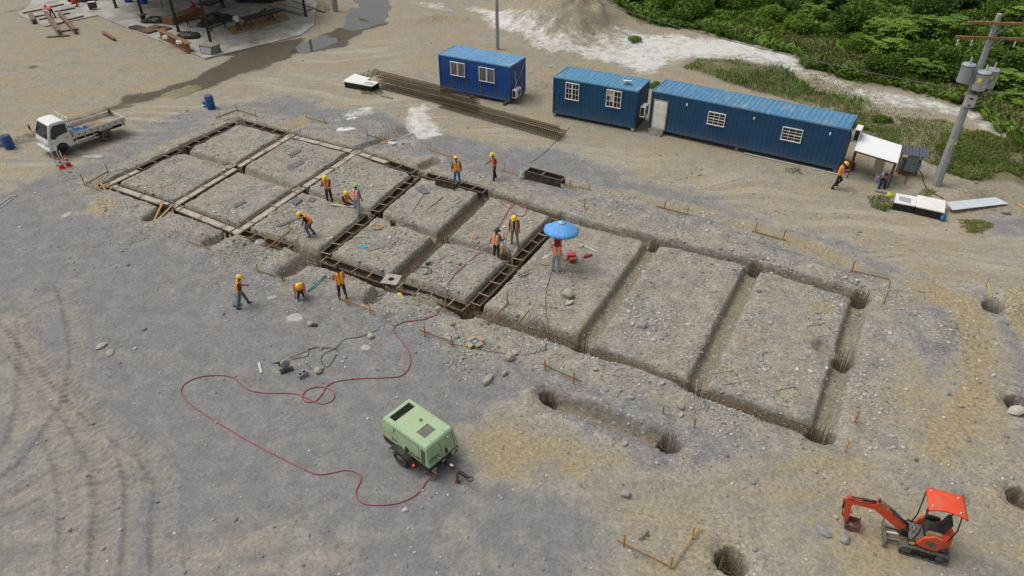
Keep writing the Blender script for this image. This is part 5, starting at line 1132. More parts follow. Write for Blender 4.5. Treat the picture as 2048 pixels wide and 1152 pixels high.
# ---- utility pole -----------------------------------------------------------------------------------------------
def make_pole():
    px, py = 24.71, 36.31; z = gh(px, py); root = empty('utility_pole', (px, py, z), 0, 'tall grey octagonal concrete pole carrying three transformers at the right', 'utility pole')
    H = 9.65 - z; lean = -.20; X = lambda h: lean * h / H
    m = M('pole_concrete', (.34, .345, .35), .9, .1, 4, dirt=(.24, .24, .235), dirt_amt=.4, bump=.2); mo = M('crossarm_wood', (.30, .165, .055), .8, .25, 5)
    b = MB(); n = 8; b.tube([(X(-.3), 0, -.3), (X(H), 0, H)], [.255, .13], n, sm=False); b.build('shaft', m, root)
    b = MB(); b.tube([(X(0) + .16, -.15, 0), (X(3) + .14, -.14, 3), (X(6) + .11, -.12, 6)], .022, 6); b.build('conduit', M('conduit_grey', (.10, .12, .16), .6), root)
    for zz, y, dx, a, nm in ((H - .42, -.16, .42, -8, 1), (H - 1.15, -.17, .0, -8, 2)):
        ca, sa = math.cos(R(a)), math.sin(R(a)); Lh = 1.60 if nm == 1 else 1.78; cx = X(zz) + (.18 if nm == 1 else .0)
        b = MB(); b.bar((cx - Lh * ca, y - Lh * sa, zz), (cx + Lh * ca, y + Lh * sa, zz), .11, .13, bev=.012); arm = b.build('crossarm', mo, root)
        for s in (-1, 1): b = MB(); b.bar((cx + s * .45 * ca, y + s * .45 * sa, zz - .05), (X(zz - .6), -.12, zz - .6), .012, .045); b.build('brace', M('grey_metal', (.35, .35, .34), .5, .1, metal=.3), arm)
        for t in (-.93, -.55, .60, .93):
            tx, ty = cx + Lh * t * ca, y + Lh * t * sa
            b = MB()
            if nm == 1: b.lathe([(.03, .0), (.055, .06), (.03, .08), (.055, .12), (.03, .15), (.04, .19), (.001, .2)], 10, (tx, ty, zz + .065)); b.build('insulator', M('insulator_brown', (.16, .13, .12), .3), arm)
            else:
                b.lathe([(.02, .0), (.05, .03), (.05, .06), (.03, .09), (.05, .12), (.03, .16), (.045, .26), (.02, .32)], 10, (tx, ty - .08, zz - .40)); b.build('fuse_cutout', M('cutout_pale', (.55, .55, .55), .4), arm)
    mt = M('transformer_grey', (.40, .425, .45), .4, .06, 3, dirt=(.33, .34, .34), dirt_amt=.3)
    for (dx, dy, zb) in ((-.66, -.05, 6.28), (.0, -.50, 6.02), (.66, -.12, 6.02)):
        e = empty('transformer', (X(6.5) + dx, dy, zb - z + .06)); e.parent = root; r = .325
        b = MB(); b.lathe([(r * .96, -.14), (r, -.11), (r, .74), (r * 1.05, .76), (r * 1.05, .79), (r, .80), (r * .9, .84), (.001, .86)], 24); b.build('tank', mt, e)
        b = MB(); b.lathe([(r * 1.055, .70), (r * 1.075, .71), (r * 1.075, .75), (r * 1.055, .76)], 24); b.build('lid_band', M('band_dark', (.14, .15, .16), .5), e)
        b = MB(); b.lathe([(.05, .82), (.06, .88), (.035, .90), (.055, .95), (.03, .98), (.05, 1.02), (.028, 1.06), (.028, 1.14), (.001, 1.15)], 10, (.06, .06, 0)); b.build('bushing', M('bushing_pale', (.62, .63, .64), .3), e)
        for s in (-1, 1): b = MB(); b.box((s * r * 1.02, 0, .62), (.05, .06, .10)); b.build('lug', mt, e)
        for k, (an, zz) in enumerate(((-60, .40), (-115, .46)) if dx > .3 else (((-140, .42),) if dx == 0 else ())):
            d = Vector((math.cos(R(an)), math.sin(R(an)), 0)); b = MB(); M3 = Matrix.Rotation(R(an), 3, 'Z'); b.box(d * (r + .004) + Vector((0, 0, zz)), (.006, .19 - .05 * k, .21 - .05 * k), M3); b.build('yellow_sign', M('sign_yellow', (.75, .62, .02), .5, .05), e)
        if dx == 0:
            b = MB(); b.box((.03, -r - .004, .12), (.20, .006, .10)); b.build('name_plate', M('sticker_white', (.55, .54, .5), .6, .15), e)
    b = MB(); b.box((X(5.3) - .05, -.30, 5.25 - z), (.48, .24, .66), Matrix.Rotation(R(-14), 3, 'Z'), bev=.02); bx = b.build('meter_box', M('box_cream', (.52, .51, .45), .5, .06), root)
    for dz, s in ((.16, .09), (-.2, .07)):
        b = MB(); b.box((X(5.3) - .11, -.425, 5.25 - z + dz), (s * 1.6, .012, s), Matrix.Rotation(R(-14), 3, 'Z')); b.build('meter_window', m_dark, bx)
    b = MB(); b.prism([(-.17, -.15), (.17, -.15), (.17, .15), (-.17, .15)], .006, Matrix.Translation((X(2.75) - .03, -.185, 2.75)) @ Matrix.Rotation(R(86), 4, 'X')); sg = b.build('warning_sign', M('sign_pale', (.62, .62, .50), .5, .05), root)
    b = MB(); b.prism([(-.13, -.12), (.13, -.12), (0, .12)], .003, Matrix.Translation((X(2.75) - .03, -.192, 2.75)) @ Matrix.Rotation(R(86), 4, 'X')); b.build('triangle', MATS['sign_yellow'], sg)
    b = MB(); b.prism([(-.012, -.06), (.025, -.005), (.0, .0), (.012, .07), (-.03, .0), (-.005, -.005)], .003, Matrix.Translation((X(2.75) - .03, -.196, 2.74)) @ Matrix.Rotation(R(86), 4, 'X')); b.build('bolt_symbol', m_blk, sg)
    b = MB(); r0 = random.Random(4)
    for k in range(13):
        a0 = Vector((X(5.6) + r0.uniform(-.2, .2), -.25 + r0.uniform(-.1, .1), 5.75 - z + r0.uniform(-.1, .25))); a1 = Vector((X(5.6) + r0.uniform(.3, 1.15), -.2 + r0.uniform(-.4, .3), 5.6 - z + r0.uniform(-.45, .35)))
        mid = (a0 + a1) / 2 + Vector((0, 0, -r0.uniform(.1, .4))); b.tube([a0, (a0 + mid) / 2 + Vector((0, 0, -.04)), mid, (a1 + mid) / 2, a1], .014, 5)
    o = b.build('cable_tangle', m_blk, root); o['kind'] = 'stuff'
    b = MB()
    for sx in (-1.45, -.95, 1.2):
        b.tube([(X(8.6) + sx, -.1 - sx * .1, H - .5), (X(8.2) + sx * .9, -.25, H - 1.5), (X(7.5) + sx * .75, -.35, H - 2.2), (X(7.0) + max(-.7, min(.7, sx * .6)), -.3, 7.25 - z)], .012, 5)
    for sx in (-.62, .0, .66): b.tube([(X(6.5) + sx, -.3, 7.0 - z), (X(6.3) + sx * .8 + .1, -.52, 6.5 - z), (X(6) + sx * .4, -.35, 5.95 - z)], .012, 5)
    o = b.build('drop_wires', m_blk, root); o['kind'] = 'stuff'
    b = MB(); b.tube([(X(5.5) + .2, -.2, 5.7 - z), (X(5) + .3, -.3, 5.3 - z), (X(4.8) + .2, -.3, 5.0 - z)], .018, 6); b.build('white_conduit', m_pipe, root)
    return root
upole = make_pole()
def wire(name, p, q, sag, r, mat, label, cat='cable', n=24):
    b = MB(); p = Vector(p); q = Vector(q); b.tube([p.lerp(q, t / n) + Vector((0, 0, -4 * sag * (t / n) * (1 - t / n))) for t in range(n + 1)], r, 5); return tag(b.build(name, mat), label, cat)
wire('overhead_cable', (24.45, 36.05, 5.75), (-1.14, 61.9, 7.0), .9, .022, M('cable_grey', (.09, .09, .085), .6, .2), 'long sagging overhead cable running left from the transformer pole')
wire('overhead_cable', (24.55, 36.1, 5.75), (46.0, 36.5, 6.0), .5, .028, M('cable_pale', (.30, .31, .29), .6, .2), 'thick pale overhead cable leaving the transformer pole to the right')
# distant lamp-post-like concrete pole behind the containers
p2 = empty('concrete_pole', (-1.14, 61.91, gh(-1.14, 61.9)), 0, 'slender grey concrete pole behind the bright blue container', 'utility pole')
b = MB(); b.tube([(0, 0, -.2), (0, 0, 8.2)], [.17, .11], 8, sm=False); b.build('shaft', MATS['pole_concrete'], p2)
b = MB(); b.bar((-.9, 0, 7.7), (.9, 0, 7.7), .1, .12); b.build('crossarm', MATS['crossarm_wood'], p2)
pp = (-17.96, 74.94); p3 = empty('concrete_pole', (pp[0], pp[1], gh(*pp)), 0, 'grey concrete pole beside the puddle at the top edge', 'utility pole')
b = MB(); b.tube([(0, 0, -.2), (0, 0, 8)], [.28, .16], 8, sm=False); b.build('shaft', MATS['pole_concrete'], p3)
b = MB(); b.box((.30, -.12, .8), (.10, .10, 1.6)); b.build('post', M('pale_trim', (.5, .49, .46), .7, .15), p3)
# ---- shelter beside the long container -----------------------------------------------------------------------
def make_shelter():
    Q = [Vector((19.86, 37.36, 1.78)), Vector((21.82, 36.01, 1.60)), Vector((22.71, 37.62, 1.95)), Vector((20.88, 39.10, 2.12))]
    root = empty('shelter', (0, 0, 0), 0, 'open shelter with white corrugated roof on rusty posts', 'shelter'); z0 = gh(20.8, 36.5)
    mr = M('roof_white', (.78, .79, .80), .4, .03, 2, spec=.5); b = MB(); vs = []; fs = []; nr = 58; ns = 6
    ax = (Q[3] - Q[0]); nrm = (Q[1] - Q[0]).cross(ax).normalized()
    for i in range(nr + 1):
        t = i / nr
        for j in range(ns + 1):
            s = j / ns; p = (Q[0].lerp(Q[3], t)).lerp(Q[1].lerp(Q[2], t), s); vs.append(p + nrm * (.018 if (i % 4) in (0, 1) else 0.0))
    for i in range(nr):
        for j in range(ns): a = i * (ns + 1) + j; fs.append((a, a + 1, a + ns + 2, a + ns + 1))
    b.add(vs, fs); o = b.build('roof_sheet', mr, root); sm = o.modifiers.new('t', 'SOLIDIFY'); sm.thickness = .004
    for k, q in enumerate(Q):
        g = Vector((q.x, q.y, 0)); c = (Q[0] + Q[2]) / 2; f = g.lerp(Vector((c.x, c.y, 0)), .05); b = MB(); b.bar((f.x, f.y, gh(f.x, f.y) - .1), (f.x, f.y, q.z - .05), .06, .06); b.build('post', m_rust, root)
    for i, j in ((0, 1), (3, 2), (0, 3), (1, 2)):
        b = MB(); c = (Q[0] + Q[2]) / 2; b.bar(Q[i].lerp(c, .05) - Vector((0, 0, .07)), Q[j].lerp(c, .05) - Vector((0, 0, .07)), .06, .06); b.build('purlin', m_rust, root)
    return root
make_shelter()
# ---------------------------------------------------------------- people
SK = {}
def skin(): return M('skin', (.20, .105, .065), .55, .1, 12)
def cloth(nm, col, rough=.85): return M('cloth_' + nm, col, rough, .14, 14, bump=.15)
CO = dict(black=(.018, .018, .020), jeans=(.085, .135, .195), lightjeans=(.27, .33, .38), navy=(.012, .022, .085), red=(.42, .03, .03), blue=(.03, .14, .42), brightblue=(.03, .20, .44), khaki=(.27, .235, .18), grey=(.22, .22, .22),
          dark=(.04, .04, .042), pink=(.45, .20, .20), white=(.62, .62, .60), orange=(.97, .20, .015), lightorange=(.90, .24, .12), yellow=(.90, .62, .05), silver=(.62, .60, .50), lime=(.50, .68, .06), hair=(.012, .009, .008), teal=(.04, .30, .33),
          helmet=(.88, .56, .02), green=(.30, .55, .08), boot=(.10, .075, .055), olive=(.06, .075, .055), hoodred=(.36, .015, .02), skyblue=(.08, .22, .42), orangeshirt=(.80, .10, .02))
def person(label, pos, face, pose=None, shirt='dark', sleeves=True, trousers='jeans', boots='boot', vest=None, stripe='yellow', hat='helmet', hatcol='helmet', scale=1.0, group='workers on the site', z=None, hood=False):
    P = dict(lean=4, side=0, hipL=3, kneeL=4, hipR=-3, kneeR=4, spL=5, spR=5, shL=4, abL=10, elL=18, shR=4, abR=10, elR=18, hy=0, hp=8, drop=None, twist=0)
    P.update(pose or {}); s_ = scale
    th, sh, ua, fa = .42, .42, .29, .25
    rot = lambda v, ax, a: Matrix.Rotation(R(a), 3, ax) @ Vector(v)
    # legs: x forward, y left
    def leg(side, hip, knee, sp):
        h = Vector((0, side * .085, 0)); d = rot(rot((0, 0, -1), 'Y', -hip), 'X', side * sp); k = h + d * th
        d2 = rot(rot((0, 0, -1), 'Y', -(hip - knee)), 'X', side * sp * .6); a = k + d2 * sh
        return h, k, a
    LL, LR = leg(1, P['hipL'], P['kneeL'], P['spL']), leg(-1, P['hipR'], P['kneeR'], P['spR'])
    low = min(LL[2].z, LR[2].z) - .085
    base = -low if P['drop'] is None else P['drop']
    TM = Matrix.Rotation(R(P['side']), 3, 'X') @ Matrix.Rotation(R(P['lean']), 3, 'Y')
    tp = lambda x, y, zz: TM @ (Matrix.Rotation(R(P['twist'] * max(0, min(1, zz / .5))), 3, 'Z') @ Vector((x, y, zz)))
    def arm(side, shf, ab, el):
        s0 = tp(0, side * .185, .475); d = rot(rot((0, 0, -1), 'Y', -shf), 'X', side * ab); d = (TM @ d) if abs(P['lean']) < 40 else d; e = s0 + d * ua
        d2 = rot(rot((0, 0, -1), 'Y', -(shf + el)), 'X', side * ab * .3); d2 = (TM @ d2) if abs(P['lean']) < 40 else d2; w_ = e + d2 * fa
        return s0, e, w_, d2
    AL, AR = arm(1, P['shL'], P['abL'], P['elL']), arm(-1, P['shR'], P['abR'], P['elR'])
    nk = tp(.0, 0, .56); HM = TM @ Matrix.Rotation(R(P['hy']), 3, 'Z') @ Matrix.Rotation(R(P['hp']), 3, 'Y')
    hd = nk + HM @ Vector((.02, 0, .155))
    up = Vector((0, 0, base))
    prim = []      # (p, q, r1, r2, key)
    def cone(p, q, r1, r2, key): prim.append((Vector(p) + up, Vector(q) + up, r1, r2, key))
    for side, (h, k, a) in ((1, LL), (-1, LR)):
        cone(h, k, .102, .078, 'tr'); cone(k, a, .076, .062, 'tr'); fx = Vector((.15, side * .02, -.045)); cone(a + Vector((-.03, 0, -.04)), a + fx, .046, .040, 'bt')
    cone(tp(0, .055, 0), tp(0, -.055, 0), .115, .115, 'tr')
    for y in (-.055, .055): cone(tp(0, y, .02), tp(.0, y * 1.5, .26), .124, .132, 'to'); cone(tp(.0, y * 1.5, .26), tp(.0, y * 1.7, .42), .132, .115, 'to')
    cone(tp(0, .13, .455), tp(0, -.13, .455), .082, .082, 'to'); cone(tp(0, 0, .45), nk + (hd - nk) * .3, .062, .054, 'sk')
    for s0, e, w_, d2 in (AL, AR): cone(s0, e, .072, .056, 'ar'); cone(e, w_, .052, .038, 'fo')
    b = MB()
    for p, q, r1, r2, key in prim:
        d = q - p; L = d.length; d = d.normalized() if L > 1e-6 else Vector((0, 0, 1)); M3 = Vector((0, 0, 1)).rotation_difference(d).to_matrix(); n = 10; pr = []
        for k in range(4): a = R(-90 + 22.5 * k); pr.append((max(1e-4, r1 * math.cos(a)), r1 * math.sin(a)))
        for k in range(5): a = R(22.5 * k); pr.append((max(1e-4, r2 * math.cos(a)), L + r2 * math.sin(a)))
        b.lathe(pr, n, p, M3)
    hM = HM
    b.ell(hd + up, (.098, .078, .118), 14, 10, hM); b.ell(hd + up + hM @ Vector((.03, 0, -.06)), (.065, .056, .062), 10, 8, hM)
    b.ell(hd + up + hM @ Vector((.098, 0, -.018)), (.022, .016, .026), 8, 6, hM)
    for y in (-1, 1): b.ell(hd + up + hM @ Vector((-.005, y * .08, -.012)), (.022, .012, .034), 8, 6, hM)
    me0 = b.mesh('raw', skin()); o0 = bpy.data.objects.new('raw', me0); COL.objects.link(o0)
    rm = o0.modifiers.new('r', 'REMESH'); rm.mode = 'VOXEL'; rm.voxel_size = .017; rm.use_smooth_shade = True
    smo = o0.modifiers.new('s', 'SMOOTH'); smo.iterations = 3; smo.factor = .5
    dg = bpy.context.evaluated_depsgraph_get(); me = bpy.data.meshes.new_from_object(o0.evaluated_get(dg)); COL.objects.unlink(o0); bpy.data.objects.remove(o0); bpy.data.meshes.remove(me0)
    me.name = 'body'; me.materials.clear()
    shm = cloth(shirt, CO[shirt]); trm = cloth(trousers, CO[trousers]); btm = cloth(boots, CO[boots]); skm = skin()
    for m in (skm, shm, trm, btm): me.materials.append(m)
    nf = len(me.polygons); cen = np.empty(nf * 3, np.float32); me.polygons.foreach_get('center', cen); cen = cen.reshape(-1, 3); nor = np.empty(nf * 3, np.float32); me.polygons.foreach_get('normal', nor); nor = nor.reshape(-1, 3)
    best = np.full(nf, 1e9); ki = np.zeros(nf, int); keys = ['sk', 'to', 'tr', 'bt', 'ar', 'fo']
    for p, q, r1, r2, key in prim:
        pq = np.array(q - p); L2 = pq @ pq + 1e-9; t = np.clip(((cen - np.array(p)) @ pq) / L2, 0, 1); d = np.linalg.norm(cen - np.array(p) - t[:, None] * pq, axis=1) - (r1 + (r2 - r1) * t)
        m = d < best; best = np.where(m, d, best); ki = np.where(m, keys.index(key), ki)
    hl = (cen - np.array(hd + up)) @ np.array(hM); dh = np.sqrt((hl[:, 0] / .098) ** 2 + (hl[:, 1] / .078) ** 2 + (hl[:, 2] / .118) ** 2); ishead = dh < 1.35
    ki = np.where(ishead, 0, ki)
    mi = np.array([0, 1, 2, 3, 1, 1 if sleeves else 0])[ki]; me.polygons.foreach_set('material_index', mi.astype(np.int32)); me.polygons.foreach_set('use_smooth', np.ones(nf, bool)); me.update()
    zz = gh(*pos) if z is None else z
    root = empty('person', (pos[0], pos[1], zz), R(face), label, 'person', group); root.scale = (s_, s_, s_)
    link('body', me, root)
    # shells cut from the body surface: vest, hair, hood
    vco = np.empty(len(me.vertices) * 3, np.float32); me.vertices.foreach_get('co', vco); vco = vco.reshape(-1, 3); vno = np.empty(len(me.vertices) * 3, np.float32); me.vertices.foreach_get('normal', vno); vno = vno.reshape(-1, 3)
    def shell(name, mask, off, mats, fm=None):
        fi = np.nonzero(mask)[0]
        if len(fi) == 0: return
        polys = [tuple(me.polygons[int(i)].vertices) for i in fi]; used = sorted({v for p in polys for v in p}); mp = {v: i for i, v in enumerate(used)}
        m2 = bpy.data.meshes.new(name); m2.from_pydata((vco[used] + vno[used] * off).tolist(), [], [tuple(mp[v] for v in p) for p in polys])
        for m in mats: m2.materials.append(m)
        if fm is not None: m2.polygons.foreach_set('material_index', fm[fi].astype(np.int32))
        m2.polygons.foreach_set('use_smooth', np.ones(len(fi), bool)); m2.update(); o = link(name, m2, root); sd = o.modifiers.new('t', 'SOLIDIFY'); sd.thickness = .008; sd.offset = -1; return o
    TI = np.array(TM.transposed()); tl = (cen - np.array(up)) @ TI.T
    if vest:
        istor = ((ki == 1) | ((ki == 4) & (np.abs(tl[:, 1]) < .185)) | ((ki == 2) & (tl[:, 2] > .02))) & (tl[:, 2] > -.02) & (tl[:, 2] < .53) & (np.abs(tl[:, 1]) < .20) & ((ki != 2) | ((tl[:, 2] < .12) & (np.abs(tl[:, 0]) < .14)))
        opn = (tl[:, 0] > .03) & (np.abs(tl[:, 1]) < (.055 if vest == 'open' else .02)) & (tl[:, 2] > (.05 if vest == 'open' else .36)); neck = np.hypot(tl[:, 0], tl[:, 1]) < .085
        fm = np.zeros(nf); ay = np.abs(tl[:, 1]); fm[(ay > .055) & (ay < .105)] = 1; fm[(tl[:, 2] > .12) & (tl[:, 2] < .175)] = 1
        col = 'lightorange' if vest == 'pale' else 'orange'
        shell('vest', istor & ~opn & ~(neck & (tl[:, 2] > .4)), .016, [cloth(col, CO[col], .6), cloth(stripe, CO[stripe], .5)], fm)
    top = hd + up
    if hat in ('helmet', 'cap', 'none', 'bucket'):
        shell('hair', ishead & (hl[:, 2] > -.075) & (hl[:, 0] < .045 + np.where(hl[:, 2] > .05, .05, -.03)) & ((np.abs(hl[:, 1]) < .086)), .012 if hat == 'none' else .004, [cloth('hair', CO['hair'])])
    hb = lambda v: top + hM @ Vector(v)
    if hat == 'helmet':
        e = MB(); pr = [(.148, .0), (.140, .02), (.128, .055), (.105, .09), (.065, .115), (.001, .126)]; e.lathe(pr, 18, hb((-.005, 0, .035)), hM, 0, True, 1.10, .92)
        e.lathe([(.130, -.012), (.168, -.010), (.168, -.002), (.130, .01)], 18, hb((.012, 0, .042)), hM, 0, True, 1.08, .90); e.bar(hb((-.09, 0, .125)), hb((.09, 0, .125)), .03, .05)
        e.build('helmet', M('helmet_' + hatcol, CO[hatcol], .35, .04), root)
    elif hat == 'bucket':
        e = MB(); e.lathe([(.20, -.03), (.115, .03), (.105, .11), (.06, .135), (.001, .138)], 18, hb((0, 0, .03)), hM, 0, True, 1.05, .95); e.build('sun_hat', cloth(hatcol, CO[hatcol]), root)
    elif hat == 'hood':
        e = MB(); e.ell(hb((-.015, 0, .01)), (.140, .125, .165), 14, 9, hM); e.ell(tuple(nk + up + TM @ Vector((-.05, 0, -.02))), (.12, .16, .12), 12, 8, TM); e.build('hood', cloth(hatcol, CO[hatcol]), root)
    elif hat == 'cap':
        e = MB(); e.lathe([(.112, .0), (.108, .05), (.07, .095), (.001, .105)], 16, hb((0, 0, .03)), hM, 0, True, 1.02, .9); e.box(hb((.13, 0, .035)), (.10, .13, .015), hM, bev=.005); e.build('cap', cloth(hatcol, CO[hatcol]), root)
    elif hat == 'mask':
        e = MB(); e.ell(hb((.02, 0, .03)), (.135, .115, .15), 14, 9, hM); e.build('welding_helmet', M('mask_' + hatcol, CO[hatcol], .4), root)
    # eyes
    e = MB()
    for y in (-.032, .032): e.ell(hb((.086, y, .012)), (.010, .012, .009), 6, 5)
    e.build('eyes', M('eye', (.03, .02, .015), .2), root)
    # hands: palm and five bent fingers
    for side, (s0, el_, w_, d2) in ((1, AL), (-1, AR)):
        e = MB(); d = d2.normalized(); sd = d.cross(Vector((0, side, 0))); sd = sd.normalized() if sd.length > .1 else Vector((1, 0, 0)); nn = d.cross(sd).normalized(); o = w_ + up
        e.tube([o - d * .02, o + d * .03, o + d * .085], [.030, .038, .036], 8)
        for k, (off, ln) in enumerate(((-.028, .062), (-.009, .074), (.010, .070), (.028, .056))):
            a = o + d * .08 + sd * off; m1 = a + d * ln * .55 + nn * .012; e.tube([a - d * .02, m1, m1 + d * ln * .35 + nn * .03], [.0095, .0088, .0075], 6)
        a = o + d * .025 + sd * -.032; e.tube([a, a + d * .035 - sd * .022 + nn * .01, a + d * .065 - sd * .026 + nn * .024], [.0115, .010, .0085], 6)
        e.build('hand', skm, root)
    return root
pg = 'workers in orange vests on the dig'
person('standing worker in yellow helmet and orange vest looking at his hands', (-10.27, 34.90), -95, dict(hp=28, shL=30, elL=85, shR=30, elR=85, abL=4, abR=4), 'dark', True, 'black', vest='closed', stripe='silver', group=pg)
person('worker in yellow helmet sitting on the ground beside a plank', (-9.35, 34.55), -35, dict(lean=14, hipL=78, kneeL=95, hipR=70, kneeR=85, spL=14, spR=14, drop=.13, shL=45, elL=40, shR=45, elR=40, hp=16), 'black', True, 'dark', vest='closed', stripe='silver', group=pg, z=-.02)
person('worker with green helmet and pale jeans seen from behind on formwork', (-8.38, 33.48), 65, dict(hipL=8, hipR=-10, kneeR=12, shL=12, elL=35), 'skyblue', False, 'lightjeans', vest='pale', stripe='white', hatcol='green', group=pg, z=.03)
person('crouched worker in yellow helmet stepping beside the cross formwork', (-10.36, 31.17), 205, dict(lean=38, hipL=42, kneeL=55, hipR=12, kneeR=40, hp=10, shL=30, elL=30, shR=38, elR=20), 'black', True, 'jeans', vest='closed', group=pg)
person('worker in orange vest and blue trousers standing on the far formwork', (-3.17, 36.85), 100, dict(hp=12, abL=14, abR=14), 'dark', False, 'brightblue', vest='closed', group=pg, z=.0)
person('man in red jacket and yellow helmet standing with a rod', (-1.00, 37.52), 200, dict(hp=14, shR=25, elR=40, abR=16, hipL=10, hipR=-8, spL=9, spR=9), 'red', True, 'black', vest='open', stripe='silver', group=pg)
person('worker in dark sun hat and blue shirt facing the formwork', (-0.77, 29.49), 60, dict(shL=25, elL=70, shR=20, elR=60), 'blue', True, 'dark', vest='closed', stripe='silver', hat='bucket', hatcol='olive', group=pg, scale=1.02)
person('worker in yellow helmet with open vest over navy shirt', (0.14, 30.37), 265, dict(hp=22, hipL=8, hipR=-6, spL=8, spR=6), 'navy', False, 'khaki', vest='open', stripe='silver', group=pg)
person('surveyor in red hood and pale jeans under the blue umbrella', (2.14, 27.92), 95, dict(lean=8, shL=55, elL=60, shR=55, elR=60, abL=18, abR=18, hp=12, spL=6, spR=6), 'pink', True, 'lightjeans', vest='pale', stripe='silver', hat='hood', hatcol='hoodred', group=pg, scale=1.03)
person('worker in yellow helmet and blue jeans carrying a white bag', (-12.15, 25.13), 20, dict(lean=10, hipL=20, kneeL=8, hipR=-14, kneeR=8, spL=8, spR=6, shL=10, elL=70, hp=10, hy=20), 'dark', False, 'jeans', vest='closed', group=pg, scale=.98)
person('squatting worker in yellow helmet working near a teal pipe', (-9.72, 25.97), -75, dict(lean=40, hipL=105, kneeL=118, hipR=95, kneeR=112, spL=22, spR=22, hp=34, shL=52, elL=15, shR=52, elR=15), 'red', False, 'dark', boots='teal', vest='closed', group=pg)
person('bareheaded black haired worker in orange vest seen from behind', (-7.73, 25.61), 115, dict(lean=6, hipL=8, hipR=-8, shL=20, elL=70, abL=15, shR=20, elR=60), 'grey', False, 'dark', vest='closed', hat='none', group=pg)
person('worker in yellow helmet walking with a tablet beside the long container', (18.75, 36.02), -20, dict(hipL=28, kneeL=60, hipR=-8, kneeR=12, shL=30, elL=70, shR=25, elR=70, hp=24, lean=6), 'pink', True, 'black', vest='closed', group=pg)
person('bareheaded man in blue sitting under the white shelter', (21.41, 36.41), -95, dict(lean=38, hipL=88, kneeL=82, hipR=84, kneeR=78, spL=16, spR=16, drop=.46, shL=40, elL=30, shR=40, elR=30, hp=34), 'blue', True, 'navy', vest='pale', stripe='lime', hat='none', group=pg)
pg2 = 'steel workers at the workshop slab'
person('worker in orange shirt bending over a steel beam', (-45.67, 72.61), 150, dict(lean=72, hipL=12, kneeL=10, hipR=-8, kneeR=8, shL=62, elL=10, shR=62, elR=10, hp=-10), 'orangeshirt', True, 'black', hat='cap', hatcol='dark', group=pg2)
person('worker in orange shirt squatting on the slab at the top edge', (-45.84, 76.93), 20, dict(lean=30, hipL=100, kneeL=112, hipR=95, kneeR=110, spL=18, spR=18, shL=50, elL=20, shR=50, elR=20, hp=20), 'orangeshirt', True, 'black', hat='cap', hatcol='dark', group=pg2)
person('welder in teal mask and pale shirt at the long steel plate', (-25.65, 67.94), 130, dict(lean=22, shL=45, elL=40, shR=45, elR=40, hp=24), 'white', True, 'dark', hat='mask', hatcol='teal', group=pg2)
person('worker in red overalls behind the workshop column', (-31.40, 73.02), 200, dict(lean=20, shL=40, elL=40, shR=40, elR=40, hp=20), 'red', True, 'red', hat='mask', hatcol='skyblue', group=pg2)
person('worker in dark blue clothes at the top edge of the slab', (-29.88, 76.18), -90, dict(), 'navy', True, 'navy', hat='cap', hatcol='dark', group=pg2)
# ---------------------------------------------------------------- workshop slab at the top left
m_slab = M('slab_concrete', (.38, .365, .325), .9, .12, 1.2, dirt=(.20, .185, .155), dirt_amt=.85, dscale=.45, bump=.15)  # oil and rust stains, deepened to paint in shade under the shed roof
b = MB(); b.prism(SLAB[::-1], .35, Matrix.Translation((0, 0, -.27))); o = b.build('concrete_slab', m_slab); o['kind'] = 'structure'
SZ = .08
m_blackst = M('black_steel', (.018, .017, .016), .6, .4, dirt=(.07, .05, .035), dirt_amt=.4)
shed = empty('workshop_shed', (0, 0, SZ), 0, 'black steel workshop frame standing on the concrete slab', 'shed')
CP = [(-41.14, 76.43), (-37.35, 73.88), (-31.30, 67.73), (-26.95, 63.98), (-20.49, 72.78), (-25.40, 78.06), (-30.02, 84.01), (-37.48, 86.56)]
for c in CP:
    b = MB(); b.box((c[0], c[1], 3.0), (.20, .20, 6.0)); col_ = b.build('column', m_blackst, shed)
    b = MB(); b.box((c[0], c[1], .012), (.42, .42, .024)); b.build('base_plate', m_blackst, col_)
RF = [(CP[3][0] + .8, CP[3][1] - 1.6), (CP[4][0] + .3, CP[4][1] - .8), (CP[4][0] - 10, CP[4][1] + 22), (CP[0][0] - 9, CP[0][1] + 20), (CP[0][0] - .8, CP[0][1] - 1.2)]
b = MB(); b.prism(RF, .08, Matrix.Translation((0, 0, 6.05))); b.build('roof', M('shed_roof', (.30, .30, .29), .6, .1), shed)
for i, j in ((0, 1), (1, 2), (2, 3), (3, 4), (4, 5)): b = MB(); b.bar((*CP[i], 5.9), (*CP[j], 5.9), .12, .22); b.build('roof_beam', m_blackst, shed)
m_rustl = M('rust_light', (.235, .115, .045), .85, .35, 2.5, dirt=(.12, .06, .035), dirt_amt=.6); m_brown = M('brown_steel', (.145, .085, .058), .8, .3, 3, dirt=(.24, .19, .13), dirt_amt=.5)
def put(b, name, mat, label, cat, group=None, kind=None): return tag(b.build(name, mat), label, cat, group, kind)
def ibeam(p, q, hh, wd, label, mat, group='steel beams at the workshop', z=None):
    z = SZ if z is None else z; L = math.hypot(q[0] - p[0], q[1] - p[1]); b = MB(); t = .025
    pr = [(-wd / 2, 0), (wd / 2, 0), (wd / 2, t), (.012, t), (.012, hh - t), (wd / 2, hh - t), (wd / 2, hh), (-wd / 2, hh), (-wd / 2, hh - t), (-.012, hh - t), (-.012, t), (-wd / 2, t)]
    b.prism(pr, L, Matrix(((0, 0, 1, 0), (1, 0, 0, 0), (0, 1, 0, 0), (0, 0, 0, 1)))); o = b.build('steel_beam', mat); o.location = (p[0], p[1], z); o.rotation_euler.z = math.atan2(q[1] - p[1], q[0] - p[0]); return tag(o, label, 'steel beam', group)
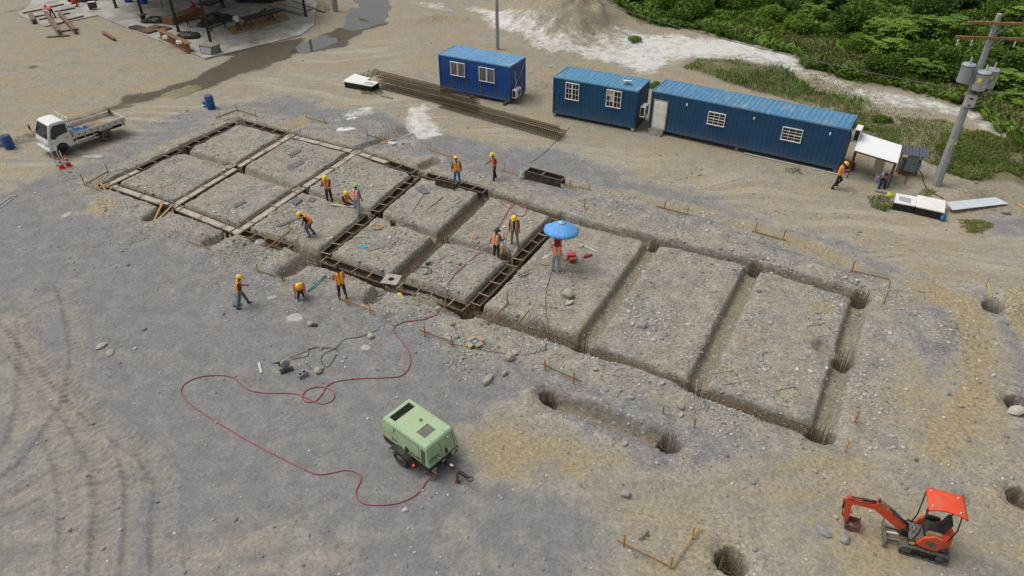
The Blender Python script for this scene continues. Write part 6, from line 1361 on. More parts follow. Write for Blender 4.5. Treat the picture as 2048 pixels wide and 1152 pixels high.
ibeam((-46.86, 73.54), (-42.04, 66.85), .42, .34, 'long dusty brown steel beam below the bending worker', m_brown, z=.12); ibeam((-45.78, 73.88), (-40.76, 67.29), .42, .34, 'long dusty brown steel beam right of the bending worker', m_brown, z=.12)
ibeam((-48.45, 73.57), (-46.62, 70.87), .35, .45, 'short brown steel piece left of the bending worker', m_brown)
ibeam((-32.32, 66.03), (-27.87, 61.59), .75, .55, 'rusty deep steel beam along the slab edge carrying two white bags', m_rustl); ibeam((-38.28, 67.40), (-36.08, 65.05), .25, .3, 'yellowish rusty channel lying on the dirt', m_rustl, z=gh(*(-37.25, 66.28)))
def stick(name, label, cat, p, q, wd, h, mat, dz=0.0, group=None, z=None):
    zp, zq = (gh(*p), gh(*q)) if z is None else (z, z); b = MB(); L = Vector((q[0] - p[0], q[1] - p[1], zq - zp))
    b.bar((0, 0, h / 2 + dz), (L.x, L.y, L.z + h / 2 + dz), wd, h); o = b.build(name, mat); o.location = (p[0], p[1], zp); return tag(o, label, cat, group)
TW = 'timbers under the steel beams'
for p, q, t in (((-49.69, 74.34), (-48.50, 75.82), 'long timber left of the bending worker'), ((-48.28, 76.40), (-47.31, 77.76), 'timber behind the bending worker'), ((-46.68, 74.83), (-45.28, 76.14), 'timber ending at the squatting worker'), ((-45.37, 73.87), (-44.84, 74.23), 'short timber right of the second beam'),
                ((-43.78, 71.86), (-42.90, 73.09), 'timber at the slab edge right of the beams'), ((-47.74, 73.01), (-47.02, 73.54), 'timber between the short piece and the long beam'), ((-46.70, 71.92), (-46.18, 72.44), 'short timber left of the first long beam'), ((-44.36, 70.48), (-43.91, 71.33), 'timber between the two long beams'),
                ((-42.93, 66.25), (-41.06, 66.67), 'timber under the near end of the first long beam'), ((-42.52, 67.96), (-41.25, 68.75), 'timber under the near end of the second long beam')):
    stick('timber', 'brown squared ' + t, 'timber', p, q, .16, .12, m_brown, .005, TW, SZ if p[1] > 71.5 else None)
# rusty ground sheet, welding bench with long plate
def sheet(name, pts, z, th, mat, label, cat, group=None):
    b = MB(); c = (sum(p[0] for p in pts) / len(pts), sum(p[1] for p in pts) / len(pts)); poly = [(p[0] - c[0], p[1] - c[1]) for p in pts]
    ar = sum(poly[i][0] * poly[(i + 1) % len(poly)][1] - poly[(i + 1) % len(poly)][0] * poly[i][1] for i in range(len(poly)))
    b.prism(poly if ar > 0 else poly[::-1], th); o = b.build(name, mat); o.location = (c[0], c[1], z); return tag(o, label, cat, group)
sheet('steel_sheet', [(-27.21, 68.78), (-25.77, 66.52), (-21.73, 71.55), (-23.49, 75.07)], SZ + .004, .012, M('rust_sheet', (.30, .185, .085), .85, .3, 1.2, dirt=(.18, .10, .05), dirt_amt=.6), 'rust brown steel sheet on the slab under the welder', 'steel sheet')
def trestle(p, q, h, label):
    r_ = empty('trestle', (p[0], p[1], SZ), math.atan2(q[1] - p[1], q[0] - p[0]), label, 'trestle', 'steel trestles on the slab'); L = math.hypot(q[0] - p[0], q[1] - p[1])
    b = MB(); b.bar((-.1, 0, h), (L + .1, 0, h), .10, .10); b.build('top_bar', m_blackst, r_)
    for x in (.1, L - .1):
        for s in (-1, 1): b = MB(); b.bar((x, 0, h - .05), (x + .02, s * .35, .03), .06, .06); b.build('leg', m_blackst, r_)
trestle((-27.78, 66.56), (-26.90, 68.29), .62, 'black trestle nearest the concrete pedestal'); trestle((-30.88, 69.02), (-29.80, 70.17), .62, 'black trestle behind the rusty deep beam'); trestle((-36.43, 76.52), (-35.52, 76.89), .8, 'black trestle near the top edge of the slab')
trestle((-25.18, 68.74), (-25.20, 69.74), .7, 'black trestle right of the welder'); trestle((-24.62, 72.15), (-24.42, 72.86), .7, 'black trestle holding the middle of the long plate'); trestle((-23.48, 71.24), (-23.42, 72.48), .7, 'black trestle near the right end of the long plate')
b = MB(); p_, q_ = Vector((-25.41, 69.02, 0.85)), Vector((-22.76, 72.51, 0.85)); b.bar(p_, q_, 1.1, .16); put(b, 'welded_plate', m_blackst, 'long dark steel plate resting on trestles beside the welder', 'steel plate')
b = MB(); b.bar(Vector((-33.18, 70.00, 0.35)), Vector((-31.63, 73.90, 0.35)), 1.3, .7); put(b, 'steel_box_beam', m_rustl, 'wide rusty box beam lying behind the columns', 'steel beam', 'steel beams at the workshop')
b = MB(); b.bar(Vector((-31.32, 74.62, 0.75)), Vector((-30.07, 77.79, 0.75)), 1.6, .12); put(b, 'work_table', m_blackst, 'dark work table at the top edge of the slab', 'table')
for p, a_, c_, t, mt in (((-35.63, 68.80), 1.7, .9, 'dark steel plate left of the other plates at the slab edge', m_blackst), ((-34.18, 67.95), 1.6, 1.3, 'rusty brown plate stack beside the slab edge', m_rust), ((-33.86, 68.92), 1.3, .8, 'rust brown plate behind the stack', m_rust), ((-32.96, 68.58), 1.2, .8, 'dull red steel offcut between plates and column', M('offcut_red', (.13, .07, .06), .8, .3))):
    o = put(MB().box((0, 0, .08), (a_, c_, .14), bev=.01), 'steel_plate', mt, t, 'steel plate', 'steel plates at the slab edge'); o.location = (*p, SZ); o.rotation_euler.z = R(-35)
def heap(c, rx, ry, h, mat, name, label, cat, z=SZ, seed=1, group=None, flat=.3, nu=16, nv=8, amp=.45):
    r0 = random.Random(seed); b = MB(); vs = []; fs = []
    ph = [r0.uniform(0, 6.28) for _ in range(6)]
    for i in range(nv + 1):
        t = i / nv
        for j in range(nu):
            a = 2 * math.pi * j / nu; k = 1 + amp * .5 * (math.sin(2 * a + ph[0]) * .5 + math.sin(3 * a + ph[1]) * .35 + math.sin(5 * a + ph[2]) * .3); rr = (1 - t) * k
            zz = h * (t ** flat if flat < 1 else t) * (1 + amp * .4 * math.sin(4 * a + ph[3] + 3 * t)) if t < 1 else h
            vs.append((rx * rr * math.cos(a) + r0.uniform(-.02, .02) * rx, ry * rr * math.sin(a) + r0.uniform(-.02, .02) * ry, zz if i else -.04))
    for i in range(nv):
        for j in range(nu): fs.append((i * nu + j, i * nu + (j + 1) % nu, (i + 1) * nu + (j + 1) % nu, (i + 1) * nu + j))
    b.add(vs, fs, 0, False); o = b.build(name, mat); o.location = (c[0], c[1], z); return tag(o, label, cat, group)
heap((-34.84, 70.97), 1.1, .7, .55, m_blackst, 'tool_bag', 'black bag heap between the first two columns', 'bag', seed=3); heap((-28.78, 71.18), 1.5, .9, .8, m_blackst, 'tarpaulin_heap', 'dark heap of tarpaulin in the middle of the slab', 'tarpaulin', seed=4)
heap((-29.62, 65.98), 1.2, .7, .5, m_blackst, 'scrap_heap', 'dark scrap heap behind the rusty deep beam', 'scrap', seed=5); heap((-29.52, 69.66), .8, .6, .35, m_blackst, 'scrap_heap', 'small dark scrap heap at the foot of the trestle', 'scrap', seed=6)
heap((-26.92, 79.13), 2.6, 1.3, 1.1, m_dark, 'tarpaulin_heap', 'black covered heap at the top edge of the slab', 'tarpaulin', seed=8); heap((-46.24, 79.58), 1.6, 1.0, .8, m_dark, 'tarpaulin_heap', 'black covered pile right of the squatting worker', 'tarpaulin', seed=9)
m_wbag = M('white_bag', (.62, .61, .60), .6, .1, 5); mbl = M('drum_blue', (.012, .085, .32), .4, .08, 3, dirt=(.05, .12, .28), dirt_amt=.4)
for k, p in enumerate(((-30.53, 63.19, 0.83), (-28.73, 61.72, 0.83))): heap(p[:2], .28, .22, .26, m_wbag, 'white_bag', ['white bag on the far end of the rusty deep beam', 'white bag on the middle of the rusty deep beam'][k], 'bag', z=SZ + .75, seed=11 + k)
pd = empty('column_pedestal', (*(-26.16, 61.42), SZ), R(-25), 'grey pedestal box with pale front board at the slab corner', 'pedestal')
b = MB(); b.box((0, .1, .35), (1.5, 1.0, .7), bev=.03); b.build('box', M('pedestal_grey', (.20, .19, .165), .9, .2), pd); b = MB(); b.box((.05, -.46, .30), (1.15, .04, .5), Matrix.Rotation(R(-12), 3, 'X')); b.build('front_board', M('board_lilac', (.36, .36, .40), .7, .15), pd)
b = MB(); b.lathe([(.42, 0), (.42, .04), (.24, .06), (.24, .62), (.42, .64), (.42, .68), (.001, .68)], 18); o = put(b, 'cable_drum', m_blackst, 'black cable drum at the foot of the left column', 'drum'); o.location = (*(-36.00, 71.16), SZ)
b = MB(); b.box((0, 0, .42), (.75, .5, .6), bev=.03); wm = empty('welding_machine', (*(-43.24, 75.90), SZ), .3, 'dark welding machine with pale top on the slab', 'welding machine'); b.build('case', M('welder_grey', (.05, .05, .06), .6, .2), wm); b = MB(); b.box((0, 0, .73), (.7, .45, .03)); b.build('top', m_wbag, wm)
for y in (-.2, .2): b = MB(); b.cyl((-.25, y, .1), (-.25, y + .04, .1), .1, n=10); b.build('wheel', m_blk, wm)
for p, t in (((-40.89, 78.83), 'blue compressor tank at the top edge'), ((-38.95, 78.18), 'blue drum behind the left column')):
    b = MB(); b.lathe([(.36, 0), (.4, .05), (.4, .8), (.36, .86), (.001, .87)], 16); o = put(b, 'blue_tank', mbl, t, 'tank'); o.location = (*p, SZ)
for k, (p, q) in enumerate((((-24.75, 76.65), (-20.86, 73.51)), ((-24.43, 77.84), (-20.61, 74.62)), ((-23.35, 78.83), (-18.89, 74.21)))):
    stick('steel_section', ['pale steel sections stacked near the right column', 'pale steel section behind the stacked ones', 'thin steel section at the top edge beyond the slab'][k], 'steel section', p, q, .9 if k < 2 else .2, .16, M('pale_steel', (.25, .235, .20), .7, .25), .02, 'steel sections beside the shed', SZ if k < 2 else None)
# ---------------------------------------------------------------- puddles
mw, nt, bs = nodes('puddle_water'); g = NT(nt); bs.inputs['Base Color'].default_value = (.075, .070, .058, 1); bs.inputs['Roughness'].default_value = .06; bs.inputs['Specular IOR Level'].default_value = .9
def grow(pts, k): c = (sum(p[0] for p in pts) / len(pts), sum(p[1] for p in pts) / len(pts)); return [(c[0] + (p[0] - c[0]) * k, c[1] + (p[1] - c[1]) * k) for p in pts]
for pts in PUDDLES: o = sheet('puddle', grow(pts, 1.22), -.115, .004, mw, None, None); o['kind'] = 'structure'
mm = M('mud_water', (.205, .175, .085), .35, .15, 1.0, spec=.5)
def jag(pts, n=6, a=.22):
    r0 = random.Random(9); out = []
    for i, p in enumerate(pts):
        q = pts[(i + 1) % len(pts)]
        for k in range(n): t = k / n; out.append((p[0] + (q[0] - p[0]) * t + r0.uniform(-a, a), p[1] + (q[1] - p[1]) * t + r0.uniform(-a, a)))
    return out
o = sheet('puddle', jag([(-27.09, 49.88), (-26.73, 51.17), (-25.86, 52.62), (-24.90, 53.68), (-23.99, 53.67), (-23.84, 52.58), (-24.61, 51.34), (-25.54, 50.35), (-26.57, 49.68)]), gh(*(-25.56, 51.36)) + .004, .003, mm, None, None); o['kind'] = 'structure'
# ---------------------------------------------------------------- barrels, cones, rods by the truck
def drum(c, label, h=.90, r=.29, tilt=0):
    d = empty('blue_barrel', gp(c), rnd.uniform(0, 3), label, 'barrel', 'blue barrels'); d.rotation_euler.x = R(tilt)
    b = MB(); b.lathe([(r * .92, 0), (r, .03), (r, h * .30), (r * 1.035, h * .32), (r * 1.035, h * .36), (r, h * .38), (r, h * .63), (r * 1.035, h * .65), (r * 1.035, h * .69), (r, h * .71), (r * .97, h * .95), (r * .9, h), (r * .86, h), (r * .85, h - .03), (.001, h - .03)], 22); b.build('body', mbl, d)
    b = MB(); b.lathe([(r * .84, h - .032), (r * .84, h - .012), (r * .4, h - .012), (.001, h - .02)], 18); b.build('lid', M('lid_dark', (.09, .075, .06), .8, .4), d)
    return d
drum((-21.75, 48.83), 'blue barrel with dark top beside a small bucket', .96, .30); drum((-32.54, 42.21), 'blue barrel at the left edge behind the truck', .9, .30)
bk = empty('bucket', gp((-22.29, 49.12)), 0, 'small blue and white bucket beside the barrel', 'bucket'); b = MB(); b.lathe([(.13, 0), (.16, .36), (.15, .36), (.14, .30), (.001, .30)], 14); b.build('pail', mbl, bk); b = MB(); b.lathe([(.137, .06), (.150, .22)], 14); b.build('label_band', m_wbag, bk)
m_cone = M('cone_red', (.72, .055, .025), .5, .08)
def cone(c, label):
    d = empty('traffic_cone', gp(c), rnd.uniform(0, 2), label, 'cone', 'traffic cones by the truck')
    b = MB(); b.box((0, 0, .02), (.40, .40, .04), bev=.015); b.build('base', m_cone, d); b = MB(); b.lathe([(.16, .04), (.05, .68), (.035, .72), (.001, .72)], 18); c_ = b.build('body', m_cone, d)
    for z0, z1 in ((.26, .38), (.47, .57)): b = MB(); f = lambda z: .16 - (z - .04) * .172 + .003; b.lathe([(f(z0), z0), (f(z1), z1)], 18); b.build('white_band', m_wbag, c_)
cone((-27.65, 39.27), 'left red and white traffic cone in front of the truck'); cone((-27.42, 39.61), 'right red and white traffic cone beside the front wheel')
for p, h, t, lx in (((-28.21, 39.69), 1.5, 'tallest white rod on a grey foot beside the cones', -.1), ((-28.03, 39.89), 1.25, 'white rod standing between the cones', -.05), ((-27.51, 39.47), 1.05, 'white rod standing right of the left cone', -.1)):
    d = empty('marker_rod', gp(p), 0, t, 'rod', 'white marker rods by the cones'); b = MB(); b.cyl((0, 0, .02), (lx, .1, h), .022, n=8); b.build('rod', M('rod_white', (.66, .66, .65), .5), d); b = MB(); b.lathe([(.14, 0), (.13, .06), (.001, .08)], 12); b.build('foot', m_block, d)
for k, (p, q) in enumerate((((-28.91, 34.28), (-28.71, 35.60)), ((-28.65, 33.94), (-28.50, 35.48)))):
    b = MB(); b.cyl((*p, gh(*p) + .03), (*q, gh(*q) + .04), .022, n=8); put(b, 'marker_rod', MATS['rod_white'], ['upper white rod lying at the left edge', 'lower white rod lying at the left edge'][k], 'rod', 'white rods lying at the left edge')
heap((-28.64, 35.72), .22, .12, .1, M('pink_lump', (.45, .30, .27), .8), 'plastic_lump', 'pinkish plastic foot at the end of the lying rods', 'foot', z=gh(*(-28.64, 35.72)), seed=21)
br = empty('road_barrier', gp((-33.52, 42.76)), 0, 'red and white striped barrier at the left edge', 'barrier')
for k in range(4): b = MB(); b.lathe([(.26 - .02 * k, .28 * k), (.24 - .02 * k, .28 * k + .28)], 14); b.build('band', m_cone if k % 2 else m_wbag, br)
# loads on the truck
mbt = M('tarp_blue', (.02, .16, .42), .5, .2, 6)
for k, (x, y, rx, h, t) in enumerate(((.22, -.25, .26, .34, 'blue bundle behind the cab guard'), (.05, .30, .34, .30, 'blue tarpaulin bundle on the near side of the truck bed'), (-.42, .30, .22, .26, 'round blue bundle in the middle of the truck bed'), (-.12, .05, .26, .2, 'dark bundle between the blue ones on the truck'))):
    p = on_truck(x, y, .9); heap(p[:2], rx, rx * .85, h, mbt if k < 3 else m_blk, 'bundle', t, 'bundle', z=p[2], seed=30 + k, group='bundles on the truck')
p = on_truck(-1.25, .0, .9); heap(p[:2], 1.1, .5, .09, M('bed_debris', (.24, .17, .13), .9, .4), 'debris', 'reddish brown debris spread on the truck bed', 'debris', z=p[2], seed=36)
# ---------------------------------------------------------------- white chambers, cages on the ground, sheets at the right
def chamber(label, pts, h, extra=None):
    r_ = empty('cover_box', (0, 0, 0), 0, label, 'cover box', 'white topped boxes'); z = min(gh(*p) for p in pts)
    for i in range(4):
        p, q = pts[i], pts[(i + 1) % 4]; b = MB(); c = (sum(a[0] for a in pts) / 4, sum(a[1] for a in pts) / 4); p2, q2 = lerp2(p, c, .05), lerp2(q, c, .05); b.bar((*p2, z + h / 2 - .05), (*q2, z + h / 2 - .05), .04, h + .05); b.build('shadow_board', m_dark, r_)  # near-black boards stand in for the shadow below the white top
    b = MB(); b.prism(pts[::-1], .05, Matrix.Translation((0, 0, z + h))); b.build('top', M('cover_white', (.74, .725, .69), .6, .05, 3), r_)
    if extra: b = MB(); b.prism(extra[::-1], .004, Matrix.Translation((0, 0, z + h + .051))); b.build('grey_patch', M('patch_grey', (.34, .36, .39), .6, .08), r_)
chamber('narrow white topped box with grey patch near the shelter', [(20.90, 33.57), (21.49, 34.59), (22.44, 34.17), (21.86, 33.12)], .42, [(21.25, 33.80), (21.51, 34.25), (22.01, 33.95), (21.73, 33.40)])
chamber('larger white topped box touching the corrugated sheet', [(21.85, 33.06), (22.55, 34.36), (23.78, 33.67), (23.05, 32.37)], .45)
chamber('white topped box left of the stacked rebar cages', [(-12.97, 53.53), (-12.41, 54.99), (-10.97, 53.94), (-11.55, 52.73)], .34, None); 
chamber('second white topped box with grey stain by the rebar cages', [(-12.89, 52.97), (-12.57, 53.74), (-10.08, 52.76), (-10.52, 51.85)], .44, [(-11.24, 52.39), (-11.12, 52.83), (-10.38, 52.49), (-10.54, 52.06)])
Qs = [Vector((23.78, 33.61, 0.42)), Vector((26.96, 34.35, 0.30)), Vector((27.50, 33.88, 0.15)), Vector((23.94, 33.08, 0.22))]
b = MB(); vs = []; fs = []; nr = 28
for i in range(nr + 1):
    for j in range(7):
        s, t = i / nr, j / 6; vs.append(Qs[0].lerp(Qs[3], s).lerp(Qs[1].lerp(Qs[2], s), t) + Vector((0, 0, .03 if i % 4 in (0, 1) else 0)))
for i in range(nr):
    for j in range(6): a = i * 7 + j; fs.append((a, a + 1, a + 8, a + 7))
b.add(vs, fs); o = put(b, 'corrugated_sheet', M('sheet_zinc', (.76, .79, .84), .35, .05, 2), 'loose pale corrugated sheet lying at the right edge', 'roof sheet'); o.modifiers.new('t', 'SOLIDIFY').thickness = .006
stick('plank', 'orange brown plank at the right edge beyond the corrugated sheet', 'plank', (28.05, 34.20), (28.27, 33.03), .16, .07, m_stake); b = MB(); pq = (26.70, 33.11), (27.04, 32.94); b.cyl((*pq[0], gh(*pq[0]) + .11), (*pq[1], gh(*pq[1]) + .11), .11, n=12); put(b, 'concrete_cylinder', m_block, 'short pale concrete cylinder below the corrugated sheet', 'cylinder')
b = MB(); b.cyl((0, 0, 0), (0, 0, .3), .14, n=10); b.lathe([(.12, .3), (.05, .38), (.001, .4)], 10); o = put(b, 'water_bottle', mbt, 'blue bottle at the corner of the larger white box', 'bottle'); o.location = gp((23.11, 32.40))
# stacked beam cages beside the road
SG = 'beam cages stacked beside the road'
for k, (p, q, z0, t) in enumerate((((-10.21, 52.78), (-2.38, 47.68), .03, 'lowest near cage of the left stack'), ((-9.98, 53.32), (-2.30, 48.33), .03, 'lowest far cage of the left stack'), ((-10.24, 53.00), (-2.58, 48.06), .40, 'upper near cage of the left stack'), ((-9.88, 53.43), (-2.34, 48.52), .40, 'upper far cage of the left stack'), ((-10.16, 53.21), (-4.27, 49.32), .76, 'topmost short cage of the left stack'), ((-5.15, 48.85), (3.22, 42.93), .03, 'nearest low cage of the right stack'), ((-4.98, 49.42), (3.52, 43.48), .03, 'far low cage of the right stack'), ((-5.17, 49.14), (3.08, 43.33), .36, 'upper cage of the right stack'))):
    rebar_cage(p, q, z0 + .05, 'long rusty rebar cage, ' + t, .34, .34, .17, SG, .015, .014)
stick('timber', 'pale timber lying in front of the left cage stack', 'timber', (-9.72, 50.99), (-8.81, 50.37), .12, .1, m_plank)
# under and beside the shelter
cb = empty('cream_cabinet', gp((21.82, 37.74)), R(-28), 'tall cream metal cabinet standing under the shelter', 'cabinet'); b = MB(); b.box((0, 0, .62), (.52, .34, 1.2), bev=.015); b.build('case', M('cabinet_cream', (.42, .42, .31), .5, .08), cb); b = MB(); b.box((0, -.175, .75), (.42, .012, .7)); b.build('door_panel', M('cabinet_cream2', (.46, .46, .35), .5, .06), cb); b = MB(); b.box((0, .02, 1.26), (.5, .3, .09), bev=.02); b.build('top_tray', M('tray_teal', (.10, .24, .30), .5), cb)
el = empty('meter_cabinet', gp((23.55, 37.59)), R(-22), 'grey meter cabinet on a brick pier under a small dark roof', 'meter cabinet')
b = MB(); b.box((0, .18, .5), (1.0, .25, 1.0)); b.build('brick_pier', M('pier_brick', (.24, .14, .10), .9, .3), el); b = MB(); b.box((.05, -.02, .78), (.62, .16, 1.0), bev=.012); bx = b.build('cabinet', M('meter_green', (.20, .27, .27), .5, .08), el); b = MB(); b.box((.2, -.105, .8), (.03, .02, .1)); b.build('handle', m_dark, bx)
for s in (-1, 1):
    for k in range(3): b = MB(); b.box((s * .48, -.03, .45 + .17 * k), (.2, .1, .11), bev=.01); b.build('terminal_box', M('terminal_blue', (.20, .29, .36), .5, .2), el)
b = MB(); vs = []; fs = []
for i in range(33):
    x = -.72 + 1.44 * i / 32; z = .03 if i % 4 < 2 else 0; vs += [(x, -.42, 1.42 + z), (x, .52, 1.62 + z)]
for i in range(32): fs.append((2 * i, 2 * i + 2, 2 * i + 3, 2 * i + 1))
b.add(vs, fs); o = b.build('roof_sheet', M('small_roof', (.075, .085, .11), .6, .2), el); o.modifiers.new('t', 'SOLIDIFY').thickness = .01
for s in (-.55, .55): b = MB(); b.bar((s, .3, 0), (s, .3, 1.56), .06, .06); b.build('post', m_rust, el)
b = MB(); b.lathe([(.30, -.06), (.32, 0), (.30, .06), (.12, .07), (.12, -.07)], 18, (0, 0, .32), Matrix.Rotation(R(75), 3, 'X')); o = put(b, 'hose_reel', M('reel_dark', (.05, .02, .018), .7, .4), 'dark red coiled hose reel by the shelter post', 'reel'); o.location = gp((20.37, 38.22))
bn = empty('support_block', gp((21.57, 36.72)), R(-15), 'low grey block the sitting man rests on', 'block'); b = MB(); b.box((0, .1, .2), (.5, .34, .40), bev=.02); b.build('block', m_block, bn)
heap((21.44, 35.03), .17, .17, .26, M('neon', (.55, .72, .05), .5), 'neon_bag', 'small neon yellow green bundle by the white box', 'bundle', z=gh(*(21.44, 35.03)), seed=41)
stick('steel_rod', 'dark short post leaning behind the shelter', 'rod', (22.86, 36.39), (23.91, 38.04), .05, .05, m_rust, .1); stick('loose_plank', 'reddish board on the grass by the shelter', 'board', (20.87, 35.63), (21.46, 35.32), .12, .04, m_rust)
def cable(name, pts, r, mat, label, cat, dz=.02, zmin=None, n=8, group=None):
    P = [Vector((*p[:2], (p[2] if len(p) > 2 else (max(gh(*p), zmin) if zmin is not None else gh(*p)) + dz))) for p in pts]; out = []
    for i in range(len(P) - 1):
        a, b_, c, d = P[max(i - 1, 0)], P[i], P[i + 1], P[min(i + 2, len(P) - 1)]
        for k in range(n):
            t = k / n; v = .5 * ((2 * b_) + (c - a) * t + (2 * a - 5 * b_ + 4 * c - d) * t * t + (3 * b_ - a - 3 * c + d) * t ** 3)
            if len(pts[i]) < 3 and len(pts[i + 1]) < 3: v.z = (max(gh(v.x, v.y), zmin) if zmin is not None else gh(v.x, v.y)) + dz
            out.append(v)
    out.append(P[-1]); b = MB(); b.tube(out, r, 6); return tag(b.build(name, mat), label, cat, group)
cable('power_cable', [(24.12, 38.17), (24.60, 38.03), (24.08, 36.44), (23.95, 35.35), (24.20, 34.53)], .03, m_blk, 'black cable running from the meter cabinet across the dirt', 'cable', n=4)
cable('power_cable', [(4.03, 45.03), (2.87, 42.62), (2.16, 41.12), (1.36, 39.91)], .012, m_blk, 'thin cable lying across the road below the middle container', 'cable', n=4)
# the red air hose
m_hose = M('hose_red', (.33, .085, .085), .5, .12, 9)
p0 = comp.matrix_basis @ Vector((1.36, -.54, .40))
hose = cable('air_hose', [(p0.x, p0.y, p0.z), (-2.92, 15.39), (-3.15, 14.87), (-3.74, 14.46), (-4.55, 14.37), (-5.07, 14.53), (-5.27, 14.93), (-5.19, 15.40), (-5.34, 15.70), (-5.81, 15.83), (-6.64, 15.67), (-7.41, 16.00), (-8.64, 16.68), (-9.95, 17.46), (-11.36, 18.38), (-12.43, 19.14), (-12.96, 19.74), (-12.94, 20.22), (-12.51, 20.56), (-11.90, 20.64), (-11.25, 20.57),
                   (-10.81, 20.23), (-10.36, 19.86), (-9.66, 19.69), (-8.48, 19.62), (-8.00, 19.40), (-7.38, 19.07), (-6.98, 19.18), (-6.93, 19.58), (-7.27, 19.91), (-7.78, 19.97), (-8.11, 19.73), (-8.15, 19.40), (-7.90, 19.16), (-7.57, 19.23), (-7.41, 19.64), (-7.30, 20.03), (-6.95, 20.28), (-6.08, 20.41), (-4.70, 20.49), (-4.29, 20.77), (-4.18, 21.37),
                   (-4.39, 22.15), (-4.79, 22.79), (-5.12, 23.26), (-5.07, 23.67), (-4.60, 23.98), (-3.85, 24.11), (-3.32, 24.35), (-3.06, 25.15), (-3.05, 25.90), (-2.84, 27.34), (-2.12, 28.66), (-1.31, 29.92), (-1.00, 30.96), (-0.62, 32.22), (-0.25, 33.49), (-0.03, 34.26), (-0.51, 34.67), (-0.64, 34.50), (-0.20, 33.93), (0.13, 33.37), (0.60, 33.10), (0.83, 33.69), (0.67, 34.25), (0.20, 34.37), (-0.03, 33.82)], .021, m_hose, 'long red air hose winding from the compressor to the dig', 'hose', .03, -.05, 5)
for p, q in (((-7.47, 19.54), (-7.39, 19.65)), ((-6.48, 20.40), (-6.36, 20.42)), ((-11.11, 18.20), (-10.99, 18.11))):
    b = MB(); b.cyl((*p, gh(*p) + .035), (*q, gh(*q) + .035), .034, n=8); b.build('coupling', M('brass_dull', (.35, .27, .16), .5, .2, metal=.5), hose)
# ---------------------------------------------------------------- tools and materials around the dig
# survey umbrella, tripod and cases
um = empty('umbrella', gp((2.27, 28.13)), 0, 'large light blue parasol shading the surveyor', 'umbrella'); um.rotation_euler = (R(-4), R(2), 0); R0, Hc = .86, 2.15
mub = M('parasol_blue', (.11, .34, .72), .6, .05, 3)
for k in range(8):
    a0, a1 = 2 * math.pi * k / 8 + .2, 2 * math.pi * (k + 1) / 8 + .2; b = MB(); vs = []; fs = []; nr, na = 6, 6
    for i in range(nr + 1):
        for j in range(na + 1):
            t = i / nr; a = a0 + (a1 - a0) * j / na; sg = math.sin(math.pi * j / na); r = R0 * (.07 + .93 * t) * (1 - .05 * sg * t); vs.append((r * math.cos(a), r * math.sin(a), Hc + .36 * (1 - t ** 1.5) - .03 * sg * t))
    w_ = na + 1; vs += [(vs[nr * w_ + j][0], vs[nr * w_ + j][1], vs[nr * w_ + j][2] - .09) for j in range(w_)]
    for i in range(nr + 1):
        for j in range(na): fs.append((i * w_ + j, i * w_ + w_ + j, i * w_ + w_ + j + 1, i * w_ + j + 1))
    b.add(vs, fs, 0, True); o = b.build('canopy_panel', mub, um); o.modifiers.new('t', 'SOLIDIFY').thickness = .004
    b = MB(); b.tube([((R0 * t) * math.cos(a0), (R0 * t) * math.sin(a0), Hc + .36 * (1 - t ** 1.5) - .015) for t in (.05, .3, .6, .98)], .008, 5); b.build('rib', m_pipe, um)
b = MB(); b.cyl((0, 0, -.1), (0, 0, Hc + .35), .02, n=8); b.build('pole', m_pipe, um)
b = MB(); b.lathe([(.20, Hc + .335), (.12, Hc + .40), (.03, Hc + .42), (.02, Hc + .48), (.001, Hc + .49)], 16); b.build('vent_cap', M('parasol_cap', (.30, .50, .74), .6), um)
tp_ = empty('survey_tripod', gp((2.30, 28.52)), 0, 'yellow survey tripod in front of the surveyor', 'tripod'); myel = M('tripod_yellow', (.75, .50, .02), .5, .08)
c0 = Vector((tp_.location.x, tp_.location.y, 0))
for f in ((1.53, 28.40), (2.55, 27.91), (2.36, 29.28)):
    b = MB(); d = Vector((f[0], f[1], 0)) - c0; ft = Vector((d.x, d.y, gh(*f) - tp_.location.z)); b.bar((d.x * .05, d.y * .05, 1.22), ft * .45 + Vector((0, 0, .67)), .09, .03); b.bar(ft * .45 + Vector((0, 0, .67)), ft + Vector((0, 0, .02)), .05, .04); lg = b.build('leg', myel, tp_)
    b = MB(); b.cyl(ft + Vector((0, 0, .08)), ft, .03, .01, 8); b.build('foot', m_blk, lg)
b = MB(); b.cyl((0, 0, 1.20), (0, 0, 1.26), .10, n=12); b.build('head_plate', m_blk, tp_)
ts = empty('total_station', tp_.location + Vector((0, 0, 1.26)), .4, 'survey instrument mounted on the yellow tripod', 'instrument'); b = MB(); b.box((0, 0, .06), (.16, .16, .10), bev=.02); [b.box((s * .085, 0, .20), (.045, .13, .22), bev=.015) for s in (-1, 1)]; b.build('body', M('instrument_red', (.30, .03, .03), .5), ts); b = MB(); b.cyl((0, -.1, .2), (0, .1, .2), .045, n=12); b.build('telescope', m_blk, ts)
def case(name, c, s, rz, mat, label):
    r_ = empty(name, gp(c), rz, label, 'case', 'instrument cases'); b = MB(); b.box((0, 0, s[2] * .32), (s[0], s[1], s[2] * .64), bev=.03); b.build('base', mat, r_); b = MB(); b.box((0, 0, s[2] * .83), (s[0] * 1.01, s[1] * 1.01, s[2] * .33), bev=.035); b.build('lid', mat, r_)
    for k in (-.22, .22): b = MB(); b.box((k * s[0], -s[1] / 2 - .012, s[2] * .62), (.05, .02, .06)); b.build('latch', m_blk, r_)
    b = MB(); b.bar((-.08, -s[1] / 2 - .03, s[2] * .4), (.08, -s[1] / 2 - .03, s[2] * .4), .025, .025); b.build('handle', m_blk, r_)
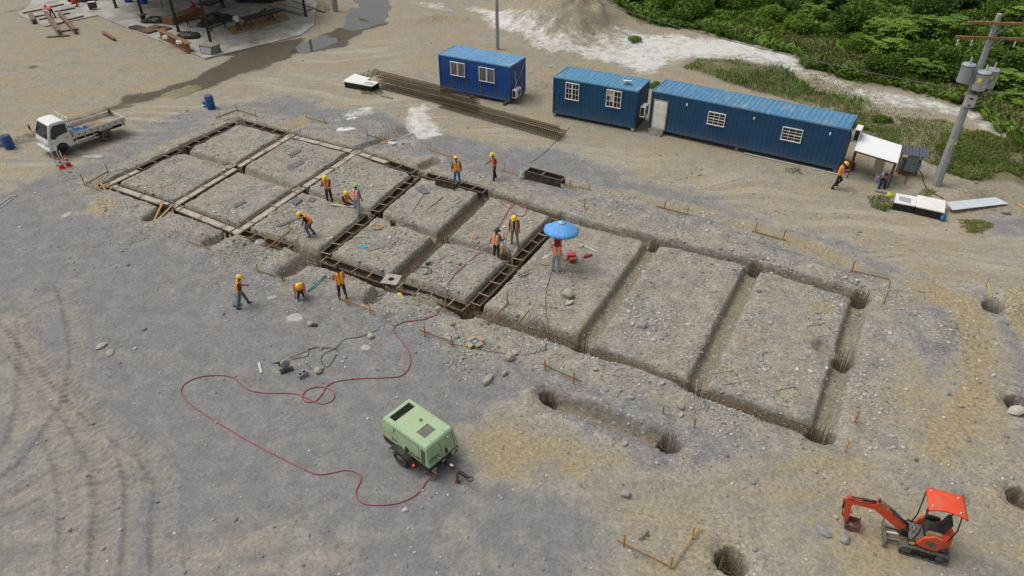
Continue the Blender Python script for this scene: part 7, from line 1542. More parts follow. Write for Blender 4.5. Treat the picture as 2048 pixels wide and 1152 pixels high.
case('instrument_case', (2.95, 29.00), (.46, .34, .30), .05, M('case_pink', (.52, .09, .11), .5, .06), 'pinkish red instrument case beside the tripod'); case('instrument_case', (3.00, 28.69), (.34, .22, .22), .1, M('case_orange', (.55, .11, .025), .5, .06), 'small orange instrument case in front of the red one')
b = MB(); b.box((0, 0, .06), (.50, .13, .11), Matrix.Rotation(R(24), 3, 'Z'), bev=.03); o = put(b, 'tool_pouch', M('pouch_red', (.35, .025, .045), .6), 'dark red tool pouch lying right of the cases', 'pouch'); o.location = gp((3.80, 29.13))
b = MB(); b.cyl(Vector((1.46, 27.81, 0.75)), Vector((1.90, 27.93, 0.95)), .05, n=10); put(b, 'drawing_roll', M('paper_white', (.68, .68, .67), .7), 'white rolled drawing held beside the surveyor', 'paper roll')
# loose shutter box and panels
def lbox(p, q, h, wd, label, opn=True):
    r_ = empty('shutter_box', gp(p), math.atan2(q[1] - p[1], q[0] - p[0]), label, 'formwork', 'loose shutters'); L = math.hypot(q[0] - p[0], q[1] - p[1])
    for s in (0, 1): b = MB(); b.box((L / 2, s * wd, h / 2), (L, .03, h)); b.build('side_panel', m_ply, r_); b = MB(); b.box((L / 2, s * wd, h + .012), (L, .045, .024)); b.build('edge_rail', m_edge, r_)
    for x in ((0, L * .45, L) if opn else (0, L)): b = MB(); b.box((x, wd / 2, h - .03), (.05, wd - .04, .06)); b.build('spacer', m_batten, r_)
    b = MB(); b.box((.0, wd / 2, h / 2 - .04), (.03, wd - .04, h - .12)); b.build('end_panel', m_ply, r_)
lbox((0.81, 37.50), (2.85, 36.22), .55, .55, 'open dark shutter box lying beyond the far trench')
lbox((-4.45, 36.68), (-3.24, 36.06), .42, .22, 'dark shutter panel standing beside the far formwork', False)
def panel(name, corners, label, mat, dz=.02, th=.03, grp='loose boards on the pads', cat='board'):
    c = (sum(p[0] for p in corners) / 4, sum(p[1] for p in corners) / 4); return sheet(name, corners, gh(*c) + dz, th, mat, label, cat, grp)
panel('loose_plank', [(-6.01, 33.67), (-5.55, 36.02), (-5.05, 35.66), (-5.53, 33.33)], 'long grey plank lying in the bay of the shutter panel', m_plank); panel('loose_plank', [(-5.09, 34.04), (-4.22, 35.65), (-3.91, 35.35), (-4.75, 33.76)], 'second grey plank right of the longest one', m_plank)
m_dkb = M('board_dark', (.135, .135, .14), .85, .25, 4)
panel('loose_plywood', [(-13.88, 39.29), (-13.16, 40.39), (-12.87, 39.82), (-13.50, 38.74)], 'dark grey board in the second far bay', m_dkb); panel('loose_plywood', [(-14.19, 40.98), (-13.69, 41.79), (-13.44, 41.56), (-13.90, 40.69)], 'smaller dark board above the other one in the second far bay', m_dkb)
panel('loose_plywood', [(-15.61, 34.45), (-15.22, 35.20), (-14.99, 34.90), (-15.40, 34.23)], 'short dark board in the second near bay', m_dkb); panel('loose_plywood', [(-12.35, 34.53), (-12.20, 35.16), (-11.80, 34.92), (-12.03, 34.24)], 'dark slate piece left of the phone user', m_dkb)
panel('loose_plywood', [(-11.50, 34.86), (-11.37, 35.26), (-11.03, 35.03), (-11.17, 34.63)], 'small dark slate piece near the phone user', m_dkb); panel('loose_plywood', [(-5.61, 36.33), (-5.19, 36.76), (-4.69, 35.83), (-5.08, 35.66)], 'dark board piece at the head of the long plank', m_dkb)
panel('loose_plank', [(-10.13, 34.39), (-10.11, 34.56), (-8.79, 34.26), (-8.82, 34.09)], 'white plank in front of the sitting worker', M('plank_white', (.52, .50, .44), .8, .12)); panel('loose_plank', [(-12.52, 32.20), (-11.36, 33.30), (-11.24, 33.13), (-12.34, 32.05)], 'dark narrow plank beside the crouched worker', m_dkb)
for p, q, t in (((-6.32, 29.93), (-5.80, 30.87), 'upper bar'), ((-6.23, 29.83), (-5.64, 30.82), 'lower bar'), ((-7.28, 29.61), (-6.42, 30.11), 'left stick'), ((-3.67, 33.64), (-2.77, 34.98), 'long slat'), ((-2.93, 35.28), (-3.30, 34.76), 'short slat'), ((-7.42, 27.10), (-6.75, 26.77), 'left offcut'), ((-7.29, 26.90), (-6.59, 26.65), 'right offcut'), ((-7.08, 26.49), (-6.53, 26.45), 'low offcut'), ((0.27, 27.47), (0.88, 27.97), 'offcut by the surveyor'), ((0.31, 27.31), (0.95, 27.76), 'second offcut by the surveyor')):
    stick('wood_offcut', 'weathered wooden slat lying between the trenches, ' + t, 'slat', p, q, .05, .03, m_plank, .01, 'wooden slats on the pads')
stick('wood_offcut', 'pale slat running right from the stone behind the cases', 'slat', (3.69, 30.09), (4.24, 29.53), .07, .03, M('plank_white', (.52, .50, .44), .8, .12), .01, 'wooden slats on the pads')
for k, (p, h) in enumerate((((-1.85, 31.35, 0.50), (-2.08, 30.59)), ((-1.46, 31.26, 0.55), (-2.05, 30.54)), ((-0.36, 30.09, 0.90), (-0.54, 29.63)), ((-0.21, 30.04, 0.90), (-0.49, 29.63)))):
    b = MB(); b.bar((*h, gh(*h)), p, .045, .03); put(b, 'survey_lath', M('lath_pink', (.48, .25, .16), .8), 'thin pinkish lath beside the man in the sun hat, ' + ('left shorter one', 'right of the shorter pair', 'left of the taller pair', 'right of the taller pair')[k], 'lath', 'pinkish laths by the cross trench')
# plates with round holes
def holed(name, label, c, s, rz, tilt, hole, mat, z=None, th=.03):
    r_ = empty(name, gp(c) if z is None else (*c, z), rz, label, 'steel plate'); r_.rotation_euler = (R(tilt), 0, rz); n = 24; b = MB(); vs = []; fs = []
    for zz in (0, th):
        for k in range(n):
            a = 2 * math.pi * k / n + math.pi / 4; m_ = max(abs(math.cos(a)), abs(math.sin(a))); vs.append((s / 2 * math.cos(a) / m_, s / 2 * math.sin(a) / m_, zz)); 
        for k in range(n): a = 2 * math.pi * k / n + math.pi / 4; vs.append((hole * math.cos(a), hole * math.sin(a), zz))
    for k in range(n):
        j = (k + 1) % n; fs += [(2 * n + k, 2 * n + j, 3 * n + j, 3 * n + k)[::1], (k, n + k, n + j, j), (k, j, 2 * n + j, 2 * n + k), (n + j, n + k, 3 * n + k, 3 * n + j)]
    b.add(vs, fs); b.build('plate', mat, r_); return r_
m_pl = M('plate_grey', (.34, .32, .28), .7, .15, 4, metal=.1)
holed('holed_plate', 'square steel plate with round hole lying on the near formwork', (-5.74, 27.16), .80, R(-14), 0, .15, m_pl, z=.06); holed('holed_plate', 'square plate with round hole leaning on the far rubble', (-6.96, 42.15), .78, R(20), 28, .12, m_pl)
# assorted things
def coil(name, c, r, n, wr, mat, label, cat, sq=False):
    b = MB(); r0 = random.Random(int(c[0] * 91) & 255); pts = []
    for k in range(n * 12): a = k * 2 * math.pi / 12; q = r * (1 + .2 * math.sin(a * .31 + 1) + r0.uniform(-.04, .04)); pts.append((q * math.cos(a), q * .8 * math.sin(a), .02 + .015 * (k % 24) / 12))
    b.tube(pts, wr, 5); o = b.build(name, mat); o.location = gp(c); return tag(o, label, cat)
m_wire = M('wire_dark', (.07, .062, .055), .7, .3); coil('rope_coil', (-7.14, 31.99), .30, 4, .022, M('rope_tan', (.42, .30, .13), .9), 'yellowish coil of rope between the trenches', 'rope'); coil('wire_coil', (-5.53, 31.92), .45, 4, .010, m_wire, 'tangled dark wire coil right of the pot', 'wire'); coil('wire_coil', (-4.33, 27.82), .42, 5, .010, m_wire, 'loose dark wire coil beside the small drill', 'wire')
def stirrup(c, s, rz, label): b = MB(); b.tube([(-s, -s * .8, .015), (s, -s * .8, .015), (s, s * .8, .02), (-s, s * .8, .015)], .011, 5, closed=True, sm=False); o = b.build('loose_stirrup', m_rebar); o.location = gp(c); o.rotation_euler.z = rz; tag(o, label, 'stirrup', 'loose rebar frames')
stirrup((-7.95, 31.29), .42, R(10), 'square rebar frame in the bay of the yellow rope'); stirrup((-8.84, 30.24), .42, R(20), 'square rebar frame beside the lower formwork'); stirrup((8.54, 20.31), .42, R(10), 'square rebar frame near the bottom of the last bay'); stirrup((13.36, 29.20), .38, R(-20), 'square rebar frame above the far trench'); stirrup((13.26, 23.22), .45, R(15), 'half buried rebar frame in the last bay'); stirrup((10.72, 19.38), .4, R(15), 'half buried rebar frame beside the corner trench')
b = MB(); b.lathe([(.13, 0), (.15, .22), (.13, .22), (.12, .18), (.001, .18)], 14); o = put(b, 'black_pot', m_blk, 'small black pot in the bay of the yellow rope', 'pot'); o.location = gp((-6.34, 32.18))
heap((-7.58, 30.03), .26, .16, .06, M('bag_cyan', (.02, .30, .44), .5), 'plastic_bag', 'bright blue plastic bag lying flat between trenches', 'bag', z=gh(*(-7.58, 30.03)), seed=51)
heap((-12.87, 30.28), .26, .22, .34, m_wbag, 'white_sack', 'full white sack beside the near trench', 'sack', z=gh(*(-12.86, 30.23)), seed=52); heap((-9.78, 34.61), .17, .17, .22, M('melon', (.42, .50, .22), .6), 'green_sack', 'pale green bundle beside the sitting worker', 'bundle', z=-.02, seed=53)
heap((-11.23, 44.84), .75, .32, .14, m_wbag, 'plastic_sheet', 'white crumpled plastic sheet beyond the far trench', 'plastic sheet', z=gh(*(-11.23, 44.84)), seed=54); heap((-7.68, 42.46), .35, .2, .12, m_wbag, 'cement_bag', 'torn pale bag beside the leaning plate', 'bag', z=gh(*(-7.68, 42.46)), seed=55); heap((-11.13, 46.73), .5, .3, .06, m_wbag, 'powder_spill', 'small white powder spill above the plastic sheet', 'powder', z=gh(*(-14.99, 45.74)), seed=56)
for k, (p, q) in enumerate((((-8.49, 42.40), (-7.63, 42.85)), ((-8.45, 43.02), (-8.12, 42.09)))): stick('wood_offcut', ['pale yellow slat crossing another near the leaning plate', 'short pale yellow slat under the crossing one'][k], 'slat', p, q, .09, .04, m_stake, .02 + .04 * (1 - k), 'crossed slats beyond the far trench')
heap((-12.50, 25.24), .19, .17, .42, M('bag_translucent', (.55, .58, .62), .5, .08), 'carrier_bag', 'white carrier bag held by the worker in blue jeans', 'bag', z=gh(*(-12.50, 25.24)) + .15, seed=57, flat=.5)
b = MB(); b.cyl((*(-9.50, 26.20), gh(*(-9.50, 26.20)) + .06), (*(-8.80, 27.12), gh(*(-8.80, 27.12)) + .06), .035, n=10); put(b, 'plastic_pipe', M('pipe_teal', (.03, .27, .27), .5), 'teal plastic pipe beside the squatting worker', 'pipe')
b = MB(); b.lathe([(.001, .12), (.10, .11), (.14, .05), (.17, .0), (.12, .0)], 14); o = put(b, 'yellow_helmet', M('helmet_helmet', CO['helmet'], .35, .04), 'yellow safety helmet lying by the near formwork', 'helmet'); o.location = gp((-5.27, 26.32), .02)
jg = empty('water_jug', gp((0.64, 37.57)), 0, 'pale green plastic water jug beside the shutter box', 'jug'); b = MB(); b.lathe([(.13, 0), (.15, .04), (.15, .34), (.12, .42), (.05, .46), (.05, .50), (.001, .5)], 16); b.build('body', M('jug_green', (.34, .44, .40), .3), jg); b = MB(); b.lathe([(.152, .12), (.152, .26)], 16); b.build('label_band', m_wbag, jg); b = MB(); b.tube([(.1, 0, .42), (.16, 0, .5), (.1, 0, .56), (.03, 0, .5)], .014, 6); b.build('handle', M('jug_green', (.34, .44, .40), .3), jg)
dr = empty('hand_drill', gp((-4.11, 28.37)), .5, 'dark green hand drill lying among wires', 'drill'); b = MB(); b.box((0, 0, .08), (.26, .14, .14), bev=.03); b.build('body', M('tool_green', (.02, .09, .085), .5), dr); b = MB(); b.cyl((.1, 0, .08), (.24, 0, .08), .03, n=8); b.build('chuck', m_blk, dr)
# chop saw on the gravel
cs = empty('chop_saw', gp((-9.14, 20.94)), .5, 'black chop saw with grey guard on the open gravel', 'chop saw'); b = MB(); b.box((0, 0, .05), (.52, .26, .06), bev=.01); b.build('base', m_blk, cs); b = MB(); b.lathe([(.19, -.03), (.20, -.02), (.20, .02), (.19, .03), (.001, .035)], 20, (0, .02, .36), Matrix.Rotation(R(90), 3, 'X')); b.build('blade_guard', M('guard_grey', (.30, .31, .30), .5), cs); b = MB(); b.box((-.14, .1, .34), (.2, .16, .16), bev=.03); b.bar((-.05, .06, .4), (-.38, .06, .52), .04, .04); b.build('motor', m_blk, cs); b = MB(); b.box((-.12, -.04, .5), (.07, .05, .06), bev=.01); b.build('switch', M('switch_yellow', (.65, .42, .05), .5), cs); b = MB(); b.bar((.1, -.1, .1), (.1, .1, .1), .05, .08); b.build('vise', m_rust, cs)
hollow_block('hollow_block', gp((-8.40, 20.61)), (0, 0, R(48)), 'hollow concrete block with two holes near the chop saw')
stick('wood_stick', 'short pale wooden stick left of the chop saw', 'stick', (-10.38, 21.36), (-10.11, 20.77), .09, .06, M('plank_white', (.52, .50, .44), .8, .12)); 
for k, (p, q) in enumerate((((-9.86, 21.33), (-9.39, 21.51)), ((-9.19, 21.66), (-8.44, 22.18)), ((-8.57, 21.50), (-8.17, 21.02)), ((-8.59, 22.22), (-7.72, 22.24)))):
    b = MB(); b.tube([(*p, gh(*p) + .015), (*q, gh(*q) + .015)], .010, 5); put(b, 'cut_rebar', m_rebar, 'thin rebar offcut near the chop saw, ' + ('left of it', 'behind it', 'right of it', 'farthest behind it')[k], 'rebar', 'rebar offcuts by the chop saw')
cable('power_cable', [(-9.10, 21.57), (-8.77, 21.66), (-8.46, 21.81), (-8.52, 22.18), (-8.09, 22.34), (-7.39, 22.17), (-7.31, 21.80), (-7.52, 21.10), (-7.87, 21.49), (-7.80, 21.93), (-7.40, 22.24), (-7.13, 22.82), (-6.52, 22.97), (-5.74, 23.47)], .012, m_blk, 'thin black cable looping away from the chop saw', 'cable', n=3)
cable('power_cable', [(1.92, 27.79), (1.58, 26.13), (1.51, 24.45), (1.57, 23.00), (1.48, 22.41), (0.94, 21.88), (0.11, 21.73), (-1.35, 21.93), (-2.62, 22.22)], .010, m_blk, 'thin black cable from the surveyor over the near trench', 'cable', zmin=-.06, n=4)
# open cardboard box with teal goods
cx = empty('cardboard_box', gp((-1.57, 22.28)), R(40), 'open cardboard box showing a teal packet on the rubble', 'cardboard box'); m_cb = M('cardboard', (.42, .29, .17), .85, .1)
for s in (-1, 1):
    b = MB(); b.box((s * .19, 0, .09), (.02, .32, .18)); b.build('wall', m_cb, cx); b = MB(); b.box((0, s * .16, .09), (.36, .02, .18)); b.build('wall', m_cb, cx); b = MB(); b.box((s * .29, .02 * s, .18), (.20, .30, .012), Matrix.Rotation(R(s * 10), 3, 'Y')); b.build('flap', m_cb, cx); b = MB(); b.box((.02, s * .25, .18), (.34, .18, .012), Matrix.Rotation(R(-s * 14), 3, 'X')); b.build('flap', m_cb, cx)
b = MB(); b.box((0, 0, .10), (.34, .28, .16), bev=.01); tp2 = b.build('packet', M('packet_teal', (.01, .20, .27), .5), cx)
for y in (-.03, .03): b = MB(); b.box((0, y, .183), (.14, .03, .004)); b.build('print_bar', m_wbag, tp2)
b = MB(); b.box((0, 0, .04), (.42, .16, .08), bev=.01); o = put(b, 'loose_plywood', m_dark, 'small black board beside a pale stone near the gravel edge', 'board'); o.location = gp((-8.71, 23.74)); o.rotation_euler.z = R(-12)
# yellow tape round the pit at the right edge
for k, (p, q) in enumerate((((22.05, 26.31), (21.64, 25.20)), ((21.81, 24.61), (22.52, 24.67)))): b = MB(); b.bar((*p, gh(*p) + .25), (*q, gh(*q) + .06), .012, .08); put(b, 'warning_tape', M('tape_yellow', (.70, .62, .03), .5), ['yellow warning tape strip above the taped pit', 'yellow warning tape strip right of the taped pit'][k], 'tape', 'yellow tape at the pit')
b = MB(); p = (22.01, 26.23); b.bar((*p, gh(*p)), (p[0] - .02, p[1], gh(*p) + .45), .03, .03); put(b, 'marker_stake', m_stake, 'thin stake holding the yellow tape', 'stake')
# ---------------------------------------------------------------- stones
def rock_mesh(seed, sub=2):
    bm = bmesh.new(); bmesh.ops.create_icosphere(bm, subdivisions=sub, radius=1.0); r0 = random.Random(seed); ax = [Vector((r0.gauss(0, 1), r0.gauss(0, 1), r0.gauss(0, 1))).normalized() for _ in range(9)]; cut = [r0.uniform(.55, .9) for _ in ax]
    for v in bm.verts:
        for a, c in zip(ax, cut):
            d = v.co.dot(a)
            if d > c: v.co -= a * (d - c) * .9
        v.co *= 1 + r0.uniform(-.04, .04)
    me = bpy.data.meshes.new('rock'); bm.to_mesh(me); bm.free(); return me
m_rk = M('rock_pale', (.37, .345, .29), .9, .18, 2.5, bump=.4, rand=.18); m_rk2 = M('rock_grey', (.27, .265, .26), .9, .2, 2.5, bump=.4, rand=.2); m_spl = M('cement_splat', (.40, .39, .36), .9, .12, 4, bump=.3); RK = [rock_mesh(k) for k in range(8)]
for k in range(8): RK[k].materials.append(m_rk if k < 4 else m_rk2)
def rock(p, sx, sy, sz, k, label, rz=None): o = link('rock', RK[k]); o.location = gp(p, sz * .35); o.scale = (sx, sy, sz); o.rotation_euler = (rnd.uniform(-.2, .2), rnd.uniform(-.2, .2), rnd.uniform(0, 6) if rz is None else rz); return tag(o, label, 'rock', 'rocks on the site')
for a in (((2.58, 25.85), .26, .36, .30, 0, 'large pale boulder in the bay right of the surveyor'), ((2.61, 25.28), .24, .16, .12, 1, 'flat pale stone at the foot of the large boulder'), ((5.63, 23.63), .24, .22, .20, 5, 'round grey boulder in the first plain bay'), ((-0.10, 21.51), .26, .24, .22, 2, 'pale rock beside the thin cable'), ((0.09, 21.82), .18, .13, .10, 3, 'flat pale stone behind the pale rock'),
          ((-0.97, 20.25), .16, .40, .20, 1, 'long yellowish slab like rock pointing down'), ((-0.30, 20.59), .12, .18, .14, 2, 'small tan rock right of the long slab rock'), ((-7.83, 20.83), .17, .19, .17, 0, 'pale stone right of the hollow block'), ((18.85, 18.36), .38, .26, .22, 0, 'large pale rock beside the pit at the right edge'), ((10.38, 13.01), .22, .18, .16, 6, 'angular grey stone left of the excavator blade'), ((9.80, 13.30), .30, .16, .12, 5, 'flat grey stone left of the excavator'),
          ((10.39, 13.82), .10, .09, .08, 1, 'small pale stone left of the excavator bucket'), ((3.76, 14.76), .20, .14, .13, 4, 'grey stone beside the tyre prints at the bottom'), ((-17.34, 22.46), .26, .16, .10, 0, 'pale lump on the left gravel, upper one'), ((-16.79, 22.04), .24, .17, .08, 3, 'crumbled pale lump on the left gravel'), ((10.53, 29.69), .12, .10, .08, 3, 'pale small stone in the second plain bay'), ((10.69, 27.78), .14, .09, .08, 7, 'light stone left of the far middle cage'),
          ((5.77, 19.58), .12, .12, .10, 1, 'pale cobble above the lone trench'), ((6.34, 18.62), .16, .13, .12, 4, 'cobble beside the lone stake'), ((6.31, 18.29), .15, .11, .09, 2, 'reddish pale cobble below the lone stake'), ((4.47, 17.44), .16, .12, .10, 3, 'pale stone on the lip of the lone trench'), ((4.01, 16.92), .16, .10, .10, 2, 'tan stones below the lone trench'), ((3.32, 20.74), .12, .12, .10, 0, 'pale cobble right of the batter board'),
          ((-8.83, 23.81), .17, .14, .12, 3, 'pale stone left of the small black board'), ((11.78, 30.00), .16, .10, .08, 5, 'grey stone on the road edge by a batter board'), ((-1.23, 27.78), .0, .0, .0, 4, ''), ((-2.60, 28.49), .15, .12, .12, 3, 'pale cobble beside tools in the fifth bay'), ((-3.08, 28.67), .09, .09, .09, 0, 'small white cobble in the fifth bay'), ((-1.97, 26.44), .12, .08, .08, 1, 'white stone beside the cross formwork'), ((3.56, 30.10), .18, .12, .10, 2, 'tan stone behind the instrument cases'),
          ((17.31, 19.93), .10, .10, .09, 6, 'grey pebble on the tan track at right'), ((16.81, 19.32), .12, .10, .1, 6, 'second grey pebble on the tan track at right'), ((19.97, 21.92), .0, .0, .0, 1, ''), ((-3.29, 24.57), .18, .16, .14, 2, 'reddish grey rock where the hose climbs'), ((-2.60, 23.61), .14, .12, .12, 2, 'weedy clod beside the batter board'), ((-6.05, 22.97), .2, .16, .14, 3, 'tan clod above the pale cement spot'), ((-26.91, 38.72), .13, .08, .07, 4, 'small grey stone in front of the cones')):
    if a[1] > 0: rock(*a)
for c, rx, ry, t, k in (((-9.60, 24.27), .42, .34, 'largest pale cement spot near the gravel edge', 61), ((-11.03, 25.76), .26, .16, 'flat pale cement spot beside the squatting worker', 62), ((-6.15, 22.26), .26, .22, 'pale cement spot left of the hose bend', 63), ((-17.67, 37.81), .22, .14, 'pale cement spot in the second bay', 64), ((-13.70, 36.43), .26, .14, 'pale cement spot left of the poured crossing', 65), ((-24.46, 33.56), .26, .34, 'pale cement spot beside the tan patch', 66)):
    heap(c, rx, ry, .10, m_spl, 'cement_spot', t, 'cement', z=gh(*c), seed=k, group='dried cement spots', flat=.5, nu=20, nv=5, amp=.25)
heap((-26.50, 40.87), .7, .3, .12, m_spl, 'rubble', 'pale rubble lump behind the cones', 'rubble', z=gh(*(-26.50, 40.87)), seed=71)
# gravel: far too many stones to count
def gravel():
    r0 = np.random.RandomState(5); N = 330000
    y = 11 + 56 * r0.rand(N) ** 1.25; x = (r0.rand(N) * 2 - 1) * (16 + (y - 11) * .62)
    h = gha(x, y); dv = polysd(x, y, VEG); cut = np.where(h < -.25, 1.0, 0.0); rough = np.zeros(N)
    for c, rx, ry, an, hh in HEAPS: rough = np.maximum(rough, np.exp(-1.6 * (((x - c[0]) / max(rx, ry)) ** 2 + ((y - c[1]) / max(rx, ry)) ** 2)))
    far = polysd(x, y, [NN[0], FF[0], FF[8], NN[8]]); pad = far > -.3
    clump = np.clip(.45 + 1.9 * fbm(x * .5, y * .5, 81, 4), 0.03, 1.7)
    p = .006 + .26 * np.exp(-np.maximum(-far - .5, 0) / 1.6) * clump + .22 * rough * clump + .03 * pad * clump
    p *= np.where(cut > .2, .30, 1.0) * np.where(dv > -1, 0, 1) * np.where(polysd(x, y, SLAB) > -.3, 0, 1)
    k = r0.rand(N) < p * 2.3; x, y, h, cut = x[k], y[k], h[k], cut[k]; n = len(x)
    r = .019 + .045 * r0.rand(n) ** 2.8 + .08 * (r0.rand(n) < .035) * r0.rand(n)
    phi = (1 + 5 ** .5) / 2; V = np.array([(-1, phi, 0), (1, phi, 0), (-1, -phi, 0), (1, -phi, 0), (0, -1, phi), (0, 1, phi), (0, -1, -phi), (0, 1, -phi), (phi, 0, -1), (phi, 0, 1), (-phi, 0, -1), (-phi, 0, 1)]) / 1.9
    F = np.array([(0, 11, 5), (0, 5, 1), (0, 1, 7), (0, 7, 10), (0, 10, 11), (1, 5, 9), (5, 11, 4), (11, 10, 2), (10, 7, 6), (7, 1, 8), (3, 9, 4), (3, 4, 2), (3, 2, 6), (3, 6, 8), (3, 8, 9), (4, 9, 5), (2, 4, 11), (6, 2, 10), (8, 6, 7), (9, 8, 1)])
    a = r0.rand(n) * 6.28; sc_ = np.stack([r * (.8 + .6 * r0.rand(n)), r * (.6 + .5 * r0.rand(n)), r * (.45 + .35 * r0.rand(n))], 1)
    P = V[None] * (1 + .25 * (r0.rand(n, 12, 1) - .5)) * sc_[:, None, :]; ca, sa = np.cos(a)[:, None], np.sin(a)[:, None]
    X = P[..., 0] * ca - P[..., 1] * sa + x[:, None]; Y = P[..., 0] * sa + P[..., 1] * ca + y[:, None]; Z = P[..., 2] + (h + r * .12)[:, None]
    co = np.stack([X, Y, Z], -1).reshape(-1, 3).astype(np.float32); fc = (F[None] + (np.arange(n) * 12)[:, None, None]).reshape(-1, 3).astype(np.int32)
    me = bpy.data.meshes.new('gravel'); me.vertices.add(len(co)); me.vertices.foreach_set('co', co.ravel()); me.loops.add(fc.size); me.loops.foreach_set('vertex_index', fc.ravel()); me.polygons.add(len(fc)); me.polygons.foreach_set('loop_start', np.arange(0, fc.size, 3, dtype=np.int32)); me.polygons.foreach_set('loop_total', np.full(len(fc), 3, np.int32)); me.update(calc_edges=True)
    t = np.repeat(r0.rand(n), 12).astype(np.float32); at = me.attributes.new('tint', 'FLOAT', 'POINT'); at.data.foreach_set('value', t)
    m, nt, b = nodes('gravel_stone'); g = NT(nt); tv = g.attr('tint'); rp = g.n('ShaderNodeValToRGB'); cr = rp.color_ramp; cr.elements[0].color = (.19, .187, .182, 1); cr.elements[1].color = (.60, .58, .54, 1)
    for q, c in ((.25, (.215, .212, .208, 1)), (.5, (.30, .285, .25, 1)), (.75, (.41, .395, .37, 1))): e = cr.elements.new(q); e.color = c
    g.lk(tv, rp.inputs[0]); g.lk(rp.outputs[0], b.inputs['Base Color']); b.inputs['Roughness'].default_value = .9; me.materials.append(m)
    o = link('gravel', me); tag(o, 'loose broken stones scattered over the dig', 'gravel', None, 'stuff'); print('gravel', n)
gravel()
# ---------------------------------------------------------------- vegetation
def leaf_mat(name, c0, c1, c2):
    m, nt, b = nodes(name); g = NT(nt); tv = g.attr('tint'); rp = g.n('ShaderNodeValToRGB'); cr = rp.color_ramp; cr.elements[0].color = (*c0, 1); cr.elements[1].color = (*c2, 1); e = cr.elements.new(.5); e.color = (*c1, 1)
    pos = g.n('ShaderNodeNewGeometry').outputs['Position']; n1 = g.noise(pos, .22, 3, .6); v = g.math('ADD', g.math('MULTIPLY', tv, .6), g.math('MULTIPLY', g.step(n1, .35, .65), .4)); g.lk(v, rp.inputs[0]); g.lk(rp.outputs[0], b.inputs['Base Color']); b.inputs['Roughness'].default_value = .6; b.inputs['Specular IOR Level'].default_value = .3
    tr = g.n('ShaderNodeBsdfTranslucent'); g.lk(rp.outputs[0], tr.inputs[0]); mx = g.n('ShaderNodeMixShader'); mx.inputs[0].default_value = .25; g.lk(b.outputs[0], mx.inputs[1]); g.lk(tr.outputs[0], mx.inputs[2])
    out = [n for n in nt.nodes if n.type == 'OUTPUT_MATERIAL'][0]; g.lk(mx.outputs[0], out.inputs[0]); return m
m_lf = leaf_mat('leaf_green', (.050, .110, .014), (.120, .220, .028), (.235, .345, .050)); m_lf2 = leaf_mat('leaf_dark', (.036, .080, .014), (.075, .145, .020), (.145, .230, .035)); m_gr = leaf_mat('grass_blade', (.070, .100, .018), (.130, .175, .032), (.235, .255, .07)); m_dry = leaf_mat('grass_dry', (.10, .085, .035), (.16, .14, .06), (.24, .20, .10)); m_bark = M('bark', (.10, .075, .05), .9, .3)
def quads(name, C, D, W, mat, tint):     # leaves: base points C, tip vectors D, half-width vectors W  -> two-triangle kite with a fold
    n = len(C); up = np.cross(D, W); up /= np.linalg.norm(up, axis=1, keepdims=True) + 1e-9; L = np.linalg.norm(D, axis=1, keepdims=True)
    V = np.stack([C, C + D * .5 + W + up * L * .06, C + D, C + D * .5 - W + up * L * .06, ], 1).reshape(-1, 3).astype(np.float32); i = np.arange(n)[:, None] * 4; F = np.concatenate([np.concatenate([i, i + 1, i + 2], 1), np.concatenate([i, i + 2, i + 3], 1)]).astype(np.int32)
    me = bpy.data.meshes.new(name); me.vertices.add(len(V)); me.vertices.foreach_set('co', V.ravel()); me.loops.add(F.size); me.loops.foreach_set('vertex_index', F.ravel()); me.polygons.add(len(F)); me.polygons.foreach_set('loop_start', np.arange(0, F.size, 3, dtype=np.int32)); me.polygons.foreach_set('loop_total', np.full(len(F), 3, np.int32)); me.update(calc_edges=True)
    at = me.attributes.new('tint', 'FLOAT', 'POINT'); at.data.foreach_set('value', np.repeat(tint, 4).astype(np.float32)); me.materials.append(mat); return me
def rdir(r0, n, zlo, zhi):
    a = r0.rand(n) * 6.283; z = zlo + (zhi - zlo) * r0.rand(n); s = np.sqrt(np.maximum(0, 1 - z * z)); return np.stack([s * np.cos(a), s * np.sin(a), z], 1)
def side(D, r0, k): q = np.cross(D, rdir(r0, len(D), -.4, 1)); return q / (np.linalg.norm(q, axis=1, keepdims=True) + 1e-9) * (np.linalg.norm(D, axis=1, keepdims=True) * k)
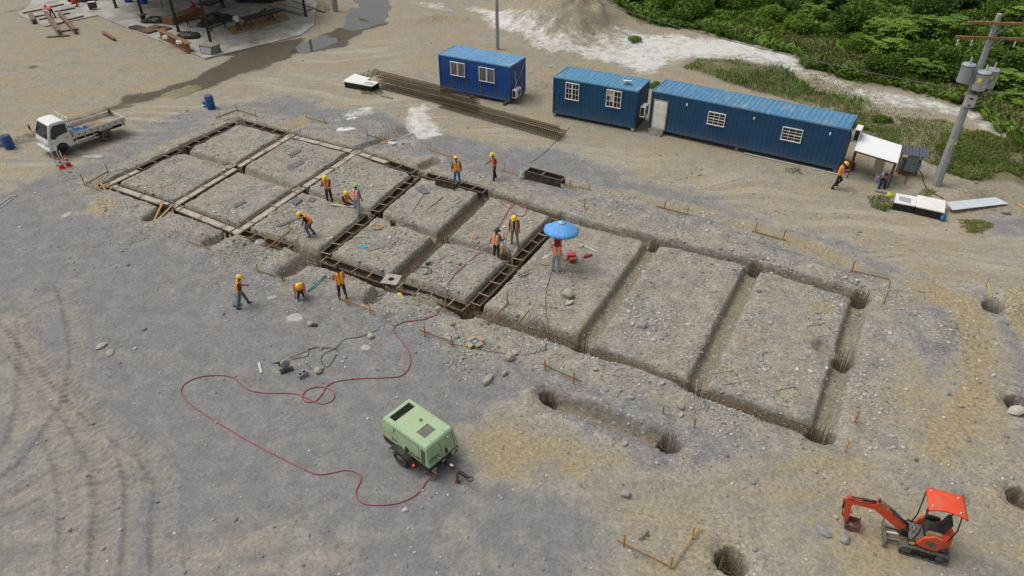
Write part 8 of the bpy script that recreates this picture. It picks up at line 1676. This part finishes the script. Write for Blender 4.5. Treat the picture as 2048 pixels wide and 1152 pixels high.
def shrub_mesh(seed, R_, H_, n, leaf, mat, palm=False, lobes=9):
    r0 = np.random.RandomState(seed); cl = np.stack([r0.uniform(-R_, R_, lobes) * .7, r0.uniform(-R_, R_, lobes) * .7, H_ * (.35 + .6 * r0.rand(lobes))], 1); cr = R_ * (.28 + .25 * r0.rand(lobes))
    k = r0.randint(0, lobes, n); d = rdir(r0, n, -.5, 1); C = cl[k] + d * (cr[k] * (.6 + .45 * r0.rand(n)))[:, None]; C[:, 2] = np.maximum(C[:, 2], .05)
    if palm:       # palmate leaf: seven blades from one point
        n2 = n // 7; C = np.repeat(C[:n2], 7, 0); base = r0.rand(n2) * 6.28; a = np.repeat(base, 7) + np.tile(np.linspace(-2.4, 2.4, 7), n2); tl = np.repeat(r0.uniform(-.45, .1, n2), 7); D = np.stack([np.cos(a), np.sin(a), tl], 1) * leaf * (.8 + .4 * r0.rand(len(a)))[:, None]; W = np.stack([-np.sin(a), np.cos(a), 0 * a], 1) * leaf * .2; t = np.repeat(r0.rand(n2), 7)
        return quads('crown', C, D, W, mat, t)
    D = (d * .6 + rdir(r0, n, -.5, .7) * .8); D = D / np.linalg.norm(D, axis=1, keepdims=True) * (leaf * (.6 + .8 * r0.rand(n)))[:, None]; hgt = C[:, 2] / (H_ + R_ * .4)
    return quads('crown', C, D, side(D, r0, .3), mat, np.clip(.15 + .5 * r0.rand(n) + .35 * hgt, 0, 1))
def stems(H_, seed, k=4):
    r0 = random.Random(seed); b = MB()
    for i in range(k): a = r0.uniform(0, 6.28); q = r0.uniform(.15, .5); b.tube([(0, 0, -.2), (q * .4 * math.cos(a), q * .4 * math.sin(a), H_ * .4), (q * math.cos(a), q * math.sin(a), H_ * .85)], [.035, .025, .01], 5)
    return b.mesh('trunk', m_bark)
KIND = [('palm_leaf_shrub', shrub_mesh(1, 1.5, 1.5, 2100, .42, m_lf, True, 12), stems(1.5, 1), 'broad palmate leaved green shrub growing in the thicket'), ('dense_bush', shrub_mesh(2, 1.6, 1.9, 3600, .24, m_lf2, False, 11), stems(1.9, 2), 'dense dark green bush growing in the thicket'),
        ('leafy_bush', shrub_mesh(3, 1.5, 1.4, 3200, .22, m_lf, False, 10), stems(1.4, 3), 'mid green leafy bush growing in the thicket'), ('palm_leaf_shrub', shrub_mesh(4, 1.1, 1.1, 1500, .36, m_lf, True, 9), stems(1.1, 4), 'broad palmate leaved green shrub growing in the thicket')]
first = {}
def plant(kd, p, s, label=None, group='shrubs of the thicket'):
    nm, cm, tm_, lb = KIND[kd]; 
    if label is None:
        dd = float(polysd(np.array([p[0]]), np.array([p[1]]), VEG)[0]); w_ = ('behind the transformer pole' if p[0] > 24 and p[1] < 62 else 'along the edge of the white track') if dd < 7 else ('deep in the thicket behind the pole' if p[0] > 34 else ('deep in the middle of the thicket' if p[1] < 80 else 'at the top of the picture'))
        label = lb.replace('growing in the thicket', w_)
    r_ = empty(nm, gp(p, -.05), rnd.uniform(0, 6.28), label, 'shrub', group); r_.scale = (s, s, s * rnd.uniform(.8, 1.15)); link('crown', cm, r_); link('trunk', tm_, r_); return r_
rv = random.Random(12)
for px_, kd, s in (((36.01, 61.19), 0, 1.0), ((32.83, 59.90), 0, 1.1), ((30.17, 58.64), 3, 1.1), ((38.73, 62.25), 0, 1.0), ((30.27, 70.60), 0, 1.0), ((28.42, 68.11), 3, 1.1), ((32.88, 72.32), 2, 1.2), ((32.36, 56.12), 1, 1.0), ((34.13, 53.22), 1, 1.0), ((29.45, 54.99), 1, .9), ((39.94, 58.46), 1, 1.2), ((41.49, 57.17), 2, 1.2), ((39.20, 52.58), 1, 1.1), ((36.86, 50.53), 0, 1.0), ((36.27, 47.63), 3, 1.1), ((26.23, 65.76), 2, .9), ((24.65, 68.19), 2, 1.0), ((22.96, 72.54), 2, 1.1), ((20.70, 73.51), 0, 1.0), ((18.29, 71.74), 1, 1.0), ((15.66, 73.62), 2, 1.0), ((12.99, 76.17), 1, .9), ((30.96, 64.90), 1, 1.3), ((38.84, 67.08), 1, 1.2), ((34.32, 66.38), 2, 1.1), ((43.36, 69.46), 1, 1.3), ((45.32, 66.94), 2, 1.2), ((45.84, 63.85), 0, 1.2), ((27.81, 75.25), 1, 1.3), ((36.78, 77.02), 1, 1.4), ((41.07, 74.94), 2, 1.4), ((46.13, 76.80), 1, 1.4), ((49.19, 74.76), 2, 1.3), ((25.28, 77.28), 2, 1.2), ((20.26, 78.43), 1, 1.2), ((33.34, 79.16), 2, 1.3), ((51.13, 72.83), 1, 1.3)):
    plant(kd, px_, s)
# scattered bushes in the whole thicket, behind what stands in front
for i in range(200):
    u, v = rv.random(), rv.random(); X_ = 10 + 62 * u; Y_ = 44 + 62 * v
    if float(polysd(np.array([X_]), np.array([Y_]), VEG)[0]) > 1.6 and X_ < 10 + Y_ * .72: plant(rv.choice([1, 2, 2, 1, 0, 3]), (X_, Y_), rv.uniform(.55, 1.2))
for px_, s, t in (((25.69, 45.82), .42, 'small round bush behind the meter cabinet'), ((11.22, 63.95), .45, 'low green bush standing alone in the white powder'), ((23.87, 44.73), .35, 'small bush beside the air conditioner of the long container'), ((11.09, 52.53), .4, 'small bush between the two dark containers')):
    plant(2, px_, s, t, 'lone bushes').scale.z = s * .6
def blades(n, region, hmin, hmax, mat, name, label, seed, dens=None, wide=.10, lay=.35):
    r0 = np.random.RandomState(seed); xs = [p[0] for p in region]; ys = [p[1] for p in region]; x = r0.uniform(min(xs), max(xs), n); y = r0.uniform(min(ys), max(min(ys) + 1, min(max(ys), 112)), n); sd = polysd(x + .8 * fbm(x * .4, y * .4, 5, 3), y + .8 * fbm(x * .4, y * .4, 7, 3), region)
    k = (sd > 0) & (np.abs(x) < 20 + y * .78)
    if dens is not None: k &= (fbm(x * .35, y * .35, seed, 3) + .25 * r0.rand(n)) > dens
    x, y = x[k], y[k]; n = len(x); h = hmin + (hmax - hmin) * r0.rand(n) ** 1.6 * (1 + .6 * fbm(x * .2, y * .2, 9, 2)); z = gha(x, y); a = r0.rand(n) * 6.28; l = lay * (.4 + r0.rand(n))
    D = np.stack([np.cos(a) * l, np.sin(a) * l, np.ones(n)], 1) * h[:, None]; W = np.stack([-np.sin(a), np.cos(a), 0 * a], 1) * (h * wide)[:, None]; me = quads(name, np.stack([x, y, z - .03], 1), D, W, mat, np.clip(.25 + .6 * r0.rand(n) + .5 * fbm(x * .3, y * .3, 3, 2), 0, 1)); o = link(name, me); return tag(o, label, 'grass', None, 'stuff')
VG = [(p[0], min(p[1], 110)) for p in VEG]
blades(210000, VG, .25, .62, m_lf, 'undergrowth', 'leafy green undergrowth filling the thicket', 3, None, .30, 1.5)
blades(60000, VG, .4, 1.1, m_gr, 'tall_grass', 'tall grass standing through the thicket', 13, .06, .05, .5)
blades(26000, VEG2, .05, .24, m_gr, 'grass', 'weedy grass strip behind the long container', 23, .04, .16, 1.0); blades(4500, VEG2, .2, .5, m_lf, 'weeds', 'taller green weeds in the strip behind the long container', 24, .18, .14, .6); blades(42000, VEG3, .05, .24, m_gr, 'grass', 'low grass right of the transformer pole', 33, -.16, .16, .9)
EDGE = [(17.93, 67.84), (25.22, 61.40), (24.31, 56.26), (32.54, 50.09), (34.12, 41.79), (36.07, 44.97), (34.98, 54.89), (26.18, 64.25)]
blades(60000, EDGE, .25, .7, m_dry, 'dry_grass', 'dry brownish grass along the thicket edge', 43, .02, .10, .7)
EX = [(24.05, 47.36), (30.42, 45.92), (31.56, 41.82), (28.89, 37.64), (26.39, 38.01), (25.38, 39.03), (24.81, 41.17), (23.20, 43.51)]
blades(24000, EX, .05, .20, m_gr, 'grass', 'patchy grass around the transformer pole foot', 53, .08, .16, 1.0)
for reg, n, lb, sd in (([(14.70, 58.93), (23.50, 56.28), (28.64, 49.66), (30.42, 45.92), (28.81, 44.08), (23.70, 46.46), (18.07, 51.35), (12.76, 55.29)], 26000, 'sparse weeds on the white track', 63), ([(-12.39, 55.97), (-11.57, 57.15), (-10.40, 56.17), (-11.04, 55.13), (-12.07, 55.26)], 2500, 'grass tuft behind the white box', 73), ([(20.25, 35.16), (21.77, 35.38), (21.50, 33.83), (20.43, 33.29), (19.96, 34.13)], 3500, 'weeds left of the white boxes', 83), ([(22.70, 35.54), (24.13, 35.83), (24.26, 34.93), (23.22, 34.54), (22.51, 35.13)], 3000, 'weeds behind the white boxes', 84), ([(22.77, 32.20), (24.90, 32.44), (25.60, 32.01), (25.39, 31.40), (23.93, 31.12), (22.72, 31.84)], 5000, 'low weeds below the corrugated sheet', 93),
                       ([(19.59, 35.29), (20.35, 35.40), (20.06, 34.70), (19.41, 34.71)], 900, 'small tuft on the road edge', 94), ([(15.96, 38.81), (17.44, 39.13), (17.41, 38.13), (16.10, 37.81)], 900, 'small tuft at the foot of the long container', 95), ([(-11.61, 52.59), (-10.06, 52.56), (-9.69, 51.30), (-11.20, 51.32)], 1500, 'weeds beside the cage stack', 96), ([(9.34, 78.68), (11.24, 74.66), (13.57, 70.10), (12.82, 68.43), (9.40, 71.94)], 6000, 'grass fringe at the top of the white track', 97), ([(-22.70, 79.44), (-19.17, 79.36), (-18.53, 74.96), (-20.72, 74.44)], 2500, 'dry weeds beside the concrete pole at the top', 98)):
    blades(int(n * .8), reg, .03, .15, m_gr if sd not in (98,) else m_dry, 'grass', lb, sd, .02, .18, 1.1)
